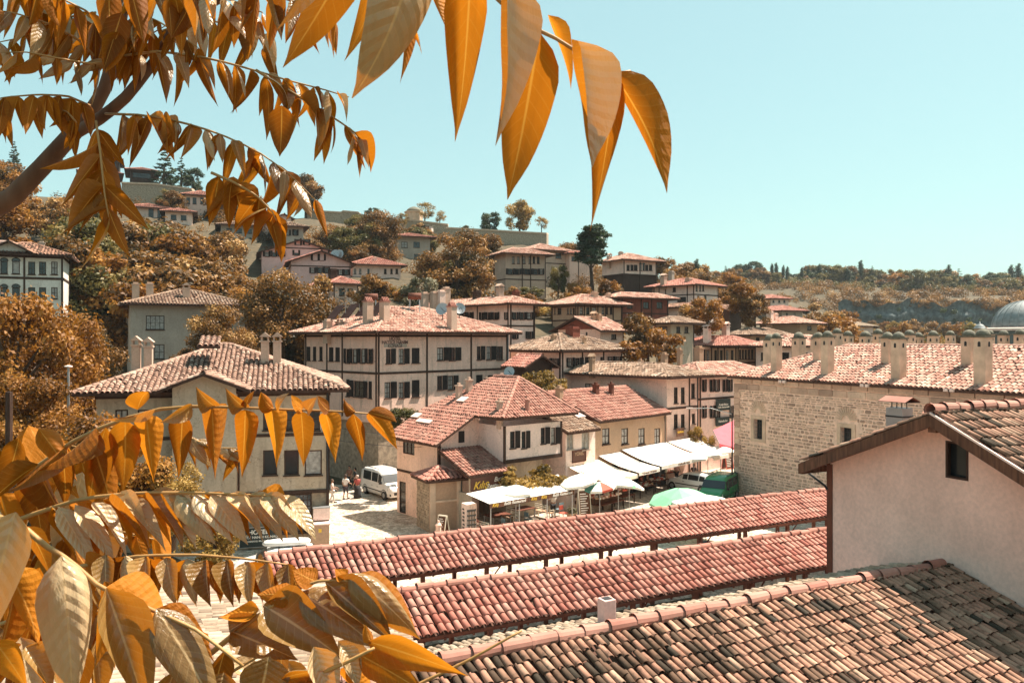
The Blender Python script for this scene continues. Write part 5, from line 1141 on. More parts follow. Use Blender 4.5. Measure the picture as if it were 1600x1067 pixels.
for a, b, nm in ((el, ap, 'verge_board'), (er, ap, 'verge_board')):
    dr = (b-a).normalized(); mb = MB(); mb.prism([a-UP*.36, b-UP*.36, b-UP*.045, a-UP*.045], gn*.07); vb = mb.build(nm, M['verge'], q)
    mb = MB(); mb.prism([a-UP*.36-gn*.09, b-UP*.36-gn*.09, b-UP*.13-gn*.09, a-UP*.13-gn*.09], gn*.06); mb.build('inner_board', M['rwood'], vb)
mb = MB(); mb.prism([er-UP*.035+gn*.02, ap-UP*.035+gn*.02, ap+UP*.02+gn*.02, er+UP*.02+gn*.02], gn*.06); mb.build('verge_flashing', M['whiter'], q)
mb = MB(); mb.par(GP(sa-.11, za-.42, ov-.18), gd*.22, UP*.34, gn*.16); mb.build('king_post', M['verge'], q)
mb = MB(); mb.par(GP(sl, el.z-.36, -11), gd*.08, UP*.3, gn*(11+ov)); mb.build('fascia', M['verge'], q)
mb = MB(); mb.par(GP(-.10, 0, -.10), gd*.2, gn*.14, UP*(zb-.1)); mb.build('corner_post', M['rwood'], q)
mb = MB(); mb.tube([GP(sl+.1, el.z-.1, ov-.1), GP(sl+.1, el.z-.1, -10)], .055, 6); mb.build('gutter', M['metal'], q)
mb = MB(); mb.tube([GP(-.75, zl-.55, .1), GP(-.15, zl-.85, .06), GP(-.06, zl-.95, .06)], .035, 6); mb.build('downpipe', M['darkmetal'], q)
for px, y0, y1, yt, d_, w_ in ((1405, 637, 700, 622, 26.5, .62), (1471, 668, 700, 641, 28, .55)):   # metal chimneys with little tile roofs
    p = at(px, y0, d_); mb = MB(); mb.box(p, gd, gn, w_/2, .25, p.z-2.2, p.z); c = mb.build('chimney', M['metal'], q); zt = at(px, yt, d_).z
    mb = MB(); mb.box(p, gd, gn, w_/2+.015, .265, p.z-.3, p.z-.25); mb.build('chimney_band', M['darkmetal'], c)
    for sx in (-.45, -.15, .15, .45):
        mb = MB(); mb.tube([p+gd*sx*w_-gn*.0, Vector((p.x, p.y, zt))+gd*sx*w_], .018, 5); mb.build('rod', M['darkmetal'], c)
    a = Vector((p.x, p.y, zt)); mb = MB(); f = gn*.38; e = gd*(w_/2+.2)
    for k in (0, -.02): mb.add([a-e-f+UP*(-.10+k), a+e-f+UP*(-.10+k), a+e+f+UP*(-.10+k), a-e+f+UP*(-.10+k), a-e+UP*(.06+k), a+e+UP*(.06+k)], [(0, 1, 5, 4), (2, 3, 4, 5)])
    mb.add([a-e-f-UP*.12, a+e-f-UP*.12, a+e+f-UP*.12, a-e+f-UP*.12], [(0, 1, 2, 3)]); mb.build('chimney_cap', M['ridge'], c)

# ------------------------------------------------------------------ near old roof at the bottom right
Rg = GP(4.0, 5.5, .02); rA = Rg-u1*22; rB = Rg.copy()
tn = math.tan(R(19)); qn = thing('near_old_roof', 'near old roof of lichen stained clay tiles with a pink ridge', 'roof', (rA.x, rA.y, 3))
W_ = 11.0; fr = [rA+n1_*W_-UP*W_*tn, rB+n1_*W_-UP*W_*tn, rB, rA]
bw = 2.2; bk = [rB-n1_*bw-UP*bw*.31, rA-n1_*bw-UP*bw*.31, rA, rB]
mb = MB()
for p in (fr, bk): mb.prism([x-UP*.04 for x in p], (0, 0, -.1))
mb.build('roof_boards', M['eave'], qn)
mb = MB()
for p in (fr, bk): mb.add([x-UP*.03 for x in p], [(0, 1, 2, 3)])
mb.build('roof_underlay', M['underlay'], qn)
tile_roof(qn, fr, .185, .34, M['to_old'], M['t_old'], 'near', jit=1.6)
tile_roof(qn, bk, .185, .28, M['to_pale'], M['t_pale'], 'nearb', limit=160, jit=2.0, name='back_tile')
ridge_tiles(qn, rA+UP*.06, rB-u1*.1+UP*.06, .15, .62)
mb = MB(); c = rA-n1_*(bw-.2); mb.par(c-UP*4.5, u1*22, -n1_*-.2, UP*3.9); mb.build('back_wall', M['white'], qn)
mb = MB(); mb.par(bk[1]-UP*.1, bk[0]-bk[1], UP*.09, -n1_*.06); mb.build('eave_fillet', M['whiter'], qn)
mb = MB(); p = at(948, 958, 17.6); mb.box(p, u1, n1_, .15, .15, p.z-1.2, p.z+.33); c = mb.build('chimney', M['pink'], qn, bevel=.02); mb = MB(); mb.box(p, u1, n1_, .10, .10, p.z+.332, p.z+.337); mb.build('chimney_mouth', M['black'], c)
# pale roof on the left, falling away to the right
ez, sz_ = az(63.3), az(153.3)
qp = thing('pale_tiled_roof', 'pale sunlit tiled roof seen behind the lower left leaves', 'roof', tuple(at(450, 950, 21)))
c0 = at(420, 960, 20.5); pd = -math.tan(R(12)); E = lambda a, b: c0+ez*a+sz_*b+UP*a*pd
pp = [E(3.2, 12), E(3.2, -3.6), E(-9, -3.6), E(-9, 12)]
pp = [pp[1], pp[0], pp[3], pp[2]] if plane_frame(pp)[3].z < 0 else pp
mb = MB(); mb.prism([x-UP*.04 for x in pp], (0, 0, -.1)); mb.build('roof_boards', M['eave'], qp)
mb = MB(); mb.add([x-UP*.03 for x in pp], [(0, 1, 2, 3)]); mb.build('roof_underlay', M['underlay'], qp)
tile_roof(qp, pp, .21, .34, M['to_pale'], M['t_pale'], 'pale', jit=1.5)
mb = MB(); mb.prism([E(3.0, 11.8)-UP*.2, E(3.0, -3.4)-UP*.2, E(-8.8, -3.4)-UP*.2, E(-8.8, 11.8)-UP*.2], (0, 0, -3)); mb.build('wall', M['white'], qp)
# ------------------------------------------------------------------ trees
M['f_autumn'] = M_foliage('autumn_foliage', [(0, (.014, .018, .008)), (.28, (.045, .032, .010)), (.52, (.17, .080, .022)), (.8, (.32, .16, .045)), (1, (.44, .26, .09))], .24, (.55, .24, .03), .22)
M['f_orange'] = M_foliage('orange_foliage', [(0, (.022, .018, .006)), (.3, (.12, .048, .009)), (.6, (.27, .11, .018)), (1, (.42, .21, .045))], .28, (.6, .25, .02), .15)
M['f_gold'] = M_foliage('golden_foliage', [(0, (.035, .030, .008)), (.4, (.20, .12, .024)), (1, (.48, .31, .09))], .3, (.6, .35, .05), .15)
M['f_green'] = M_foliage('dark_green_foliage', [(0, (.010, .022, .014)), (.5, (.03, .055, .025)), (1, (.09, .10, .035))], .2, (.08, .14, .03), .2)
M['f_olive'] = M_foliage('olive_foliage', [(0, (.035, .04, .015)), (.5, (.12, .105, .03)), (1, (.27, .19, .06))], .3, (.3, .22, .04), .2)
M['f_silver'] = M_foliage('silvery_foliage', [(0, (.03, .035, .02)), (.45, (.12, .11, .06)), (.75, (.34, .30, .2)), (1, (.6, .54, .4))], .25, (.3, .25, .1), .1)
M['bark'] = M_wood('tree_bark', (.10, .065, .045), .4, .9)
def leaf_cloud(key, clumps, n, size, droop=.3, seed=1, aspect=.62):
    """crown of n leaf sprays (quads) scattered through clumps = (x, y, z, r, weight, squash)"""
    g = np.random.default_rng(seed); C = np.array(clumps, float); w = C[:, 4]*C[:, 3]**2; k = g.choice(len(C), n, p=w/w.sum())
    d = g.normal(size=(n, 3)); d /= np.linalg.norm(d, axis=1)[:, None]
    rr = C[k, 3]*(g.random(n)**.33)*(1+.16*g.normal(size=n)); pos = C[k, :3]+d*rr[:, None]*np.stack([np.ones(n), np.ones(n), C[k, 5]], 1)
    nrm = d+g.normal(0, .65, (n, 3))+np.array([0, 0, .35]); nrm /= np.linalg.norm(nrm, axis=1)[:, None]
    t = np.cross(nrm, g.normal(size=(n, 3))); t[:, 2] -= droop; t -= nrm*(t*nrm).sum(1)[:, None]; t /= np.linalg.norm(t, axis=1)[:, None]+1e-9; b = np.cross(nrm, t)
    s = size*g.uniform(.6, 1.35, n)[:, None]
    V = np.stack([pos-t*s*.5, pos+b*s*aspect*.5, pos+t*s*.5-nrm*s*.12, pos-b*s*aspect*.5], 1).reshape(-1, 3)
    tint = np.repeat(np.clip(g.normal(.5, .2, len(C))[k]+g.normal(0, .13, n), 0, 1), 4)
    Q = np.arange(n*4).reshape(n, 4)
    me = bpy.data.meshes.new(key); me.vertices.add(4*n); me.vertices.foreach_set('co', V.astype(np.float32).ravel()); me.loops.add(4*n); me.loops.foreach_set('vertex_index', Q.astype(np.int32).ravel())
    me.polygons.add(n); me.polygons.foreach_set('loop_start', np.arange(0, 4*n, 4, dtype=np.int32)); me.polygons.foreach_set('loop_total', np.full(n, 4, np.int32)); me.update(calc_edges=True)
    a = me.attributes.new('tint', 'FLOAT', 'POINT'); a.data.foreach_set('value', tint.astype(np.float32)); return me
def broad_clumps(seed, n=30, wide=.43, low=.16):
    g = random.Random(seed); out = []
    for i in range(n):
        z = g.uniform(low, .92); f = math.sin(math.pi*min(1, (z-low+.10)/(1.08-low)))**.6
        a = g.uniform(0, 6.283); r = wide*f*math.sqrt(g.uniform(.1, 1)); out.append((r*math.cos(a)*g.uniform(.8, 1.1), r*math.sin(a), z, g.uniform(.085, .17), g.uniform(.6, 1), g.uniform(.65, .95)))
    return out
def limbs(key, clumps, h=1, r=.03, n=9):
    mb = MB(); mb.tube([(0, 0, -.08), (.01, 0, .15), (.0, .012, .32), (.012, .0, .6)], [r*1.3, r, r*.8, r*.35], 7)
    for c in clumps[:n]:
        z0 = random.uniform(.2, .5); mb.tube([(0, 0, z0), (c[0]*.5, c[1]*.5, z0+(c[2]-z0)*.55), c[:3]], [r*.45, r*.3, r*.1], 5)
    return mb.mesh(key, M['bark'], smooth=True)
TMP = {}
def template(kind, i, mat, n, size):
    key = (kind, i, mat)
    if key in TMP: return TMP[key]
    if kind == 'broad': cl = broad_clumps(i*7+3)
    elif kind == 'fine': cl = broad_clumps(i*7+3, 44, .45, .12)
    elif kind == 'bush': cl = [(c[0]*1.25, c[1]*1.25, c[2]*.9-.12, c[3]*1.25, c[4], c[5]) for c in broad_clumps(i*5+1, 18, .46, .15)]
    elif kind == 'umbrella': cl = [(.40*math.cos(a)*q, .40*math.sin(a)*q, .8+random.uniform(-.07, .12)-q*.08, .12, 1, .6) for a, q in ((random.uniform(0, 6.28), math.sqrt(random.random())) for _ in range(26))]
    elif kind == 'cypress': cl = [(random.uniform(-.03, .03), random.uniform(-.03, .03), z, .085*math.sin(math.pi*min(1, (z+.12)/1.12))**.7+.012, 1, 1.6) for z in np.linspace(.06, .95, 18)]
    elif kind == 'spruce': cl = [(r*math.cos(a), r*math.sin(a), z-r*.18, .03+.035*(1-z), 1, .45) for z in np.linspace(.12, .96, 15) for r0 in (.28*(1-z)+.02,) for a, r in ((random.uniform(0, 6.28), r0*random.uniform(.3, 1)) for _ in range(int(3+7*(1-z))))]
    elif kind == 'pine': cl = [(q*math.cos(a), q*math.sin(a)*.9, z+random.uniform(-.03, .03)-q*.12, random.uniform(.045, .085), 1, .6) for z in np.linspace(.46, .97, 11) for a, q in ((random.uniform(0, 6.28), (.05+.27*(1-z)**.45)*random.uniform(.25, 1.1)) for _ in range(6))]
    elif kind == 'sparse': cl = broad_clumps(i*11+2, 20, .4, .35)
    cr = leaf_cloud('crown', cl, n, size, seed=i+5); cr.materials.append(M[mat])
    tk = limbs('trunk', cl, r=.028 if kind != 'pine' else .022); TMP[key] = (cr, tk); return TMP[key]
NL = {'fine': (17000, .030), 'broad': (6500, .050), 'bush': (4200, .065), 'umbrella': (3600, .055), 'cypress': (2400, .035), 'spruce': (4200, .032), 'pine': (8500, .034), 'sparse': (1900, .045)}
def tree(name, label, px, yb, d, htop, kind, mat, i=0, wd=1.0, group=None, z=None, cat=None):
    p = at(px, yb, d); 
    if z is not None: p.z = z
    H = (CZ+(H0-htop)*d/F)-p.z
    a, b = NL[kind]; cr, tk = template(kind, i, mat, a, b)
    return plant(name, label, p, H, wd, cr, tk, group, cat or ('bush' if kind == 'bush' else 'tree'))
def plant(name, label, p, H, wd, cr, tk, group, cat):
    q = thing(name, label, cat, tuple(p), group); rz = random.uniform(0, 6.28)
    Mx = Matrix.Translation(p) @ Matrix.Rotation(rz, 4, 'Z') @ Matrix.Diagonal((H*wd, H*wd, H, 1))
    place('trunk', tk, Mx, q); place('crown', cr, Mx, q); return q
# hero trees: (name, label, px, ybase, depth, ytop, kind, material, variant, width)
HERO = [
 ('spruce_tree', 'dark spruce standing alone at the far left skyline', 22, 260, 195, 220, 'spruce', 'f_green', 0, 1.0),
 ('cedar_tree', 'spruce half hidden by the thick branch beside the hilltop house', 93, 262, 196, 222, 'spruce', 'f_green', 1, 1.0),
 ('cedar_tree', 'broad blue green cedar right of the hilltop mansion', 257, 297, 186, 232, 'spruce', 'f_green', 0, 1.5),
 ('cedar_tree', 'smaller cedar behind the broad cedar', 283, 290, 192, 246, 'spruce', 'f_green', 1, 1.3),
 ('broad_tree', 'dark round tree on the skyline right of the cedars', 302, 300, 195, 262, 'broad', 'f_green', 0, 1.0),
 ('broad_tree', 'tall golden brown tree on the skyline behind the leaf tips', 478, 336, 202, 272, 'broad', 'f_autumn', 1, 1.0),
 ('round_bush', 'dark green round bush on the castle wall', 581, 340, 212, 318, 'bush', 'f_green', 0, 1.0),
 ('gold_tree', 'pale golden tree beside the stone tomb', 664, 352, 209, 316, 'sparse', 'f_gold', 0, 1.1),
 ('gold_tree', 'small pale gold tree right of the white kiosk', 687, 354, 207, 328, 'sparse', 'f_gold', 1, .9),
 ('gold_tree', 'golden tree left of the stone tomb on the wall', 630, 358, 204, 333, 'sparse', 'f_gold', 2, 1.0),
 ('round_bush', 'flat green bush on the retaining wall', 727, 360, 208, 350, 'bush', 'f_olive', 1, 1.4),
 ('broad_tree', 'dark green tree on the retaining wall', 765, 366, 210, 330, 'broad', 'f_green', 1, 1.0),
 ('gold_tree', 'large golden tree standing on the retaining wall end', 812, 366, 208, 312, 'broad', 'f_gold', 1, 1.0),
 ('gold_tree', 'thin nearly bare pale tree at the end of the retaining wall', 846, 365, 209, 338, 'sparse', 'f_gold', 3, 1.0),
 ('pine_tree', 'tall dark green pine in front of the right hillside houses', 925, 452, 118, 352, 'pine', 'f_green', 0, 1.4),
 ('orange_tree', 'bright orange tree under the pine, left', 902, 470, 116, 428, 'bush', 'f_orange', 0, 1.0),
 ('orange_tree', 'bright orange tree under the pine, right', 952, 462, 118, 428, 'bush', 'f_orange', 1, 1.1),
 ('broad_tree', 'large brown tree between the grey house and the tall beige house', 716, 472, 112, 358, 'fine', 'f_autumn', 2, 1.2),
 ('broad_tree', 'brown tree behind the large brown tree below the retaining wall', 765, 425, 150, 365, 'broad', 'f_autumn', 3, 1.1),
 ('silver_tree', 'silvery leaved tree below the white red roofed house', 655, 478, 98, 412, 'bush', 'f_silver', 0, .85),
 ('broad_tree', 'large dark brown tree above the white red roofed house', 590, 415, 150, 330, 'fine', 'f_autumn', 4, 1.1),
 ('broad_tree', 'olive brown tree left of the large dark brown tree', 520, 410, 152, 350, 'broad', 'f_autumn', 0, 1.1),
 ('broad_tree', 'olive tree just below the dark castle wall', 560, 375, 170, 335, 'broad', 'f_olive', 0, 1.2),
 ('broad_tree', 'big dark brown tree left of the hotel roof', 440, 560, 76, 418, 'fine', 'f_autumn', 1, 1.05),
 ('broad_tree', 'second dark brown tree behind the hotel solar panels', 492, 540, 84, 430, 'broad', 'f_autumn', 2, .9),
 ('broad_tree', 'brown tree in front of the low red hipped house', 582, 500, 92, 428, 'broad', 'f_autumn', 3, 1.1),
 ('broad_tree', 'brown leafy tree hiding the right end of the grey house', 345, 590, 66, 478, 'fine', 'f_autumn', 3, .95),
 ('broad_tree', 'low brown shrub tree at the grey house window', 283, 580, 66, 525, 'bush', 'f_autumn', 0, .7),
 ('orange_tree', 'golden orange tree between the timber houses and the terrace roofs', 1012, 570, 78, 492, 'bush', 'f_orange', 2, 1.0),
 ('broad_tree', 'brown tree above the golden orange tree', 1000, 560, 82, 488, 'broad', 'f_autumn', 0, .9),
 ('broad_tree', 'big orange brown tree below the white hill foot house', 1105, 530, 96, 462, 'broad', 'f_orange', 1, 1.0),
 ('broad_tree', 'dark tree left of the big orange brown tree', 1075, 525, 100, 475, 'broad', 'f_autumn', 2, 1.0),
 ('broad_tree', 'orange brown tree right of the white hill foot house', 1160, 500, 112, 440, 'broad', 'f_orange', 3, 1.1),
 ('broad_tree', 'dull orange tree in front of the far valley houses', 1180, 515, 110, 458, 'broad', 'f_autumn', 4, 1.0),
 ('round_bush', 'olive shrub covering the foot of the tall beige house', 832, 462, 112, 440, 'bush', 'f_olive', 0, 1.6),
 ('broad_tree', 'olive shrub tree left of the pine trunk', 872, 462, 118, 412, 'broad', 'f_olive', 1, .7),
 ('creeper_bush', 'golden green creeper mound behind the restaurant roof', 838, 612, 62, 566, 'bush', 'f_gold', 1, 1.0),
 ('creeper_bush', 'second creeper mound right of the first behind the restaurant roof', 872, 618, 61, 578, 'bush', 'f_gold', 0, 1.0),
 ('broad_tree', 'pale bush at the hotel wall foot left of the red roof', 625, 665, 57, 625, 'bush', 'f_olive', 1, 1.3),
 ('broad_tree', 'second pale bush at the hotel wall foot by the skylights', 655, 662, 58, 630, 'bush', 'f_olive', 0, 1.2),
 ('dark_tree', 'dark shady tree in the lane beside the cream wing', 600, 712, 68, 640, 'broad', 'f_green', 2, .9),
 ('leafy_bush', 'tall bushy olive plant at the end of the white awnings', 1096, 706, 66, 652, 'bush', 'f_gold', 2, .62),
 ('garden_tree', 'golden leafed garden tree behind the lower leaf sprays', 270, 850, 34, 720, 'fine', 'f_gold', 2, 1.1),
 ('garden_tree', 'orange garden tree left of the lower leaf sprays', 150, 850, 33, 640, 'fine', 'f_orange', 2, 1.0),
 ('garden_tree', 'golden tree at the corner of the old mansion', 335, 870, 31, 770, 'bush', 'f_gold', 0, 1.0),
 ('garden_tree', 'big orange tree at the left edge below the arched house', 20, 720, 46, 455, 'fine', 'f_orange', 0, .85),
 ('garden_tree', 'orange brown tree between the arched house and the grey house', 90, 690, 52, 470, 'fine', 'f_orange', 1, .85),
 ('garden_tree', 'low orange tree beside the white lamp post', 45, 760, 38, 585, 'fine', 'f_orange', 3, 1.0),
 ('garden_tree', 'dark tree in the shade of the grey house', 133, 660, 60, 500, 'fine', 'f_autumn', 0, .8),
 ('garden_tree', 'orange tree behind the arched house roof', 125, 480, 88, 390, 'fine', 'f_orange', 2, 1.0),
 ('cypress_tree', 'single dark spire cypress above the white hill foot house', 1089, 436, 175, 404, 'cypress', 'f_green', 0, 1.6)]
for t_ in HERO:
    nm, lab, px, yb, d, yt, kind, mt, i, wd = t_
    tree(nm, lab, px, yb, d, yt, kind, mt, i, wd)
# far ridge: individual dark conifers
FARC = [(1134, 443, 420, 'spruce'), (1159, 436, 420, 'cypress'), (1180, 432, 413, 'broad'), (1206, 430, 416, 'cypress'), (1213, 430, 415, 'cypress'), (1224, 432, 419, 'cypress'), (1230, 438, 421, 'cypress'), (1253, 434, 422, 'cypress'), (1263, 436, 420, 'cypress'),
        (1270, 436, 422, 'cypress'), (1275, 436, 420, 'cypress'), (1281, 442, 417, 'cypress'), (1345, 432, 411, 'cypress'), (1325, 447, 422, 'cypress'), (1363, 436, 420, 'spruce'), (1482, 450, 418, 'cypress'), (1498, 452, 424, 'spruce'), (1580, 446, 418, 'cypress'), (1591, 446, 416, 'cypress')]
for k, (px, yb, yt, kind) in enumerate(FARC):
    tree('cypress_tree', 'narrow dark conifer spire standing on the far right ridge', px, yb, random.uniform(398, 420), yt-5, kind, 'f_green', k % 2, {'cypress': 1.7, 'spruce': 1.3, 'broad': 1.3}[kind], 'dark conifers on the far ridge', cat='tree')
sc = random.Random(21)
ZONE = [(88, 248, 240, 298, 186), (176, 346, 297, 345, 150), (338, 404, 340, 362, 146), (388, 640, 360, 440, 130), (428, 482, 334, 372, 138), (612, 676, 360, 408, 160), (770, 892, 380, 446, 128), (885, 932, 388, 415, 137), (936, 1032, 393, 446, 129), (1016, 1126, 428, 500, 117), (640, 852, 448, 560, 81),
        (853, 1052, 450, 512, 96), (148, 402, 436, 600, 75), (-40, 110, 370, 476, 77), (1188, 1236, 455, 477, 190), (1210, 1258, 472, 500, 168), (1186, 1282, 488, 520, 130), (1340, 1640, 474, 500, 325), (470, 700, 325, 350, 204), (695, 860, 352, 392, 202), (1020, 1090, 490, 530, 83), (870, 976, 500, 535, 87)]
def blocked(px, top, base, d, rpx): return any(x0-rpx < px < x1+rpx and top < y1-3 and base > y0+3 and d < dm+9 for x0, x1, y0, y1, dm in ZONE)
def scatter(n, px0, px1, d0, d1, h0, h1, mats, label, group, name='hill_tree', kinds=('broad',), wd=(1.0, 1.3)):
    k = 0; tries = 0
    while k < n and tries < n*60:
        tries += 1; px = sc.uniform(px0, px1); d = sc.uniform(d0, d1); p = at(px, H0, d); p.z = gz(p.x, p.y)-.2
        H = sc.uniform(h0, h1); w_ = sc.uniform(*wd)
        if blocked(px, H0-(p.z+H-CZ)*F/d, H0-(p.z-CZ)*F/d, d, H*w_*.36*F/d): continue
        kind = sc.choice(kinds); mt = sc.choice(mats); i = sc.randrange(4)
        a_, b_ = NL[kind]; cr, tk = template(kind, i, mt, a_, b_)
        plant(name, label, p, H, w_, cr, tk, group, 'tree'); k += 1
scatter(74, 100, 480, 84, 145, 5.5, 10, ['f_autumn', 'f_autumn', 'f_autumn', 'f_olive', 'f_orange'], 'autumn tree in the thick wood on the left hillside', 'trees of the left hillside wood')
scatter(14, -60, 110, 92, 180, 6, 9, ['f_autumn', 'f_orange'], 'orange brown tree on the slope at the far left', 'trees of the far left slope')
scatter(16, 120, 470, 145, 182, 4, 6.5, ['f_autumn', 'f_olive'], 'small brown tree high on the left hill', 'trees high on the left hill')
scatter(44, 480, 890, 112, 198, 4, 8, ['f_autumn', 'f_olive', 'f_autumn'], 'brown tree on the slope below the stone walls', 'trees on the slope below the walls')
scatter(14, 640, 1010, 100, 128, 3, 5.5, ['f_autumn', 'f_olive', 'f_orange'], 'small autumn tree between the middle hillside houses', 'small trees between the hillside houses', kinds=('bush', 'broad'))
scatter(30, 1030, 1330, 118, 215, 5, 8, ['f_orange', 'f_autumn', 'f_autumn'], 'orange tree on the near side of the far valley', 'orange trees in front of the valley', 'valley_tree')
for k in range(110):
    px, d = sc.uniform(1225, 1650), sc.uniform(170, 305); p = at(px, H0, d); p.z = gz(p.x, p.y)-.2; H = CZ+(H0-sc.uniform(498, 524))*d/F-p.z
    if H < 3.5: continue
    kind = sc.choice(('broad', 'bush')); mt = sc.choice(['f_orange', 'f_autumn', 'f_autumn', 'f_gold', 'f_olive']); cr, tk = template(kind, sc.randrange(4), mt, *NL[kind])
    plant('valley_tree', 'orange brown tree in the valley below the cliff', p, H, sc.uniform(.8, 1.2)*min(1, 9/H), cr, tk, 'trees in the valley below the cliff', 'tree')
def thicket(name, label, n, px0, px1, d0, d1, r0, r1, nq, size, mt, dens=None):
    cl = []
    while len(cl) < n:
        px, d = sc.uniform(px0, px1), sc.uniform(d0, d1); p = at(px, H0, d); r = sc.uniform(r0, r1)
        if blocked(px, H0-(gz(p.x, p.y)+r*1.4-CZ)*F/d, H0-(gz(p.x, p.y)-CZ)*F/d, d, r*F/d): continue
        if math.sin(px*.045)*math.sin(d*.17+px*.02) < -.25: continue
        cl.append((p.x, p.y, gz(p.x, p.y)+r*.5, r, 1, .8))
    o0 = Vector(cl[0][:3]); me = leaf_cloud('thicket', [(c[0]-o0.x, c[1]-o0.y, c[2]-o0.z)+c[3:] for c in cl], nq, size, seed=n); me.materials.append(M[mt]); o = place(name, me, Matrix.Translation(o0)); o['label'] = label; o['kind'] = 'stuff'
def fringe(name, label, n, nq, size, mt, f):
    cl = [f() for _ in range(n)]; o0 = Vector(cl[0][:3]); me = leaf_cloud('thicket', [(c[0]-o0.x, c[1]-o0.y, c[2]-o0.z)+c[3:] for c in cl], nq, size, seed=n); me.materials.append(M[mt]); o = place(name, me, Matrix.Translation(o0)); o['label'] = label; o['kind'] = 'stuff'
def f_top():
    a = R(sc.uniform(PA(1330), PA(1780))); d = sc.uniform(318, 330); return (d*math.tan(a), d, 25.6+sc.uniform(-1.6, 1.4), sc.uniform(.8, 2.2), 1, .7)
def f_face():
    a = R(sc.uniform(PA(1330), PA(1780))); return (316*math.tan(a), 315.5, sc.uniform(12, 24), sc.uniform(.5, 1.5), 1, .8)
fringe('scrub', 'bushes growing along the brink of the rock cliff', 190, 26000, .55, 'f_autumn', f_top); fringe('scrub', 'dark bushes clinging to the rock cliff', 60, 7000, .5, 'f_green', f_face)
thicket('scrub', 'dry scrub on the terraces above the cliff', 420, 1080, 1720, 330, 392, 1.2, 3.0, 52000, .62, 'f_autumn')
thicket('scrub', 'orange undergrowth between the trees of the far ridge', 320, 1080, 1720, 380, 440, 1.5, 3.2, 42000, .7, 'f_olive')
thicket('scrub', 'brown undergrowth of the left hillside wood', 240, 90, 480, 84, 175, 1.0, 2.4, 42000, .34, 'f_autumn')
thicket('scrub', 'dry bushes between the houses of the middle hillside', 330, 480, 1080, 92, 200, .7, 2.2, 46000, .32, 'f_autumn')
scatter(130, 1085, 1700, 385, 445, 6, 11.0, ['f_autumn', 'f_orange', 'f_olive', 'f_olive', 'f_green', 'f_autumn'], 'round crowned autumn tree of the wooded far ridge', 'trees of the wooded far ridge', 'ridge_tree', kinds=('broad', 'bush', 'broad'), wd=(1.0, 1.4))
# creeper on the restaurant pergola
scatter(34, 480, 1010, 98, 180, 1.6, 3.2, ['f_autumn', 'f_olive', 'f_gold', 'f_orange'], 'low bush on the slope between the hillside houses', 'low bushes on the hillside', 'hill_bush', kinds=('bush',), wd=(1.2, 1.9))
def creeper(label, pts, n, seed, spread=.45, name='creeper'):
    cl = [(p.x, p.y, p.z, spread*random.uniform(.6, 1.1), 1, .55) for p in pts]; o0 = pts[0]
    me = leaf_cloud('creeper_leaves', [(c[0]-o0.x, c[1]-o0.y, c[2]-o0.z)+c[3:] for c in cl], n, .22, seed=seed); me.materials.append(M['f_gold'])
    q = thing(name, label, 'plant', tuple(o0)); place('foliage', me, Matrix.Translation(o0), q)
    mb = MB(); mb.tube([p-UP*.1 for p in pts], .03, 5); mb.build('stem', M['bark'], q); return q
random.seed(11)
pts = [at(790, 752, 49.2)]+[at(px, py, d_) for px, py, d_ in ((798, 748, 49.2), (808, 756, 48.8), (818, 751, 49.4), (828, 758, 49), (838, 750, 49.8), (846, 742, 50.3), (850, 733, 50.6), (858, 748, 50), (868, 752, 50), (876, 748, 51), (884, 752, 51.2), (840, 757, 49.2), (822, 757, 48.8), (855, 755, 49.5), (835, 738, 50.6))]
creeper('golden leafed creeper spread over the restaurant awning', pts, 3800, 4, .6)
creeper('green creeper climbing the corner post beside the restaurant sign', [at(793, 758, 48.6), at(795, 748, 48.6), at(797, 738, 48.8), at(800, 732, 49)], 500, 6, .3)
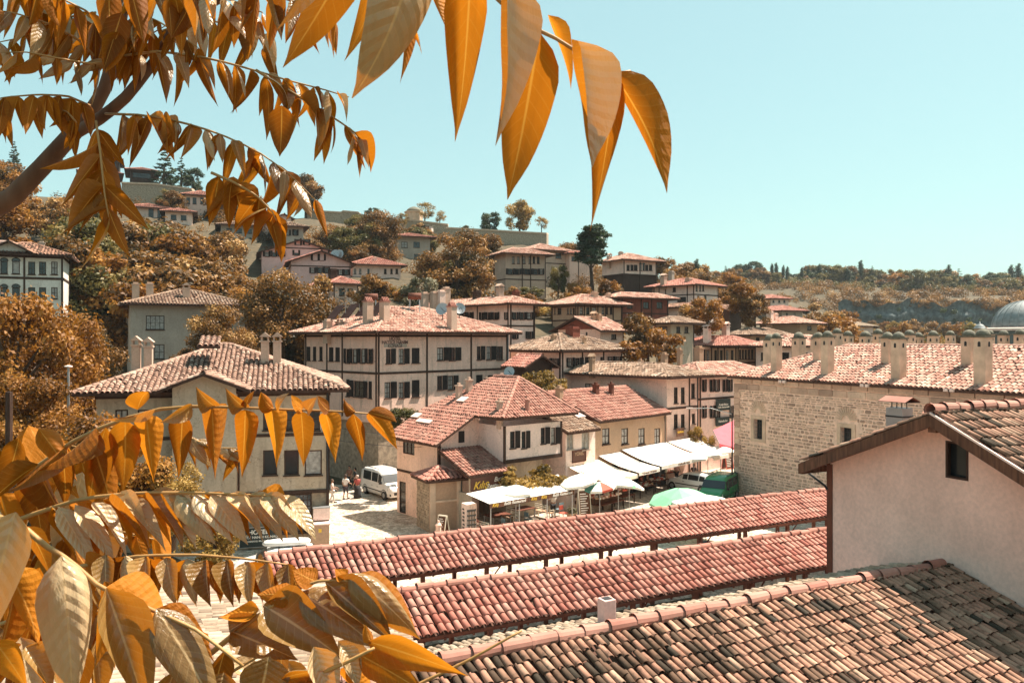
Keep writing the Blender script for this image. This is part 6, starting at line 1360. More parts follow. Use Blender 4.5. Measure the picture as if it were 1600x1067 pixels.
# ------------------------------------------------------------------ vehicles
def car(name, label, cat, loc, head, L, W, H, paint, kind, extras=()):
    """head = azimuth of the nose. Body lofted through stations, glass and lights are parts."""
    f = az(head); r = Vector((f.y, -f.x, 0)); loc = Vector(loc); q = thing(name, label, cat, tuple(loc))
    T = lambda x, y, z: loc+f*x+r*y+UP*z
    if kind == 'van':   # (x, zbottom, zbelt, zroof, halfwidth belt, halfwidth roof)
        st = [(-.5, .30, .95, 1.55, .44, .40), (-.485, .24, 1.0, 1.72, .48, .43), (-.40, .22, 1.02, 1.84, .5, .44), (-.1, .22, 1.02, 1.88, .5, .45), (.12, .22, 1.02, 1.84, .5, .44), (.22, .22, 1.03, 1.66, .5, .42), (.335, .22, 1.06, 1.10, .5, .46), (.42, .22, 1.00, 1.01, .48, .44), (.475, .24, .86, .88, .45, .41), (.5, .30, .62, .64, .40, .36)]; gl = (2, 6); ws = (5, 6)
    else:
        st = [(-.5, .32, .80, .84, .42, .40), (-.48, .26, .92, 1.12, .46, .38), (-.41, .22, .95, 1.40, .48, .38), (-.25, .2, .94, 1.47, .5, .39), (-.0, .2, .93, 1.47, .5, .39), (.10, .2, .92, 1.38, .5, .38), (.24, .2, .92, .96, .5, .45), (.38, .2, .84, .85, .48, .43), (.46, .24, .72, .73, .44, .40), (.5, .3, .55, .56, .38, .34)]; gl = (2, 6); ws = (5, 6)
    k = H/max(s[3] for s in st); S_ = [(s[0]*L, s[1], s[2]*k, s[3]*k, s[4]*W, s[5]*W) for s in st]
    def ring(s):
        x, zb, zl, zr, wb, wr = s; h = [(wb*.90, zb), (wb*.985, zb+.12), (wb, zl*.62), (wb*.97, zl), (wr, zr-(zr-zl)*.10), (wr*.86, zr), ]
        return [T(x, y, z) for y, z in h]+[T(x, -y, z) for y, z in h[::-1]]
    rings = [ring(s) for s in S_]; mb = MB(); n = 12
    for R_ in rings: mb.v += R_
    for i in range(len(rings)-1):
        for j in range(n): mb.f.append([i*n+j, i*n+(j+1) % n, (i+1)*n+(j+1) % n, (i+1)*n+j]); mb.m.append(0)
    mb.f += [list(range(n))[::-1], [(len(rings)-1)*n+j for j in range(n)]]; mb.m += [0, 0]
    mb.build('body', M[paint], q, True)
    def patch(nm, i0, i1, j, a, b, c, d, mt, off=.012):
        """glass set on the body between stations i0..i1, ring edge j..j+1"""
        P_ = lambda u, v: rings[i0][j].lerp(rings[i1][j], u).lerp(rings[i0][j+1].lerp(rings[i1][j+1], u), v)
        p = [P_(a, c), P_(b, c), P_(b, d), P_(a, d)]; nr = (p[1]-p[0]).cross(p[3]-p[0]).normalized()
        if nr.dot(sum(p, Vector())/4-T(0, 0, .8)) < 0: nr = -nr
        m_ = MB(); m_.prism([x-nr*.02 for x in p], nr*(.02+off)); return m_.build(nm, M[mt], q)
    for j in (3, 7):
        for i0, i1, a, b in (((2, 3, .05, .95), (3, 4, .05, .92), (4, 5, .02, .95)) if kind == 'van' else ((2, 3, .3, .95), (3, 4, .04, .9), (4, 5, -.1, .95))):
            patch('side_window', i0, i1, j, a, b, .08 if j == 3 else .12, .88 if j == 3 else .92, 'glass')
    # windscreen and rear screen across the roof edges
    def screen(i0, i1, nm):
        a, b, c, d = rings[i0][5], rings[i0][6], rings[i1][6], rings[i1][5]
        a, b = a.lerp(b, -.10), b.lerp(a, -.10); d, c = d.lerp(c, -.10), c.lerp(d, -.10); nr = (b-a).cross(d-a).normalized(); nr = nr if nr.z > 0 else -nr
        e = [a.lerp(d, .06), b.lerp(c, .06), b.lerp(c, .93), a.lerp(d, .93)]; m_ = MB(); m_.prism([x-nr*.02 for x in e], nr*.035); m_.build(nm, M['glass'], q)
    screen(5, 6, 'windscreen'); screen(2, 1, 'rear_screen')
    m_ = MB(); x0 = -L/2-.004; z0 = S_[1][2]+.06; m_.prism([T(x0+.02, -W*.36, z0), T(x0+.02, W*.36, z0), T(x0+.07, W*.33, z0+(S_[1][3]-z0)*.8), T(x0+.07, -W*.33, z0+(S_[1][3]-z0)*.8)], -f*.03); m_.build('tailgate_glass', M['glass'], q)
    wr_ = .31 if kind != 'van' else .33
    for x in (-.31*L, .32*L):
        for y in (-1, 1):
            c = T(x, y*(W/2-.10), wr_); m_ = MB(); m_.tube([c-r*y*.10, c+r*y*.09, c+r*y*.11], [wr_, wr_, wr_*.86], 16); w_ = m_.build('wheel', M['black'], q)
            m_ = MB(); m_.tube([c+r*y*.10, c+r*y*.122], [wr_*.62, wr_*.5], 12); m_.build('rim', M['metal'], w_)
            m_ = MB(); ar = [c+r*y*.065+f*math.cos(t)*(wr_+.07)+UP*math.sin(t)*(wr_+.07) for t in np.linspace(0, math.pi, 10)]; m_.tube(ar, .045, 5); m_.build('wheel_arch', M['darkmetal'] if kind == 'van' else M[paint], q)
    for y in (-1, 1):
        s = S_[-3]; m_ = MB(); a = T(s[0]-.02, y*s[4]*.98, s[2]*.86); m_.prism([a, T(S_[-2][0]-.0, y*S_[-2][4]*.92, S_[-2][2]*.90), T(S_[-2][0]+.03, y*S_[-2][4]*.62, S_[-2][2]*.80), T(S_[-2][0]+.045, y*S_[-2][4]*.7, S_[-2][2]*.66), T(s[0]+.02, y*s[4]*1.01, s[2]*.70)], UP*.02+f*.035); m_.build('headlight', M['lamp'], q)
        m_ = MB(); m_.par(T(-L/2-.012, y*W*.40-.07, S_[0][2]*.72), r*.14, UP*.32, f*.06); m_.build('tail_light', M['tail'], q)
        m_ = MB(); m_.par(T(S_[5][0]+.1, y*(W/2+.02)-.0, S_[5][2]+.02), r*y*.18, f*.12, UP*.16); m_.build('mirror', M['darkmetal'] if kind == 'van' else M[paint], q)
        m_ = MB(); m_.par(T(-.27*L, y*W*.503-.0, .52), f*L*.52, r*y*.015, UP*.07); m_.build('side_moulding', M['darkmetal'], q)
        if kind == 'van': m_ = MB(); m_.tube([T(-.40*L, y*W*.39, H+.0), T(-.38*L, y*W*.39, H+.07), T(.05*L, y*W*.39, H+.07), T(.08*L, y*W*.38, H-.0)], .025, 6); m_.build('roof_rail', M['darkmetal'], q)
    m_ = MB(); m_.par(T(L/2-.05, -W*.30, .40), r*W*.60, UP*.20, f*.062); g_ = m_.build('grille', M['darkmetal'], q)
    for y in (-1, 1): m_ = MB(); m_.par(T(L/2-.11, y*W*.38-W*.07, .36), r*W*.14, UP*.14, f*.075); m_.build('fog_lamp', M['darkmetal'], q)
    m_ = MB(); m_.par(T(L/2+.012, -.26, .42), r*.52, UP*.11, f*.015); m_.build('number_plate', M['plate'], q)
    m_ = MB(); m_.par(T(-L/2-.028, -.26, .62), r*.52, UP*.11, f*.015); m_.build('number_plate', M['plate'], q)
    for x in ((.10, -.08) if kind == 'van' else (.05,)):
        for y in (-1, 1): m_ = MB(); m_.par(T(x*L, y*W*.502, .78*k), f*.16, r*y*.02, UP*.03); m_.build('handle', M['darkmetal'], q)
    return q
G = lambda px, py, z=0: ground_at(px, py, z)
c = (G(573, 757)+G(612, 790))/2
car('parked_van', 'white people carrier van parked nose first beside the cream wing', 'van', (c.x+.6, c.y-.3, .0), 143, 4.65, 1.95, 1.98, 'carwhite', 'van')
car('parked_car', 'dark car in shade behind the white van', 'car', G(612, 742), 130, 4.2, 1.72, 1.42, 'cardark', 'hatch')
qc = car('parked_car', 'white hatchback with a roof box below the hotel signboard', 'car', at(432, 905, 38.9)-UP*(at(432, 905, 38.9).z), 255, 4.1, 1.74, 1.46, 'carwhite', 'hatch')
o0 = ORG[qc]; f_ = az(255); r_ = Vector((f_.y, -f_.x, 0)); q = thing('roof_box', 'white rounded roof box on top of the hatchback', 'roof box', tuple(o0+UP*1.5))
mb = MB(); pth = [(-1.15, .12), (-1.05, .28), (-.6, .36), (.4, .36), (.95, .27), (1.1, .10)]
rg_ = [[o0-f_*.45+f_*x+r_*(math.cos(t)*w)+UP*(1.66+math.sin(t)*.19*(w/.36)) for t in np.linspace(0, 2*math.pi, 13)[:-1]] for x, w in pth]
for R_ in rg_: mb.v += R_
for i in range(5):
    for j in range(12): mb.f.append([i*12+j, i*12+(j+1) % 12, (i+1)*12+(j+1) % 12, (i+1)*12+j]); mb.m.append(0)
mb.f += [list(range(12))[::-1], [60+j for j in range(12)]]; mb.m += [0, 0]; mb.build('shell', M['carwhite'], q, True)
mb = MB()
for x in (-.7, .3): mb.par(o0-f_*.45+f_*x-r_*.6+UP*1.45, f_*.05, r_*1.2, UP*.04)
mb.build('bars', M['darkmetal'], q)
c = G(1126, 784); car('parked_van', 'green van parked against the corner of the stone inn', 'van', (c.x, c.y+.4, 0), 212, 4.3, 1.75, 1.85, 'cargreen', 'van')
c = G(1083, 766); car('parked_car', 'white car mostly hidden behind the green umbrella', 'car', (c.x, c.y, 0), 318, 4.2, 1.72, 1.42, 'carwhite', 'hatch')

# ------------------------------------------------------------------ people: one skinned body each, clothing and hair as parts
def skin_mesh(name, joints, edges, mt, q, sub=1):
    me = bpy.data.meshes.new(name); me.from_pydata([j[0] for j in joints], edges, []); o = bpy.data.objects.new('tmp', me); COL.objects.link(o)
    sk_ = o.modifiers.new('s', 'SKIN'); sk_.use_smooth_shade = True; ss = o.modifiers.new('u', 'SUBSURF'); ss.levels = sub; ss.render_levels = sub
    for v, j in zip(me.skin_vertices[0].data, joints): v.radius = j[1] if hasattr(j[1], '__len__') else (j[1], j[1]); v.use_root = False
    me.skin_vertices[0].data[0].use_root = True
    dg = bpy.context.evaluated_depsgraph_get(); m2 = bpy.data.meshes.new_from_object(o.evaluated_get(dg)); m2.name = name; bpy.data.objects.remove(o)
    m2.materials.clear(); m2.materials.append(mt); return m2
def cloth(name, col): return M_plain(name, col, .85, .12, 9, 0, .2)
def person(label, loc, face, h=1.7, top=(.7, .68, .65), legs=(.03, .03, .04), hair=(.03, .02, .015), skirt=False, walk=.12, arm=(.15, .1), scarf=None, bag=None, shorts=False):
    q = thing('person', label, 'person', tuple(loc)); k = h/1.7
    Mx = Matrix.Translation(Vector(loc)) @ Matrix.Rotation(-R(face), 4, 'Z') @ Matrix.Scale(k, 4)   # local +y = facing
    w_ = walk
    J = [((0, 0, .92), (.15, .11)), ((0, .01, 1.10), (.13, .10)), ((0, .0, 1.30), (.165, .11)), ((0, -.01, 1.42), (.10, .08)), ((0, 0, 1.48), .052), ((0, .015, 1.56), (.072, .085)), ((0, .02, 1.64), (.075, .09)), ((0, .015, 1.69), (.045, .055)),
         ((.19, 0, 1.39), .052), ((.24, -.02+arm[0]*.3, 1.13), .042), ((.25, .05+arm[0], .90+arm[0]*.5), .03), ((.25, .08+arm[0]*1.2, .82+arm[0]*.6), .033),
         ((-.19, 0, 1.39), .052), ((-.24, -.02+arm[1]*.3, 1.13), .042), ((-.25, .05+arm[1], .90+arm[1]*.5), .03), ((-.25, .08+arm[1]*1.2, .82+arm[1]*.6), .033),
         ((.095, 0, .84), .088), ((.10, w_*.6+.02, .48), .058), ((.10, w_-.03, .09), .038), ((.11, w_+.12, .035), (.035, .04)),
         ((-.095, 0, .84), .088), ((-.10, -w_*.3+.03, .48), .058), ((-.10, -w_-.03, .09), .038), ((-.11, -w_+.12, .035), (.035, .04))]
    E = [(0, 1), (1, 2), (2, 3), (3, 4), (4, 5), (5, 6), (6, 7), (2, 8), (8, 9), (9, 10), (10, 11), (2, 12), (12, 13), (13, 14), (14, 15), (0, 16), (16, 17), (17, 18), (18, 19), (0, 20), (20, 21), (21, 22), (22, 23)]
    place('body', skin_mesh('body', J, E, M['skin'], q), Mx, q)
    g = 1.17
    G_ = lambda idx, s=g: [(J[i][0], tuple(x*s for x in J[i][1]) if hasattr(J[i][1], '__len__') else J[i][1]*s) for i in idx]
    sh = G_([0, 1, 2, 3, 8, 9, 12, 13]); sh[5] = ((Vector(J[8][0]).lerp(Vector(J[9][0]), .85))[:], .056); sh[7] = ((Vector(J[12][0]).lerp(Vector(J[13][0]), .85))[:], .056)
    place('shirt', skin_mesh('shirt', sh, [(0, 1), (1, 2), (2, 3), (2, 4), (4, 5), (2, 6), (6, 7)], cloth('cloth_top', top), q), Mx, q)
    if skirt:
        mb = MB(); mb.lathe([(.17, .95), (.22, .7), (.27, .35), (.30, .06), (.27, .05), (.15, .93)], (0, 0, 0), 14); place('skirt', mb.mesh('skirt', cloth('cloth_skirt', legs), smooth=True), Mx, q)
    else:
        tr_ = G_([0, 16, 17, 18, 20, 21, 22], 1.2)
        if shorts: tr_[3] = ((Vector(J[17][0]).lerp(Vector(J[18][0]), .05))[:], .07); tr_[6] = ((Vector(J[21][0]).lerp(Vector(J[22][0]), .05))[:], .07)
        place('trousers', skin_mesh('trousers', tr_, [(0, 1), (1, 2), (2, 3), (0, 4), (4, 5), (5, 6)], cloth('cloth_legs', legs), q), Mx, q)
        for s in (19, 23): mb = MB(); p = Vector(J[s][0]); mb.par(p+Vector((-.045, -.17, -.035)), (.09, 0, 0), (0, .25, 0), (0, 0, .085)); place('shoe', mb.mesh('shoe', cloth('shoe_leather', (.05, .04, .035)), bevel=.02), Mx, q)
    mb = MB(); c = Vector((0, -.005, 1.645)); n_ = 12
    mb.lathe([(.088, -.09), (.098, -.02), (.095, .04), (.07, .085), (.02, .105)], c, n_)
    hm = mb.mesh('hair', cloth('hair', scarf or hair), smooth=True)
    for v in hm.vertices:
        if v.co.y > .04 and v.co.z < 1.66: v.co.y = .035
    place('headscarf' if scarf else 'hair', hm, Mx, q)
    mb = MB()
    for x in (-.032, .032): mb.par((x-.012, .093, 1.625), (.024, 0, 0), (0, .012, 0), (0, 0, .012))
    mb.par((-.025, .092, 1.545), (.05, 0, 0), (0, .01, 0), (0, 0, .010)); place('face_features', mb.mesh('face_features', M['black']), Mx, q)
    mb = MB(); mb.add([(-.014, .095, 1.575), (.014, .095, 1.575), (0, .125, 1.58), (0, .096, 1.625)], [(0, 1, 2), (0, 2, 3), (2, 1, 3)]); place('nose', mb.mesh('nose', M['skin']), Mx, q)
    for s in (11, 15):   # fingers and thumb
        mb = MB(); p = Vector(J[s][0]); sx = 1 if s == 11 else -1
        for i, l in enumerate((.065, .075, .07, .055)): a = p+Vector((0, -.022+.015*i, -.02)); mb.tube([a, a+Vector((-.004*sx, .008, -l*.55)), a+Vector((-.018*sx, .014, -l))], [.009, .008, .006], 5)
        a = p+Vector((-.01*sx, .03, 0)); mb.tube([a, a+Vector((-.012*sx, .02, -.025)), a+Vector((-.02*sx, .022, -.05))], [.011, .009, .007], 5); place('fingers', mb.mesh('fingers', M['skin'], smooth=True), Mx, q)
    if bag: mb = MB(); mb.par((.27, .0, .45), (.08, 0, 0), (0, .26, 0), (0, 0, .3)); mb.tube([(.31, .03, .75), (.30, .12, .86), (.31, .23, .75)], .01, 4); b_ = place('bag', mb.mesh('bag', cloth('bag_cloth', bag), bevel=.015), Mx, None); tag(b_, 'light shopping bag held by the woman in the dark long skirt', 'bag')
    return q
person('person in pale clothes leaning forward at the left edge of the sunlit street', G(519, 785), 80, 1.62, (.75, .62, .58), (.62, .58, .54), (.10, .06, .04), walk=.16, arm=(.25, .3))
person('person in a white shirt and dark shorts seen from behind in the street', G(540, 780), 15, 1.76, (.80, .78, .76), (.05, .04, .05), (.07, .04, .03), shorts=True, walk=.12, arm=(.3, .1))
person('person in a long dark skirt and red patterned top beside the white van', G(558.5, 778), 330, 1.64, (.42, .09, .08), (.02, .018, .02), skirt=True, scarf=(.55, .42, .38), walk=.05, arm=(.2, .15), bag=(.8, .75, .7))
person('person in a brown striped top standing behind the two in front', G(546, 762), 200, 1.70, (.22, .12, .09), (.04, .035, .04), (.03, .02, .02), walk=.08)
person('person in dark clothes standing by the rear of the white van', G(555, 765), 240, 1.66, (.03, .03, .03), (.025, .025, .03), (.02, .015, .012), walk=.05)
person('waiter in a white shirt standing with back turned on the restaurant terrace', G(864.5, 809), 340, 1.74, (.75, .72, .66), (.02, .02, .022), (.02, .015, .012), walk=.03, arm=(.35, .35))
person('stall keeper in a pink shirt and dark trousers under the wide awning', G(1057, 754), 150, 1.72, (.62, .38, .34), (.03, .028, .03), (.03, .02, .015), walk=.05)
person('woman in a brown long skirt carrying a bag across the square', G(1084, 757), 210, 1.62, (.14, .08, .07), (.16, .07, .05), skirt=True, scarf=(.12, .07, .05), walk=.05)

# ------------------------------------------------------------------ umbrellas, tables, boards, street furniture
def umbrella(label, px, py, d, rad, mats, tilt=(0, 0), n=8, rise=.34, zb=0, grp='market umbrellas'):
    tp = at(px, py, d); q = thing('umbrella', label, 'umbrella', (tp.x, tp.y, zb), grp); ring = []
    ax = Vector((tilt[0], tilt[1], 1)).normalized(); ex = ax.orthogonal().normalized(); ey = ax.cross(ex)
    for k in range(n): a = 2*math.pi*k/n; ring.append(tp+(ex*math.cos(a)+ey*math.sin(a))*rad-ax*rad*rise)
    for k in range(n):
        a, b = ring[k], ring[(k+1) % n]; m = (a+b)/2+UP*rad*.05; mb = MB(); mid = [tp.lerp(a, .55)+UP*rad*.035, tp.lerp(b, .55)+UP*rad*.035]
        mb.quad(mid[0], a, b, mid[1]); mb.add([tp, mid[0], mid[1]], [(0, 1, 2)])
        out = ((a+b)/2-tp); out.z = 0; out.normalize(); mb.par(a-UP*.14, b-a, UP*.138, out*.008); mb.build('canopy_panel', M[mats[k % len(mats)]], q)
        mb = MB(); mb.tube([tp-UP*.06, a-UP*.02], .012, 4); mb.build('rib', M['metal'], q)
    mb = MB(); mb.tube([(tp.x, tp.y, zb), tp-UP*.02, tp+UP*.12], [.025, .025, .01], 7); mb.build('pole', M['metal'], q)
    mb = MB(); mb.lathe([(.26, 0), (.26, .07), (.05, .1)], (tp.x, tp.y, zb), 12); mb.build('foot', M['darkmetal'], q); return q
umbrella('white umbrella standing over the restaurant awning on the left', 806, 757, 47.4, 1.15, ['canvas'])
umbrella('white umbrella right of the creeper at the awning end', 903, 741, 49.5, 1.2, ['canvas'], (-.2, -.12))
umbrella('multicoloured umbrella with white, red and teal panels', 937, 752, 49.5, .98, ['canvas', 'redcan', 'canvas', 'tealcan'], (-.15, -.1))
umbrella('white umbrella with a pale green tint over the souvenir stall', 966, 746, 51, 1.15, ['canvas', 'canvas', 'greencan', 'canvas'], (.1, .1))
umbrella('plain white umbrella beside the pale green one', 983, 748, 53, 1.1, ['canvas'], (.25, .1))
umbrella('big green market umbrella beside the gallery roof', 1060, 763, 46.5, 1.75, ['greencan'], (-.12, -.15), rise=.38)
umbrella('big white umbrella overlapping the green one', 1103, 776, 45.5, 1.9, ['canvas'], (.05, -.1), rise=.2)
umbrella('small white cafe umbrella, left of the three by the bushy plant', 1084, 707, 61, 1.05, ['canvas']); umbrella('small white cafe umbrella, middle of the three by the bushy plant', 1106, 702, 62, 1.05, ['canvas']); umbrella('small white cafe umbrella, nearest the stone inn', 1126, 696, 64, 1.2, ['canvas'])
umbrella('white umbrella glimpsed under the far gallery roof', 1215, 833, 36.8, 1.1, ['canvas'], rise=.25)
def table(label, p, w, d, h, dr, top, leg, cloth_=None, grp=None, name='table'):
    dr = Vector(dr).normalized(); nr = Vector((dr.y, -dr.x, 0)); p = Vector(p); q = thing(name, label, 'table', tuple(p), grp)
    mb = MB(); mb.box(p, dr, nr, w/2, d/2, h-.04, h); mb.build('tabletop', M[top], q)
    for x in (-1, 1):
        for y in (-1, 1): mb = MB(); mb.box(p+dr*x*(w/2-.06)+nr*y*(d/2-.06), dr, nr, .025, .025, 0, h-.042); mb.build('leg', M[leg], q)
    return q
def goods(label, p, w, d, h, dr, seed, n=26, grp=None):
    g = random.Random(seed); dr = Vector(dr).normalized(); nr = Vector((dr.y, -dr.x, 0)); mb = MB(); p = Vector(p)
    for i in range(n):
        c = p+dr*g.uniform(-w/2+.1, w/2-.1)+nr*g.uniform(-d/2+.1, d/2-.1); a = g.uniform(0, 3); mb.box(c, az(a*60), az(a*60+90), g.uniform(.04, .11), g.uniform(.03, .09), h+.002, h+g.uniform(.03, .16), g.randrange(4))
    o = mb.build('souvenirs', [M['whiter'], M['redcan'], M['tan'], M['canvas']], loc=tuple(p+UP*h)); tag(o, label, 'goods', grp); o['kind'] = 'stuff'; del o['category']; return o
su = aw_u
for i, (px, py, w_, lab) in enumerate(((1005, 775, 1.9, 'long stall table of folded white cloths, left half'), (1028, 765, 1.9, 'long stall table of folded white cloths, right half'), (1045, 752, 1.7, 'stall table heaped with white lace behind the long table'))):
    p = G(px, py); table(lab, p, w_, .8, .78, su, 'rwood', 'wood', grp='souvenir stall tables'); goods(lab.replace('stall table', 'pile of wares on the stall table'), p, w_, .8, .78, su, i+2)
for i, (px, py) in enumerate(((940, 800), (958, 795), (975, 786))):
    p = G(px, py); lab = ['brown stepped stall of toys nearest the restaurant', 'brown stepped stall of toys under the multicoloured umbrella', 'brown stepped stall of toys under the pale green umbrella'][i]; q = table(lab, p, 1.5, .9, .6, su, 'rwood', 'wood', grp='toy stalls', name='stall'); nr_ = Vector((su.y, -su.x, 0))
    mb = MB(); mb.box(p-nr_*.25, su, nr_, .72, .2, .602, .95); mb.build('upper_shelf', M['verge'], q); goods('wooden toys laid on the '+lab.replace('brown ', ''), p, 1.5, .9, .95, su, i+20, 30)
# dark shop fronts under the awnings with hanging goods
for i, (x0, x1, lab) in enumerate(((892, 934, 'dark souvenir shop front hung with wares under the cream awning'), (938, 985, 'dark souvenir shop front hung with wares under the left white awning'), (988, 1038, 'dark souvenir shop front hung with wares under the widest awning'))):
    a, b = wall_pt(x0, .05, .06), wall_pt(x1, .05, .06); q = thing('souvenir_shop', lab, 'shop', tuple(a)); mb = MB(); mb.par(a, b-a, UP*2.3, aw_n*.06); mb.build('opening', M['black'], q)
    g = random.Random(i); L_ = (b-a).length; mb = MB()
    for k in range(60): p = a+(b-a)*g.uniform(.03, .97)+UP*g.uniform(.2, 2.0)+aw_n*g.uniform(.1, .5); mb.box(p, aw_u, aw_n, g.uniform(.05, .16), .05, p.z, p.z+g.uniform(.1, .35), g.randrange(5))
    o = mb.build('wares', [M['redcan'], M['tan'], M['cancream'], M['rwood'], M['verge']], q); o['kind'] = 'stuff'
# restaurant terrace
def bench(label, p, dr, w=1.3, grp='pale terrace benches', mt='cancream'):
    dr = Vector(dr).normalized(); nr = Vector((dr.y, -dr.x, 0)); p = Vector(p); q = thing('bench', label, 'bench', tuple(p), grp)
    mb = MB(); mb.box(p, dr, nr, w/2, .22, .41, .45); mb.build('seat', M['tan'], q)
    for z in (.6, .72, .84): mb = MB(); mb.par(p-dr*w/2-nr*.21+UP*z, dr*w, nr*.03, UP*.06); mb.build('back_slat', M[mt], q)
    for x in (-1, 1):
        mb = MB(); mb.box(p+dr*x*(w/2-.02)-nr*.2, dr, nr, .025, .025, 0, .92); mb.build('leg', M[mt], q); mb = MB(); mb.box(p+dr*x*(w/2-.02)+nr*.19, dr, nr, .025, .025, 0, .62); mb.build('leg', M[mt], q)
        mb = MB(); mb.par(p+dr*x*(w/2-.02)-nr*.2+UP*.6-dr*.02, dr*.04, nr*.4, UP*.03); mb.build('armrest', M[mt], q)
bench('pale wooden bench nearest the drinks fridge', Vector(((757-800)/F*47, 47, 0)), rn*-1, 1.3); bench('pale wooden bench at the second terrace table', G(797, 818), rn, 1.2); bench('pale wooden bench beside the waiter', G(850, 809), -rn, 1.5)
table('terrace table with a red brown top nearest the fridge', G(777, 822), 1.5, 1.0, .75, ru, 'rwood', 'metal', grp='terrace tables'); table('terrace table with a red brown top near the blue chair', G(815, 812), 1.6, 1.0, .75, ru, 'rwood', 'metal', grp='terrace tables')
def chair(label, p, dr, seat, frame):
    dr = Vector(dr).normalized(); nr = Vector((dr.y, -dr.x, 0)); p = Vector(p); q = thing('chair', label, 'chair', tuple(p), 'terrace chairs'); mb = MB(); mb.box(p, dr, nr, .21, .21, .43, .47); mb.build('seat', M[seat], q); mb = MB(); mb.par(p-dr*.2-nr*.2+UP*.62, nr*.4, dr*.025, UP*.28); mb.build('backrest', M[seat], q)
    for x in (-1, 1):
        for y in (-1, 1): mb = MB(); mb.tube([p+dr*x*.19+nr*y*.18, p+dr*x*.17+nr*y*.18+UP*(.9 if x < 0 else .43)], .014, 5); mb.build('leg', M[frame], q)
M['bluegrey'] = M_plain('blue_grey_plastic', (.16, .24, .27), .6, .1, 4)
chair('blue grey chair at the first terrace table', G(790, 832), ru, 'bluegrey', 'metal'); chair('blue grey chair at the second terrace table', G(826, 822), ru, 'bluegrey', 'metal'); chair('red chair at the terrace edge near the flower tub', G(880, 812), rn, 'redcan', 'metal'); chair('dark chair behind the waiter', G(874, 806), -rn, 'bluegrey', 'metal')
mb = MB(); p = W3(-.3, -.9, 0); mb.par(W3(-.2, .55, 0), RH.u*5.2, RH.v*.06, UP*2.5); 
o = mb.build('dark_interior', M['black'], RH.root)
fr_p = Vector(((733-800)/F*46.9, 46.9, 0)); q = thing('drinks_fridge', 'tall white drinks fridge with a glass door beside the stone hut', 'fridge', tuple(fr_p)); fu, fn_ = az(62), az(152)
mb = MB(); mb.par(fr_p-fu*.34-fn_*.33, fu*.68, fn_*.66, UP*1.95); mb.build('cabinet', M['whiter'], q, bevel=.02)
mb = MB(); mb.par(fr_p-fu*.29+fn_*.332+UP*.22, fu*.58, fn_*.02, UP*1.42); dr_ = mb.build('door', M['glass'], q); mb = MB(); mb.par(fr_p+fu*.342-fn_*.3+UP*.05, fu*.01, fn_*.6, UP*1.85); mb.build('red_side', M['redcan'], q)
for k in range(5):
    mb = MB()
    for i in range(7): c = fr_p-fu*.25+fu*.083*i+fn_*.357+UP*(.28+.27*k); mb.lathe([(.03, 0), (.03, .12), (.012, .17)], c, 6, i % 2)
    mb.build('bottles', [M['whiter'], M['tan']], dr_)
mb = MB()
for k in range(7): mb.par(fr_p-fu*.343-fn_*(.2-.02*(k % 3))+UP*(.25+k*.22), fn_*.28, UP*(.1+.03*(k % 2)), -fu*.004)
mb.build('side_print', M['darkmetal'], q)
def aboard(label, p, dr, h=1.25, w=.6, mt='verge', frame='cancream'):
    dr = Vector(dr).normalized(); nr = Vector((dr.y, -dr.x, 0)); p = Vector(p); q = thing('menu_board', label, 'sign', tuple(p), 'folding menu boards')
    for sgn in (1, -1):
        b0 = p+nr*sgn*.3-dr*w/2; up_ = UP*h-nr*sgn*.28; mb = MB(); mb.par(b0+dr*.05+up_*.05, dr*(w-.1), up_*.9, nr*sgn*.02); mb.build('panel', M[mt], q); mb = MB()
        for a, e, f in ((b0, dr*.05, up_), (b0+dr*(w-.05), dr*.05, up_), (b0+dr*.05, dr*(w-.1), up_*.05), (b0+dr*.05+up_*.95, dr*(w-.1), up_*.05)): mb.par(a, e, f, nr*sgn*.035)
        mb.build('frame', M[frame], q)
        mb = MB()
        for i in range(9): c = b0+dr*.11+up_*(.14+i*.085)+nr*sgn*.024; mb.par(c, dr*(w-.24)*(.6+.4*((i*7) % 5)/5), up_*.03, nr*sgn*.003)
        mb.build('handwriting', M['ink'], q)
aboard('folding menu board with pale frame in front of the stone hut', G(692, 838), az(120)); aboard('tall folding menu board covered in writing by the flower tub', G(912, 806), az(70), 1.75, .85); aboard('red framed menu board by the stone inn corner', G(1137, 732), az(60), 1.7, .9, 'signbrown', 'redcan')
p = G(893, 812); q = thing('flower_tub', 'tub of pale yellow flowers beside the tall menu board', 'planter', tuple(p)); mb = MB(); mb.lathe([(.22, 0), (.3, .35), (.32, .42)], p, 12); mb.build('tub', M['tan'], q); me = leaf_cloud('flowers', [(0, 0, .6, .36, 1, .7), (.15, .1, .55, .25, 1, .7)], 500, .11, seed=9); me.materials.append(M['f_silver']); place('flowers', me, Matrix.Translation(p), q)
p = G(685, 842); q = thing('bollard', 'cream stone bollard with a ball top at the street corner', 'bollard', tuple(p)); mb = MB(); mb.lathe([(.17, 0), (.15, .75), (.19, .77), (.19, .83), (.05, .98)], p, 8); mb.build('shaft', M['cream'], q); mb = MB(); mb.lathe([(.07*math.sin(t), .98-.07*math.cos(t)) for t in np.linspace(.2, 3.0, 7)], p+UP*.05, 10); mb.build('ball', M['cream'], q, True)
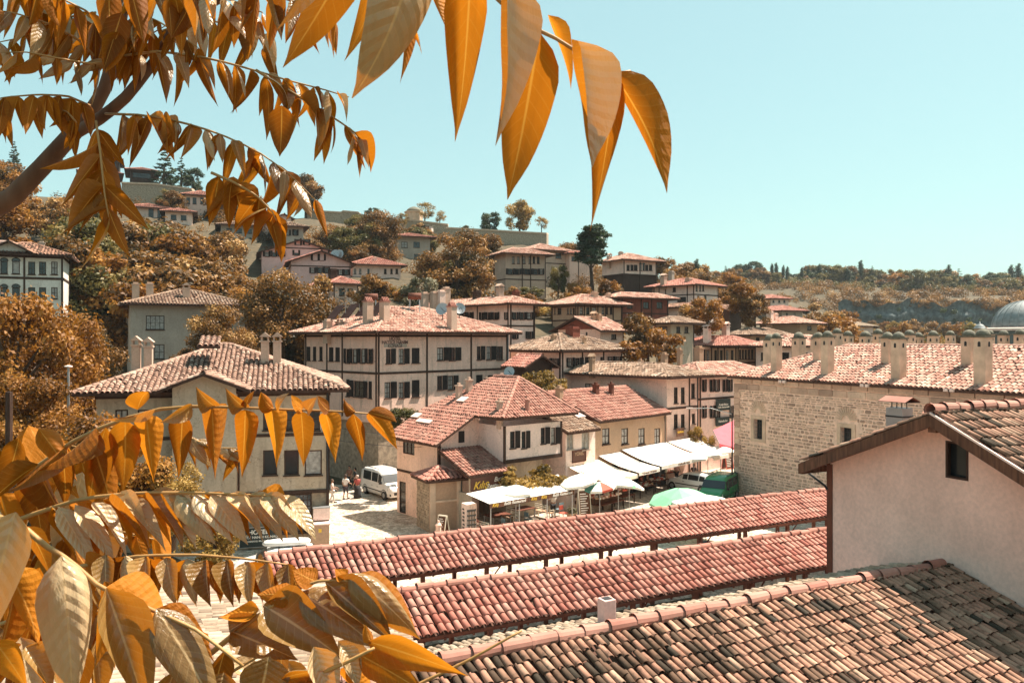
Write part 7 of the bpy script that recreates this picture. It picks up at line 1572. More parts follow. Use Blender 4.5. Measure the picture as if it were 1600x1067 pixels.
# utility cabinets and hotel board at the old mansion
hu, hn = LEFT.u, -LEFT.v
p = LEFT.P(LEFT.wu-.55, -.75, 0); q = thing('utility_cabinet', 'beige metal utility cabinet at the mansion corner', 'cabinet', tuple(p)); mb = MB(); mb.box(p, hu, hn, .5, .3, -.3, 1.35); mb.build('body', M['tan'], q, bevel=.02); mb = MB(); mb.box(p, hu, hn, .54, .34, 1.352, 1.42); mb.build('lid', M['whiter'], q); mb = MB(); mb.par(p-hu*.08+UP*.95+hn*.302, hu*.16, UP*.2, hn*.006); mb.build('warning_plate', M['inkyel'], q)
p2 = LEFT.P(LEFT.wu-.45, -.3, 1.5); q = thing('meter_box', 'pale grey meter box mounted above the beige cabinet', 'cabinet', tuple(p2)); mb = MB(); mb.box(p2, hu, hn, .45, .2, 1.5, 2.15); mb.build('body', M['whiter'], q, bevel=.02); mb = MB(); mb.box(p2, hu, hn, .48, .23, 2.152, 2.2); mb.build('lid', M['metal'], q)
s_ = LEFT.solve('R', 404); zc = LEFT.zat('R', s_, 838); p = LEFT.face('R')(s_, zc, .14); q = thing('hotel_signboard', 'dark green hotel signboard with white capitals on the mansion wall', 'sign', tuple(p))
mb = MB(); mb.par(p-hu*.98-UP*.52, hu*1.96, UP*1.06, hn*.05); mb.build('board', M['signgreen'], q); mb = MB()
for a, e, f in ((p-hu*1.0-UP*.54, hu*2.0, UP*.03), (p-hu*1.0+UP*.53, hu*2.0, UP*.03), (p-hu*1.0-UP*.51, hu*.03, UP*1.04), (p+hu*.97-UP*.51, hu*.03, UP*1.04)): mb.par(a, e, f, hn*.06)
mb.build('frame', M['metal'], q)
for tx, dz, sz in (('HOTEL', .18, .34), ('HATİCE HANIM KONAĞI', -.05, .19), ('OSMANLI MUTFAĞI', -.24, .13)): text_obj('lettering', tx, sz, face_matrix(p+UP*dz+hn*.055, hu, hn), M['ink'], q)
# lamp posts and wires
p = at(107, 650, 44); q = thing('street_lamp', 'grey street lamp with a flat white head left of the old mansion roof', 'lamp', (p.x, p.y, 0)); zt = at(107, 574, 44).z
mb = MB(); mb.tube([(p.x, p.y, 0), (p.x, p.y, zt)], [.09, .06], 8); mb.build('pole', M['metal'], q); mb = MB(); mb.lathe([(.08, -.02), (.2, .02), (.2, .08), (.05, .12)], (p.x, p.y, zt), 12); mb.build('lamp_head', M['whiter'], q)
p = at(1144, 775, 57.6); q = thing('street_lamp', 'thin dark lamp pole with a long arm at the inn corner', 'lamp', (p.x, p.y, 0)); zt = at(1144, 645, 57.6).z
mb = MB(); mb.tube([(p.x, p.y, 0), (p.x, p.y, zt)], [.07, .05], 8); mb.build('pole', M['darkmetal'], q); e_ = at(1080, 638, 59); mb = MB(); mb.tube([(p.x, p.y, zt-.1), (p.x-1.4, p.y+.6, zt+.3), tuple(e_)], .03, 6); mb.build('arm', M['metal'], q); mb = MB(); mb.par(e_-Vector((.35, .1, .04)), (.5, 0, 0), (0, .2, 0), (0, 0, .1)); mb.build('lamp_head', M['whiter'], q)
p = at(14, 800, 30); q = thing('utility_pole', 'dark wooden utility pole among the orange trees at the left edge', 'pole', (p.x, p.y, 0)); mb = MB(); mb.tube([(p.x, p.y, 0), (p.x, p.y, at(14, 612, 30).z)], [.16, .12], 8); mb.build('pole', M['wood'], q)
def wire(label, a, b, sag=.5, r=.018):
    o0 = a; mb = MB(); mb.tube([a.lerp(b, t)-UP*sag*4*t*(1-t) for t in np.linspace(0, 1, 10)], r, 4); o = mb.build('wire', M['darkmetal'], loc=tuple(a)); tag(o, label, 'wire', 'overhead wires')
pm = ORG[q]
wire('overhead wire from the mansion corner across the lane, upper', LEFT.P(LEFT.wu, 0, 6.6), W3(WS, WT+3, 4.9)); wire('overhead wire from the mansion corner across the lane, lower', LEFT.P(LEFT.wu, 0, 5.9), W3(WS, WT+3.5, 4.2))
lp = at(107, 600, 44); wire('upper wire from the lamp post toward the grey house', lp, at(205, 590, 74)); wire('lower wire from the lamp post toward the mansion roof', lp-UP*.5, at(190, 606, 60)); wire('short wire from the lamp post to the left', lp+UP*.35, at(60, 592, 46), .2)
# ------------------------------------------------------------------ foreground: tree of heaven branches close to the camera
m, t, b = nodes('leaf')
uv = nn(t, 'ShaderNodeTexCoord').outputs['UV']; sx = nn(t, 'ShaderNodeSeparateXYZ'); t.links.new(uv, sx.inputs[0])
def mth(op, a, b_=None, c=None):
    n = nn(t, 'ShaderNodeMath', operation=op)
    for i, v in enumerate((a, b_, c)):
        if v is None: continue
        if hasattr(v, 'is_output'): t.links.new(v, n.inputs[i])
        else: n.inputs[i].default_value = v
    return n.outputs[0]
ax = mth('ABSOLUTE', mth('SUBTRACT', sx.outputs[0], .5))
ph = mth('FRACT', mth('MULTIPLY', mth('SUBTRACT', sx.outputs[1], mth('MULTIPLY', ax, .30)), 11))
side = ramp(t, ph, [(0, 1), (.07, 0), (.93, 0), (1, 1)]); mid = ramp(t, ax, [(.012, 1), (.035, 0)])
vein = mth('MAXIMUM', mid.outputs[0], mth('MULTIPLY', side.outputs[0], .28))
puff = ramp(t, ph, [(0, 0), (.5, 1), (1, 0)])
oi = nn(t, 'ShaderNodeObjectInfo').outputs['Random']; obc = nn(t, 'ShaderNodeTexCoord').outputs['Generated']
ns = noise(t, 4, 4, obc)
top = ramp(t, mth('ADD', mth('MULTIPLY', oi, .6), mth('MULTIPLY', ns.outputs[0], .4)), [(0, (.10, .055, .012)), (.5, (.24, .14, .040)), (1, (.42, .28, .11))])
und = ramp(t, mth('ADD', mth('MULTIPLY', oi, .6), mth('MULTIPLY', ns.outputs[0], .4)), [(0, (.12, .038, .004)), (.5, (.28, .088, .006)), (1, (.42, .145, .010))])
topc = mixc(t, top.outputs[0], (.72, .50, .26), mth('MULTIPLY', vein, .7)); undc = mixc(t, und.outputs[0], (.72, .36, .08), mth('MULTIPLY', vein, .7))
gb = nn(t, 'ShaderNodeNewGeometry').outputs['Backfacing']
t.links.new(mixc(t, topc, undc, gb), b.inputs['Base Color'])
rg = nn(t, 'ShaderNodeMix'); t.links.new(gb, rg.inputs[0]); rg.inputs[2].default_value = .34; rg.inputs[3].default_value = .62; t.links.new(rg.outputs[0], b.inputs['Roughness'])
sg = nn(t, 'ShaderNodeMix'); t.links.new(gb, sg.inputs[0]); sg.inputs[2].default_value = .75; sg.inputs[3].default_value = .2; t.links.new(sg.outputs[0], b.inputs['Specular IOR Level'])
bumpy(t, b, mth('ADD', mth('MULTIPLY', puff.outputs[0], .14), mth('MULTIPLY', ns.outputs[0], .9)), .5, .006)
tr = nn(t, 'ShaderNodeBsdfTranslucent'); tr.inputs[0].default_value = (.86, .36, .035, 1)
t.links.new(mixc(t, mixc(t, (.45, .13, .006), (.85, .29, .014), oi), (.9, .45, .06), mth('MULTIPLY', vein, .6)), tr.inputs[0])
ms = nn(t, 'ShaderNodeMixShader'); ms.inputs[0].default_value = .30; t.links.new(b.outputs[0], ms.inputs[1]); t.links.new(tr.outputs[0], ms.inputs[2]); t.links.new(ms.outputs[0], t.nodes['Material Output'].inputs[0])
M['leaf'] = m
M['twig'] = M_plain('leaf_stalk_green_gold', (.42, .22, .07), .6, .2, 6, 0, .1); M['fbark'] = M_wood('near_branch_bark', (.17, .088, .055), .5, .9)
mp_ = m.copy(); mp_.name = 'sheen_leaf'   # the same leaf, sun sheen painted into its upper colour
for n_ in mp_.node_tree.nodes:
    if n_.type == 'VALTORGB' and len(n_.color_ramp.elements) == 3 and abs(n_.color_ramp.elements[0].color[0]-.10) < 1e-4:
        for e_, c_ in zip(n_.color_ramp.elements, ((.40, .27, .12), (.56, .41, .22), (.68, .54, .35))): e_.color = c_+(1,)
mb_ = m.copy(); mb_.name = 'lit_through_leaf'   # sun glow through the blade painted into the underside; more translucent
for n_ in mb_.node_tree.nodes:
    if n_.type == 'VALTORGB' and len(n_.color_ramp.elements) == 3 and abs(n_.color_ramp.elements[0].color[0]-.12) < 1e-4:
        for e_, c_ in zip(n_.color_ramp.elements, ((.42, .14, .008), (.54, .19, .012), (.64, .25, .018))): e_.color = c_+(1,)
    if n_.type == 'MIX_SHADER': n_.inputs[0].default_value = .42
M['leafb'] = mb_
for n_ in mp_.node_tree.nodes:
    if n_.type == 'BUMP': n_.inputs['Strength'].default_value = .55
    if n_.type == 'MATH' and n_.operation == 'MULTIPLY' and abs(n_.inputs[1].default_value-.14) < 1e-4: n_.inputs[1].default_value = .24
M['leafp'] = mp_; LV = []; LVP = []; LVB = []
def leaf_template(i, fold, bend, pleat, twist, curl):
    NX, NY = 6, 12; me = bpy.data.meshes.new('leaflet'); V = []; UVs = []
    for j in range(NY+1):
        tt = j/NY; w = (min(1, tt/.20)**.6)*(1-max(0, (tt-.20)/.80)**1.75)
        w = max(w, .02)*(1-.0*tt)
        if tt > .8: w *= .55+.45*((1-tt)/.2)
        for k in range(NX+1):
            u = k/NX-.5; x = u*w; y = tt
            z = fold*abs(u)*w*.38-bend*tt*tt+pleat*math.sin(tt*34+abs(u)*5)*abs(u)*w+.012*math.sin(tt*9+i)*(u > 0)*w
            z += curl*(abs(u)*2)**3*w*.38
            a = twist*tt; xx = x*.38*math.cos(a)-0; zz = z+x*.38*math.sin(a)
            V.append((xx/.38, y-bend*.35*tt*tt*tt, zz)); UVs.append((k/NX, tt))
    _, ty_, tz_ = V[NY*(NX+1)+NX//2]; ln_ = math.hypot(ty_, tz_); ca, sa_ = ty_/ln_**2, tz_/ln_**2   # bring the tip onto the leaf's axis
    V = [(x, y*ca+z*sa_, z*ca-y*sa_) for x, y, z in V]
    Fc = [(j*(NX+1)+k, j*(NX+1)+k+1, (j+1)*(NX+1)+k+1, (j+1)*(NX+1)+k) for j in range(NY) for k in range(NX)]
    me.from_pydata(V, [], Fc); ul = me.uv_layers.new(name='UVMap')
    for p in me.polygons:
        for li in p.loop_indices: ul.data[li].uv = UVs[me.loops[li].vertex_index]
    me.polygons.foreach_set('use_smooth', [True]*len(me.polygons)); me.materials.append(M['leaf']); me.update(); return me
lr = random.Random(12); lq = random.Random(13)
for i in range(18): LV.append(leaf_template(i, lr.uniform(.12, .5), lr.uniform(.03, .42), lr.uniform(.0, .0025), lr.uniform(-1.0, 1.0), lr.uniform(-.4, .7)))
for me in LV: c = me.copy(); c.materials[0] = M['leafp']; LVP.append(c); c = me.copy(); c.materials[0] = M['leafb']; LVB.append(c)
def leaf_between(root, B, T, width, yaw, under, var=None, pale=False, lit_under=False):
    Y = T-B; L = Y.length; Y = Y.normalized(); c = (CAMP-B).normalized(); N = (c-Y*c.dot(Y)).normalized()
    N = (Matrix.Rotation(R(yaw), 3, Y) @ N)
    if under: N = -N
    X = Y.cross(N)
    me = (LVB if lit_under else LVP if pale else LV)[var if var is not None else lr.randrange(len(LV))]
    X = X*width; Yv = Y*L; Nv = N*L
    return place('leaflet', me, Matrix(((X.x, Yv.x, Nv.x, B.x), (X.y, Yv.y, Nv.y, B.y), (X.z, Yv.z, Nv.z, B.z), (0, 0, 0, 1))), root)
def polyp(pts, s):
    n = len(pts)-1; k = min(n-1, int(s*n)); f = s*n-k; return tuple(pts[k][i]+(pts[k+1][i]-pts[k][i])*f for i in range(3))
def stalk(root, pts, r0=.0035, r1=.0012, mt='twig'):
    mb = MB(); P_ = [at(*polyp(pts, s)) for s in np.linspace(0, 1, 14)]; mb.tube(P_, list(np.linspace(r0, r1, 14)), 6); return mb.build('leaf_stalk', M[mt], root, True)
def spray(root, pts, n, lp, A, B, wr=.31, s0=.08, jit=15, term=True, r0=.0035):
    """compound leaf: stalk through photo points (column, row, metres), n leaflet pairs.
    A, B = (image angle, kind u/t, yaw, depth of the tip, length factor) for the two rows"""
    st_ = stalk(root, pts, r0)
    for i in range(n+(1 if term else 0)):
        s = s0+(1-s0)*(i/(n if term else max(1, n-1))); s = min(.999, s); px, py, d = polyp(pts, s); L = (lp[0]+(lp[1]-lp[0])*s); L *= lr.uniform(.78, 1.22)
        sides = (A, B) if i < n else (A,)
        for sd_ in sides:
            if sd_ is None or lr.random() < .07: continue
            ang, kd, yaw, dz, lf = sd_; a = R(ang+lr.gauss(0, jit)); l = L*lf; Bp = at(px+lr.uniform(-1, 1), py, d); dd = dz*l/F*d*lr.uniform(.6, 1.4)
            T = at(px+math.cos(a)*l, py+math.sin(a)*l, d+dd); leaf_between(st_, Bp, T, wr*L/F*d*lr.uniform(.88, 1.12)/1.0, yaw+lr.gauss(0, 32), kd == 'u', None, kd == 't' and lq.random() < .35)
    return st_
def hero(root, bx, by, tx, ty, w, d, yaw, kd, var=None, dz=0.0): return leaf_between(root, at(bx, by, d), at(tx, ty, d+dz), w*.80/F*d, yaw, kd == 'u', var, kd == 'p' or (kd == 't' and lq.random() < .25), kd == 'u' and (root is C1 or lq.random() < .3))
C1 = None
TR = thing('tree', 'near tree with a leaning brown trunk and hanging orange leaves at the upper left', 'tree', (-2.6, 2.5, 9.0))
mb = MB(); tp_ = [(-2.6, 2.5, 9.0), (-2.1, 2.3, 10.6)]+[tuple(at(*p)) for p in ((-30, 338, 2.2), (20, 308, 2.2), (65, 262, 2.2), (108, 215, 2.2), (140, 180, 2.2), (163, 140, 2.2), (178, 92, 2.2), (188, 40, 2.2), (196, -10, 2.2), (205, -90, 2.2))]
mb.tube(tp_, [.07, .04, .028, .026, .024, .023, .020, .017, .016, .015, .014, .012], 12); mb.build('trunk', M['fbark'], TR, True)
def limb(root, pts, r0, r1, name='limb'):
    mb = MB(); P_ = [at(*polyp(pts, s)) for s in np.linspace(0, 1, 12)]; mb.tube(P_, list(np.linspace(r0, r1, 12)), 9); return mb.build(name, M['fbark'], root, True)
limb(TR, [(112, 212, 2.2), (150, 190, 2.15), (190, 160, 2.1), (222, 122, 2.1), (250, 84, 2.1), (285, 20, 2.0), (310, -60, 1.9)], .017, .010)
limb(TR, [(205, 15, 2.2), (225, 0, 2.1), (245, -30, 2.0)], .018, .012)
limb(TR, [(250, 84, 2.1), (280, 40, 2.0), (330, 5, 1.8), (420, -40, 1.4)], .014, .008)
# hanging sprays, upper left
D, Ob, Ot = 90, 'u', 't'
spray(TR, [(190, 88, 2.1), (250, 80, 2.0), (330, 92, 1.95), (390, 108, 1.9), (450, 126, 1.85), (505, 140, 1.8), (545, 152, 1.8)], 13, (62, 50), (96, 'u', 20, .3, 1.3), (70, 't', -50, -.4, .9))
spray(TR, [(400, 110, 1.8), (440, 135, 1.8), (490, 165, 1.8), (530, 190, 1.8), (558, 210, 1.8), (572, 222, 1.8)], 8, (66, 52), (100, 'u', 25, .2, 1.3), (75, 't', -60, -.3, 1.0))
spray(TR, [(165, 178, 2.1), (220, 180, 2.0), (280, 190, 1.95), (340, 208, 1.9), (400, 235, 1.9), (450, 270, 1.85), (492, 312, 1.85)], 15, (62, 58), (103, 'u', 25, .2, 1.2), (82, 't', -35, -.3, .95))
spray(TR, [(330, 270, 1.8), (365, 285, 1.8), (400, 305, 1.8), (425, 330, 1.8), (432, 345, 1.8)], 6, (70, 60), (80, 'u', 20, .2, 1.2), (120, 'u', -30, .2, 1.0), wr=.46)
spray(TR, [(150, 190, 2.0), (157, 240, 1.9), (163, 300, 1.85), (170, 340, 1.85)], 7, (95, 78), (122, 'u', 15, .1, 1), (62, 'u', -20, .1, 1), wr=.27)
spray(TR, [(140, 165, 2.1), (105, 150, 2.0), (60, 148, 1.95), (10, 152, 1.9), (-30, 160, 1.9)], 8, (68, 62), (84, 'u', 15, .2, 1), (100, 'u', -35, -.2, .9))
spray(TR, [(170, 110, 2.1), (120, 60, 2.0), (70, 35, 1.95), (20, 20, 1.9), (-20, 15, 1.9)], 8, (66, 60), (100, 'u', 20, .2, 1.1), (130, 't', -30, -.3, .9))
spray(TR, [(180, 95, 2.1), (140, 100, 2.0), (95, 92, 1.95), (45, 82, 1.9), (0, 82, 1.9)], 6, (55, 50), (95, 'u', 30, .2, .9), (150, 't', -20, -.2, 1.0))
spray(TR, [(170, 60, 2.1), (140, 20, 2.0), (90, -5, 1.9), (40, -25, 1.9)], 7, (70, 60), (92, 'u', 20, .2, 1.1), (120, 'u', -30, .2, .9))
spray(TR, [(196, -10, 2.1), (235, -15, 1.8), (300, -10, 1.6), (360, 0, 1.5), (410, 20, 1.45)], 9, (78, 66), (97, 'u', 20, .2, 1.15), (72, 't', -40, -.3, .95))
spray(TR, [(190, 40, 2.1), (215, 25, 2.0), (245, 32, 2.0), (280, 55, 1.95), (310, 75, 1.95)], 6, (60, 50), (105, 'u', 20, .2, 1.1), (80, 'u', -30, .2, .9))
spray(TR, [(300, -40, 1.5), (360, -25, 1.45), (420, -10, 1.4), (480, 10, 1.4), (520, 30, 1.4)], 8, (80, 66), (96, 'u', 20, .2, 1.1), (75, 't', -45, -.3, .9))
spray(TR, [(188, 60, 2.1), (205, 80, 2.1), (225, 60, 2.05), (260, 40, 2.0)], 5, (62, 60), (88, 'u', 10, .2, 1.1), (115, 'u', -20, .2, 1.0))
spray(TR, [(120, 205, 2.1), (118, 190, 2.0), (105, 175, 2.0), (90, 170, 2.0)], 3, (48, 48), (85, 'u', 10, .2, 1.1), (110, 'u', 30, .2, .9))
spray(TR, [(-40, 150, 2.0), (-10, 160, 2.0), (10, 170, 2.0)], 4, (60, 60), (85, 'u', 10, .2, 1.1), (105, 'u', 30, .2, .9))
for k, (bx, by, tx, ty, w_, yw, kd) in enumerate(((440, 165, 437, 245, 52, 10, 'u'), (262, -5, 268, 62, 38, 15, 'u'), (300, 0, 265, 62, 34, 20, 'u'), (388, -20, 378, 52, 38, -30, 't'), (190, 20, 160, 115, 52, 10, 'u'), (185, 50, 165, 115, 45, -10, 'u'), (170, -20, 172, 75, 48, 0, 'u'), (200, -30, 225, 70, 46, 10, 'u'))):
    hero(TR, bx, by, tx, ty, w_, 1.7, yw, kd)
for pts in ([(150, 20, 2.3), (90, 30, 2.3), (30, 60, 2.3), (-20, 70, 2.3)], [(185, 70, 2.3), (130, 40, 2.3), (60, 5, 2.3), (0, -10, 2.3)], [(250, 50, 2.2), (310, 30, 2.2), (370, 40, 2.2), (420, 70, 2.2)]):
    spray(TR, pts, 7, (62, 54), (95, 'u', 20, .3, 1.15), (75, 't', -40, -.3, 1.0), jit=22)
# close spray at the top centre
C1 = stalk(TR, [(430, -120, .95), (560, -90, .75), (690, -45, .66), (770, -8, .64), (820, 38, .64), (872, 62, .64), (915, 90, .64), (945, 118, .65), (985, 112, .66)], .0026, .0012)
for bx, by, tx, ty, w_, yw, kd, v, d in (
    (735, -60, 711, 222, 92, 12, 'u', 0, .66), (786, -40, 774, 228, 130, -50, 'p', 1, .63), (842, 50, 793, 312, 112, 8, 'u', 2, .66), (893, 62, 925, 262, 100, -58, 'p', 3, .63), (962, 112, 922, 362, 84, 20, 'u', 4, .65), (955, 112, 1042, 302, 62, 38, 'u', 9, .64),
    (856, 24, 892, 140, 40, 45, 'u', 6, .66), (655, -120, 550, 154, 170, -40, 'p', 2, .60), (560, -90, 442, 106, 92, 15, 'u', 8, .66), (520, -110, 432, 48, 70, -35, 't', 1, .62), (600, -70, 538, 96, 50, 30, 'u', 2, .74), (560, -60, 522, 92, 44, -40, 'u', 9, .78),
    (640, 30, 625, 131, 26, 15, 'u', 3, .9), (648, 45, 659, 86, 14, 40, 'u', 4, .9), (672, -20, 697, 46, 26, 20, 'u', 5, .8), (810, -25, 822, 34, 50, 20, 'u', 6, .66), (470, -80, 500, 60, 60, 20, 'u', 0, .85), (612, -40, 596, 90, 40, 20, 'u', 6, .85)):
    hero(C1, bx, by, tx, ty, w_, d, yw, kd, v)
# lower left sapling
SP_ = thing('sapling', 'leafy sapling with arching orange sprays filling the lower left corner', 'tree', (-.9, 1.1, 9.0))
limb(SP_, [(-120, 1700, 1.3), (-60, 1250, 1.3), (-30, 1000, 1.3), (-20, 800, 1.35), (-40, 640, 1.4)], .016, .008, 'stem')
limb(SP_, [(-100, 1500, 1.0), (20, 1200, .95), (150, 1100, .9)], .012, .006, 'stem')
limb(SP_, [(100, 1500, 1.0), (220, 1200, .95), (330, 1010, .92)], .010, .004, 'stem')
# L1 long upper arch
L1 = [(-30, 790, 1.3), (50, 735, 1.28), (110, 692, 1.25), (170, 662, 1.25), (240, 640, 1.22), (310, 634, 1.2), (380, 637, 1.2), (450, 640, 1.2), (520, 642, 1.2), (575, 646, 1.2)]
l1 = stalk(SP_, L1, .0042, .0014)
for bx, by, tx, ty, w_, yw, v in ((95, 705, 100, 790, 48, 25, 0), (140, 680, 178, 800, 52, 15, 1), (195, 655, 192, 765, 50, 10, 2), (228, 648, 240, 750, 48, 5, 3), (285, 640, 278, 745, 42, 10, 4), (331, 636, 336, 745, 42, 5, 5), (383, 640, 378, 742, 40, 8, 6), (424, 640, 432, 726, 40, 12, 7), (470, 642, 474, 725, 38, 15, 8), (508, 645, 524, 720, 36, 18, 9), (552, 646, 566, 716, 34, 22, 0), (575, 645, 621, 698, 34, 30, 1), (40, 745, 65, 845, 55, 30, 2), (0, 770, 28, 870, 55, 30, 3), (165, 668, 140, 790, 46, -30, 4), (60, 735, 118, 830, 50, -20, 5)):
    hero(l1, bx, by, tx, ty+4, w_*1.2, 1.2, yw, 'u', v, .03)
for bx, by, tx, ty, w_, yw, kd in ((150, 668, 60, 735, 46, -55, 't'), (242, 640, 155, 655, 44, -60, 't'), (300, 632, 250, 660, 40, -50, 't'), (335, 634, 306, 604, 40, -30, 't'), (382, 636, 352, 606, 38, -30, 't'), (384, 636, 402, 608, 30, 60, 'u'), (428, 640, 408, 612, 34, 40, 'u'), (432, 640, 452, 614, 34, -40, 't'), (474, 642, 455, 617, 32, 45, 'u'), (480, 642, 496, 620, 30, -30, 't'), (515, 643, 496, 618, 32, 45, 'u'), (556, 644, 538, 622, 30, 45, 'u'), (575, 645, 620, 660, 24, 30, 'u'), (100, 700, 5, 772, 52, -50, 't'), (60, 725, -30, 800, 52, -50, 'u'), (215, 640, 232, 612, 46, 45, 'u')):
    hero(l1, bx, by, tx, ty, w_, 1.2, yw, kd, None, -.03)
# L2 second spray, glossy tops folded downwards to the right
l2 = stalk(SP_, [(-20, 830, 1.2), (60, 800, 1.18), (130, 778, 1.15), (210, 770, 1.15), (290, 769, 1.15), (370, 772, 1.15), (440, 775, 1.15)], .0038, .0014)
for i in range(14):
    f = i/13; bx = 85+f*345; by = 792-24*min(1, f*2.2)+f*6; L = 112-f*20; a = 58-f*4+lr.gauss(0, 4); tx, ty = bx+L*math.cos(R(a)), by+L*math.sin(R(a))
    hero(l2, bx+6, by, tx+8, ty-2, 46, 1.15, -38+lr.gauss(0, 8), 'p' if lq.random() < .6 else 't', None, -.02); hero(l2, bx-4, by, tx-16+lr.gauss(0, 4), ty-6, 36, 1.16, 42+lr.gauss(0, 8), 'u', None, .03)
# L3 third spray, darker tops seen end on
l3 = stalk(SP_, [(60, 905, 1.15), (140, 880, 1.12), (220, 868, 1.1), (300, 866, 1.1), (380, 872, 1.1), (450, 882, 1.1)], .0034, .0012)
for i in range(10):
    f = i/9; bx = 165+f*285; by = 866+f*14; L = 80-f*10; hero(l3, bx, by, bx+8+lr.gauss(0, 4), by+L, 42, 1.1, 25+lr.gauss(0, 10), 't', None, -.02); hero(l3, bx-4, by+2, bx-14+lr.gauss(0, 4), by+L*.92, 34, 1.1, -30+lr.gauss(0, 8), 'u', None, .03); hero(l3, bx+2, by+2, bx+26+lr.gauss(0, 4), by+L*.8, 30, 1.1, -45, 'u', None, .03)
# L4 big near leaves bottom left
l4 = stalk(SP_, [(-20, 800, .72), (40, 826, .72), (70, 852, .72), (105, 872, .72), (165, 925, .71), (245, 955, .70), (310, 985, .7), (380, 1040, .7)], .0030, .0014)
for bx, by, tx, ty, w_, yw, kd, v, d in ((25, 800, -25, 1020, 118, 12, 't', 7, .68), (96, 868, 112, 1105, 100, -8, 't', 0, .70), (166, 918, 232, 1120, 92, -12, 't', 3, .70), (244, 950, 345, 1130, 88, -14, 't', 2, .70), (95, 865, 160, 960, 50, 40, 'u', 4, .74), (165, 918, 262, 1005, 56, 40, 'u', 5, .74), (246, 950, 335, 1035, 56, 42, 'u', 6, .74), (40, 822, 78, 900, 50, 45, 'u', 8, .76), (10, 890, 60, 1010, 70, 30, 'u', 9, .8), (165, 930, 150, 1040, 50, 30, 'u', 1, .8), (240, 965, 215, 1062, 46, 30, 'u', 2, .8), (150, 1000, 158, 1090, 44, -20, 't', 3, .85), (-10, 1000, 45, 1080, 70, 20, 'u', 4, .7), (40, 1010, 82, 1085, 60, -20, 't', 5, .8)):
    hero(l4, bx, by, tx, ty, w_, d, yw, kd, v)
# L5 spray arching to the right at the bottom
l5 = stalk(SP_, [(330, 1020, .92), (380, 978, .9), (412, 956, .9), (455, 925, .9), (490, 908, .9), (540, 905, .9), (590, 930, .9)], .0034, .0013)
for bx, by, tx, ty, w_, yw, kd, v in ((412, 945, 522, 1020, 80, -10, 't', 7), (360, 985, 452, 1025, 60, -10, 't', 1), (468, 925, 575, 1002, 62, -18, 't', 2), (508, 908, 602, 992, 52, -22, 't', 3), (545, 895, 642, 985, 50, -25, 't', 4), (412, 962, 488, 1022, 26, 40, 'u', 5), (462, 930, 562, 1000, 30, 40, 'u', 6), (508, 915, 598, 996, 30, 45, 'u', 8), (548, 905, 640, 984, 34, 40, 'u', 9), (405, 952, 350, 962, 36, 30, 'u', 0), (455, 925, 408, 928, 40, 25, 'u', 1), (495, 908, 462, 892, 38, 20, 'u', 2), (358, 985, 398, 962, 28, -40, 't', 3), (540, 903, 525, 890, 26, 20, 'u', 4)):
    hero(l5, bx, by, bx+(tx-bx)*1.15, by+(ty-by)*1.15, w_*1.3, .9, yw, kd, v)
# L6 bottom edge leaves
l6 = stalk(SP_, [(420, 1120, .8), (480, 1060, .78), (540, 1035, .76), (585, 1012, .76)], .003, .0014)
for bx, by, tx, ty, w_, yw, kd, v in ((575, 1002, 732, 1056, 74, 15, 'u', 4), (560, 1022, 668, 1085, 62, 10, 'u', 2), (490, 1010, 520, 1110, 62, -15, 't', 3), (532, 1008, 560, 1075, 44, -30, 't', 6), (420, 1025, 395, 1130, 96, -10, 't', 8), (440, 1060, 520, 1050, 40, 40, 'u', 0), (350, 1050, 330, 1120, 70, 0, 't', 9), (540, 1040, 580, 1100, 60, 20, 'u', 5), (460, 1075, 560, 1090, 60, 20, 'u', 7), (580, 1005, 570, 975, 22, 20, 'u', 1)):
    hero(l6, bx, by, tx, ty, w_, .77, yw, kd, v)
stalk(SP_, [(560, 1120, .8), (640, 1075, .8), (730, 1032, .8), (815, 985, .8)], .0022, .0012)
# fill: overlapping leaves behind, left side
lf = stalk(SP_, [(-60, 1000, 1.3), (0, 900, 1.3), (40, 820, 1.3), (60, 740, 1.3)], .004, .002)
for i in range(46):
    bx, by = lr.uniform(-30, 190), lr.uniform(660, 1010); a = R(lr.uniform(50, 125)); L = lr.uniform(100, 150)
    if bx > 110 and by < 720: continue
    hero(lf, bx, by, bx+L*math.cos(a), by+L*math.sin(a), lr.uniform(44, 64), lr.uniform(1.2, 1.6), lr.uniform(-50, 50), 'u' if lr.random() < .6 else 't')
le = stalk(SP_, [(-40, 1120, .85), (60, 1060, .85), (160, 1020, .85), (260, 1010, .85)], .003, .0015)
for i in range(12):
    bx, by = lr.uniform(-20, 260), lr.uniform(880, 1010); a = R(lr.uniform(55, 120)); L = lr.uniform(110, 170)
    hero(le, bx, by, bx+L*math.cos(a), by+L*math.sin(a), lr.uniform(46, 66), lr.uniform(.8, .95), lr.uniform(-50, 40), 'u' if lr.random() < .5 else 't')
lg = stalk(SP_, [(300, 1100, 1.1), (360, 1050, 1.1), (430, 1010, 1.1), (520, 1000, 1.1)], .003, .0015)
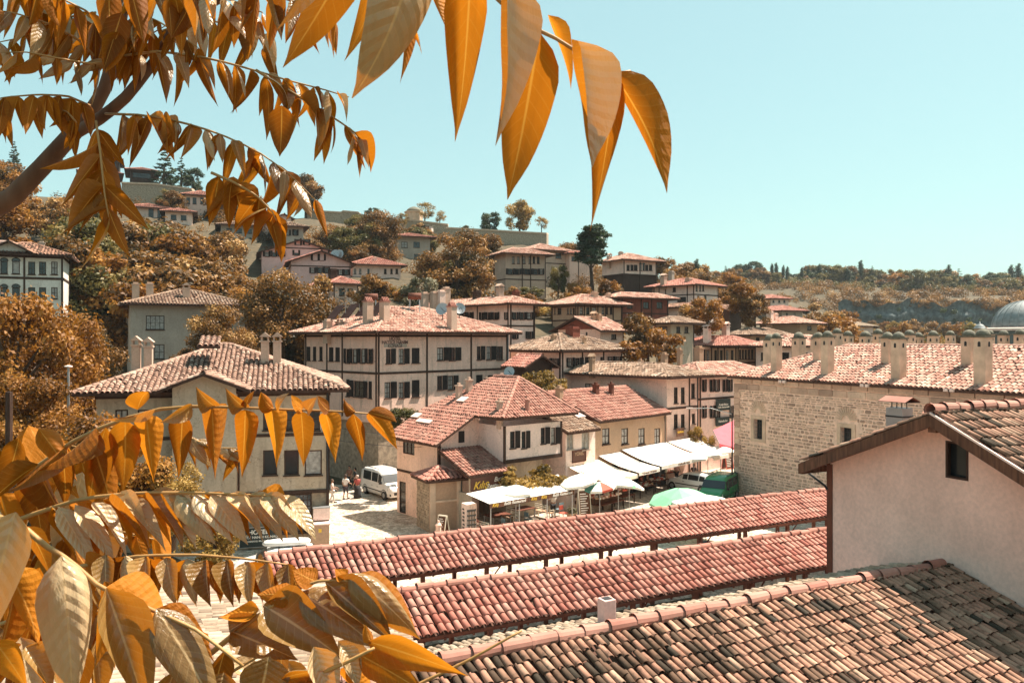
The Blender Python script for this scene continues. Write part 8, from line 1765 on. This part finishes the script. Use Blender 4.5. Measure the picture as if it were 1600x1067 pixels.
for i in range(14):
    bx, by = lr.uniform(230, 540), lr.uniform(985, 1050); a = R(lr.uniform(20, 120)); L = lr.uniform(80, 120)
    hero(lg, bx, by, bx+L*math.cos(a), by+L*math.sin(a), lr.uniform(44, 60), lr.uniform(.95, 1.2), lr.uniform(-50, 40), 'u' if lr.random() < .4 else 't')
spray(SP_, [(-40, 900, 1.4), (40, 860, 1.4), (120, 835, 1.4), (190, 830, 1.4), (240, 842, 1.4)], 7, (85, 70), (85, 'u', 20, .2, 1.0), (120, 'u', -30, .2, .9))
spray(SP_, [(-40, 990, 1.2), (40, 960, 1.2), (120, 950, 1.2), (200, 960, 1.2)], 5, (90, 80), (75, 't', -20, .2, 1.0), (110, 'u', 30, .2, 1.0))
spray(SP_, [(-40, 720, 1.5), (20, 700, 1.5), (80, 690, 1.5), (130, 700, 1.5)], 5, (80, 70), (80, 'u', 20, .2, 1.1), (115, 'u', -30, .2, 1.0))
spray(SP_, [(290, 680, 1.7), (310, 690, 1.7), (340, 700, 1.7), (375, 700, 1.7)], 5, (55, 50), (75, 'u', 20, .2, 1.0), (45, 't', -30, .2, 1.0))

# more of the same tree's crown just above the frame: it shades the upper left sprays
g_ = random.Random(4); cl = [(g_.uniform(-1.3, .25), g_.uniform(1.9, 2.9), g_.uniform(13.05, 14.0), .22, 1, .6) for _ in range(26)]
me = leaf_cloud('upper_foliage', [(c[0]+2.6, c[1]-2.5, c[2]-9.0)+c[3:] for c in cl], 650, .15, .6, 3, .45); me.materials.append(M['f_orange']); o = place('upper_foliage', me, Matrix.Translation(ORG[TR]), TR); o['kind'] = 'stuff'
# ------------------------------------------------------------------ thin air haze
mb = MB(); mb.par((-900, -60, -22), (1800, 0, 0), (0, 760, 0), (0, 0, 125))
hz_ = bpy.data.materials.new('haze'); hz_.use_nodes = True; t = hz_.node_tree; t.nodes.remove(t.nodes['Principled BSDF'])
pv = nn(t, 'ShaderNodeVolumePrincipled'); pv.inputs['Density'].default_value = .00012; pv.inputs['Color'].default_value = (.85, .93, .95, 1); pv.inputs['Anisotropy'].default_value = .2
t.links.new(pv.outputs[0], t.nodes['Material Output'].inputs['Volume']); o = mb.build('haze', hz_, loc=(0, 0, 0)); o['kind'] = 'stuff'
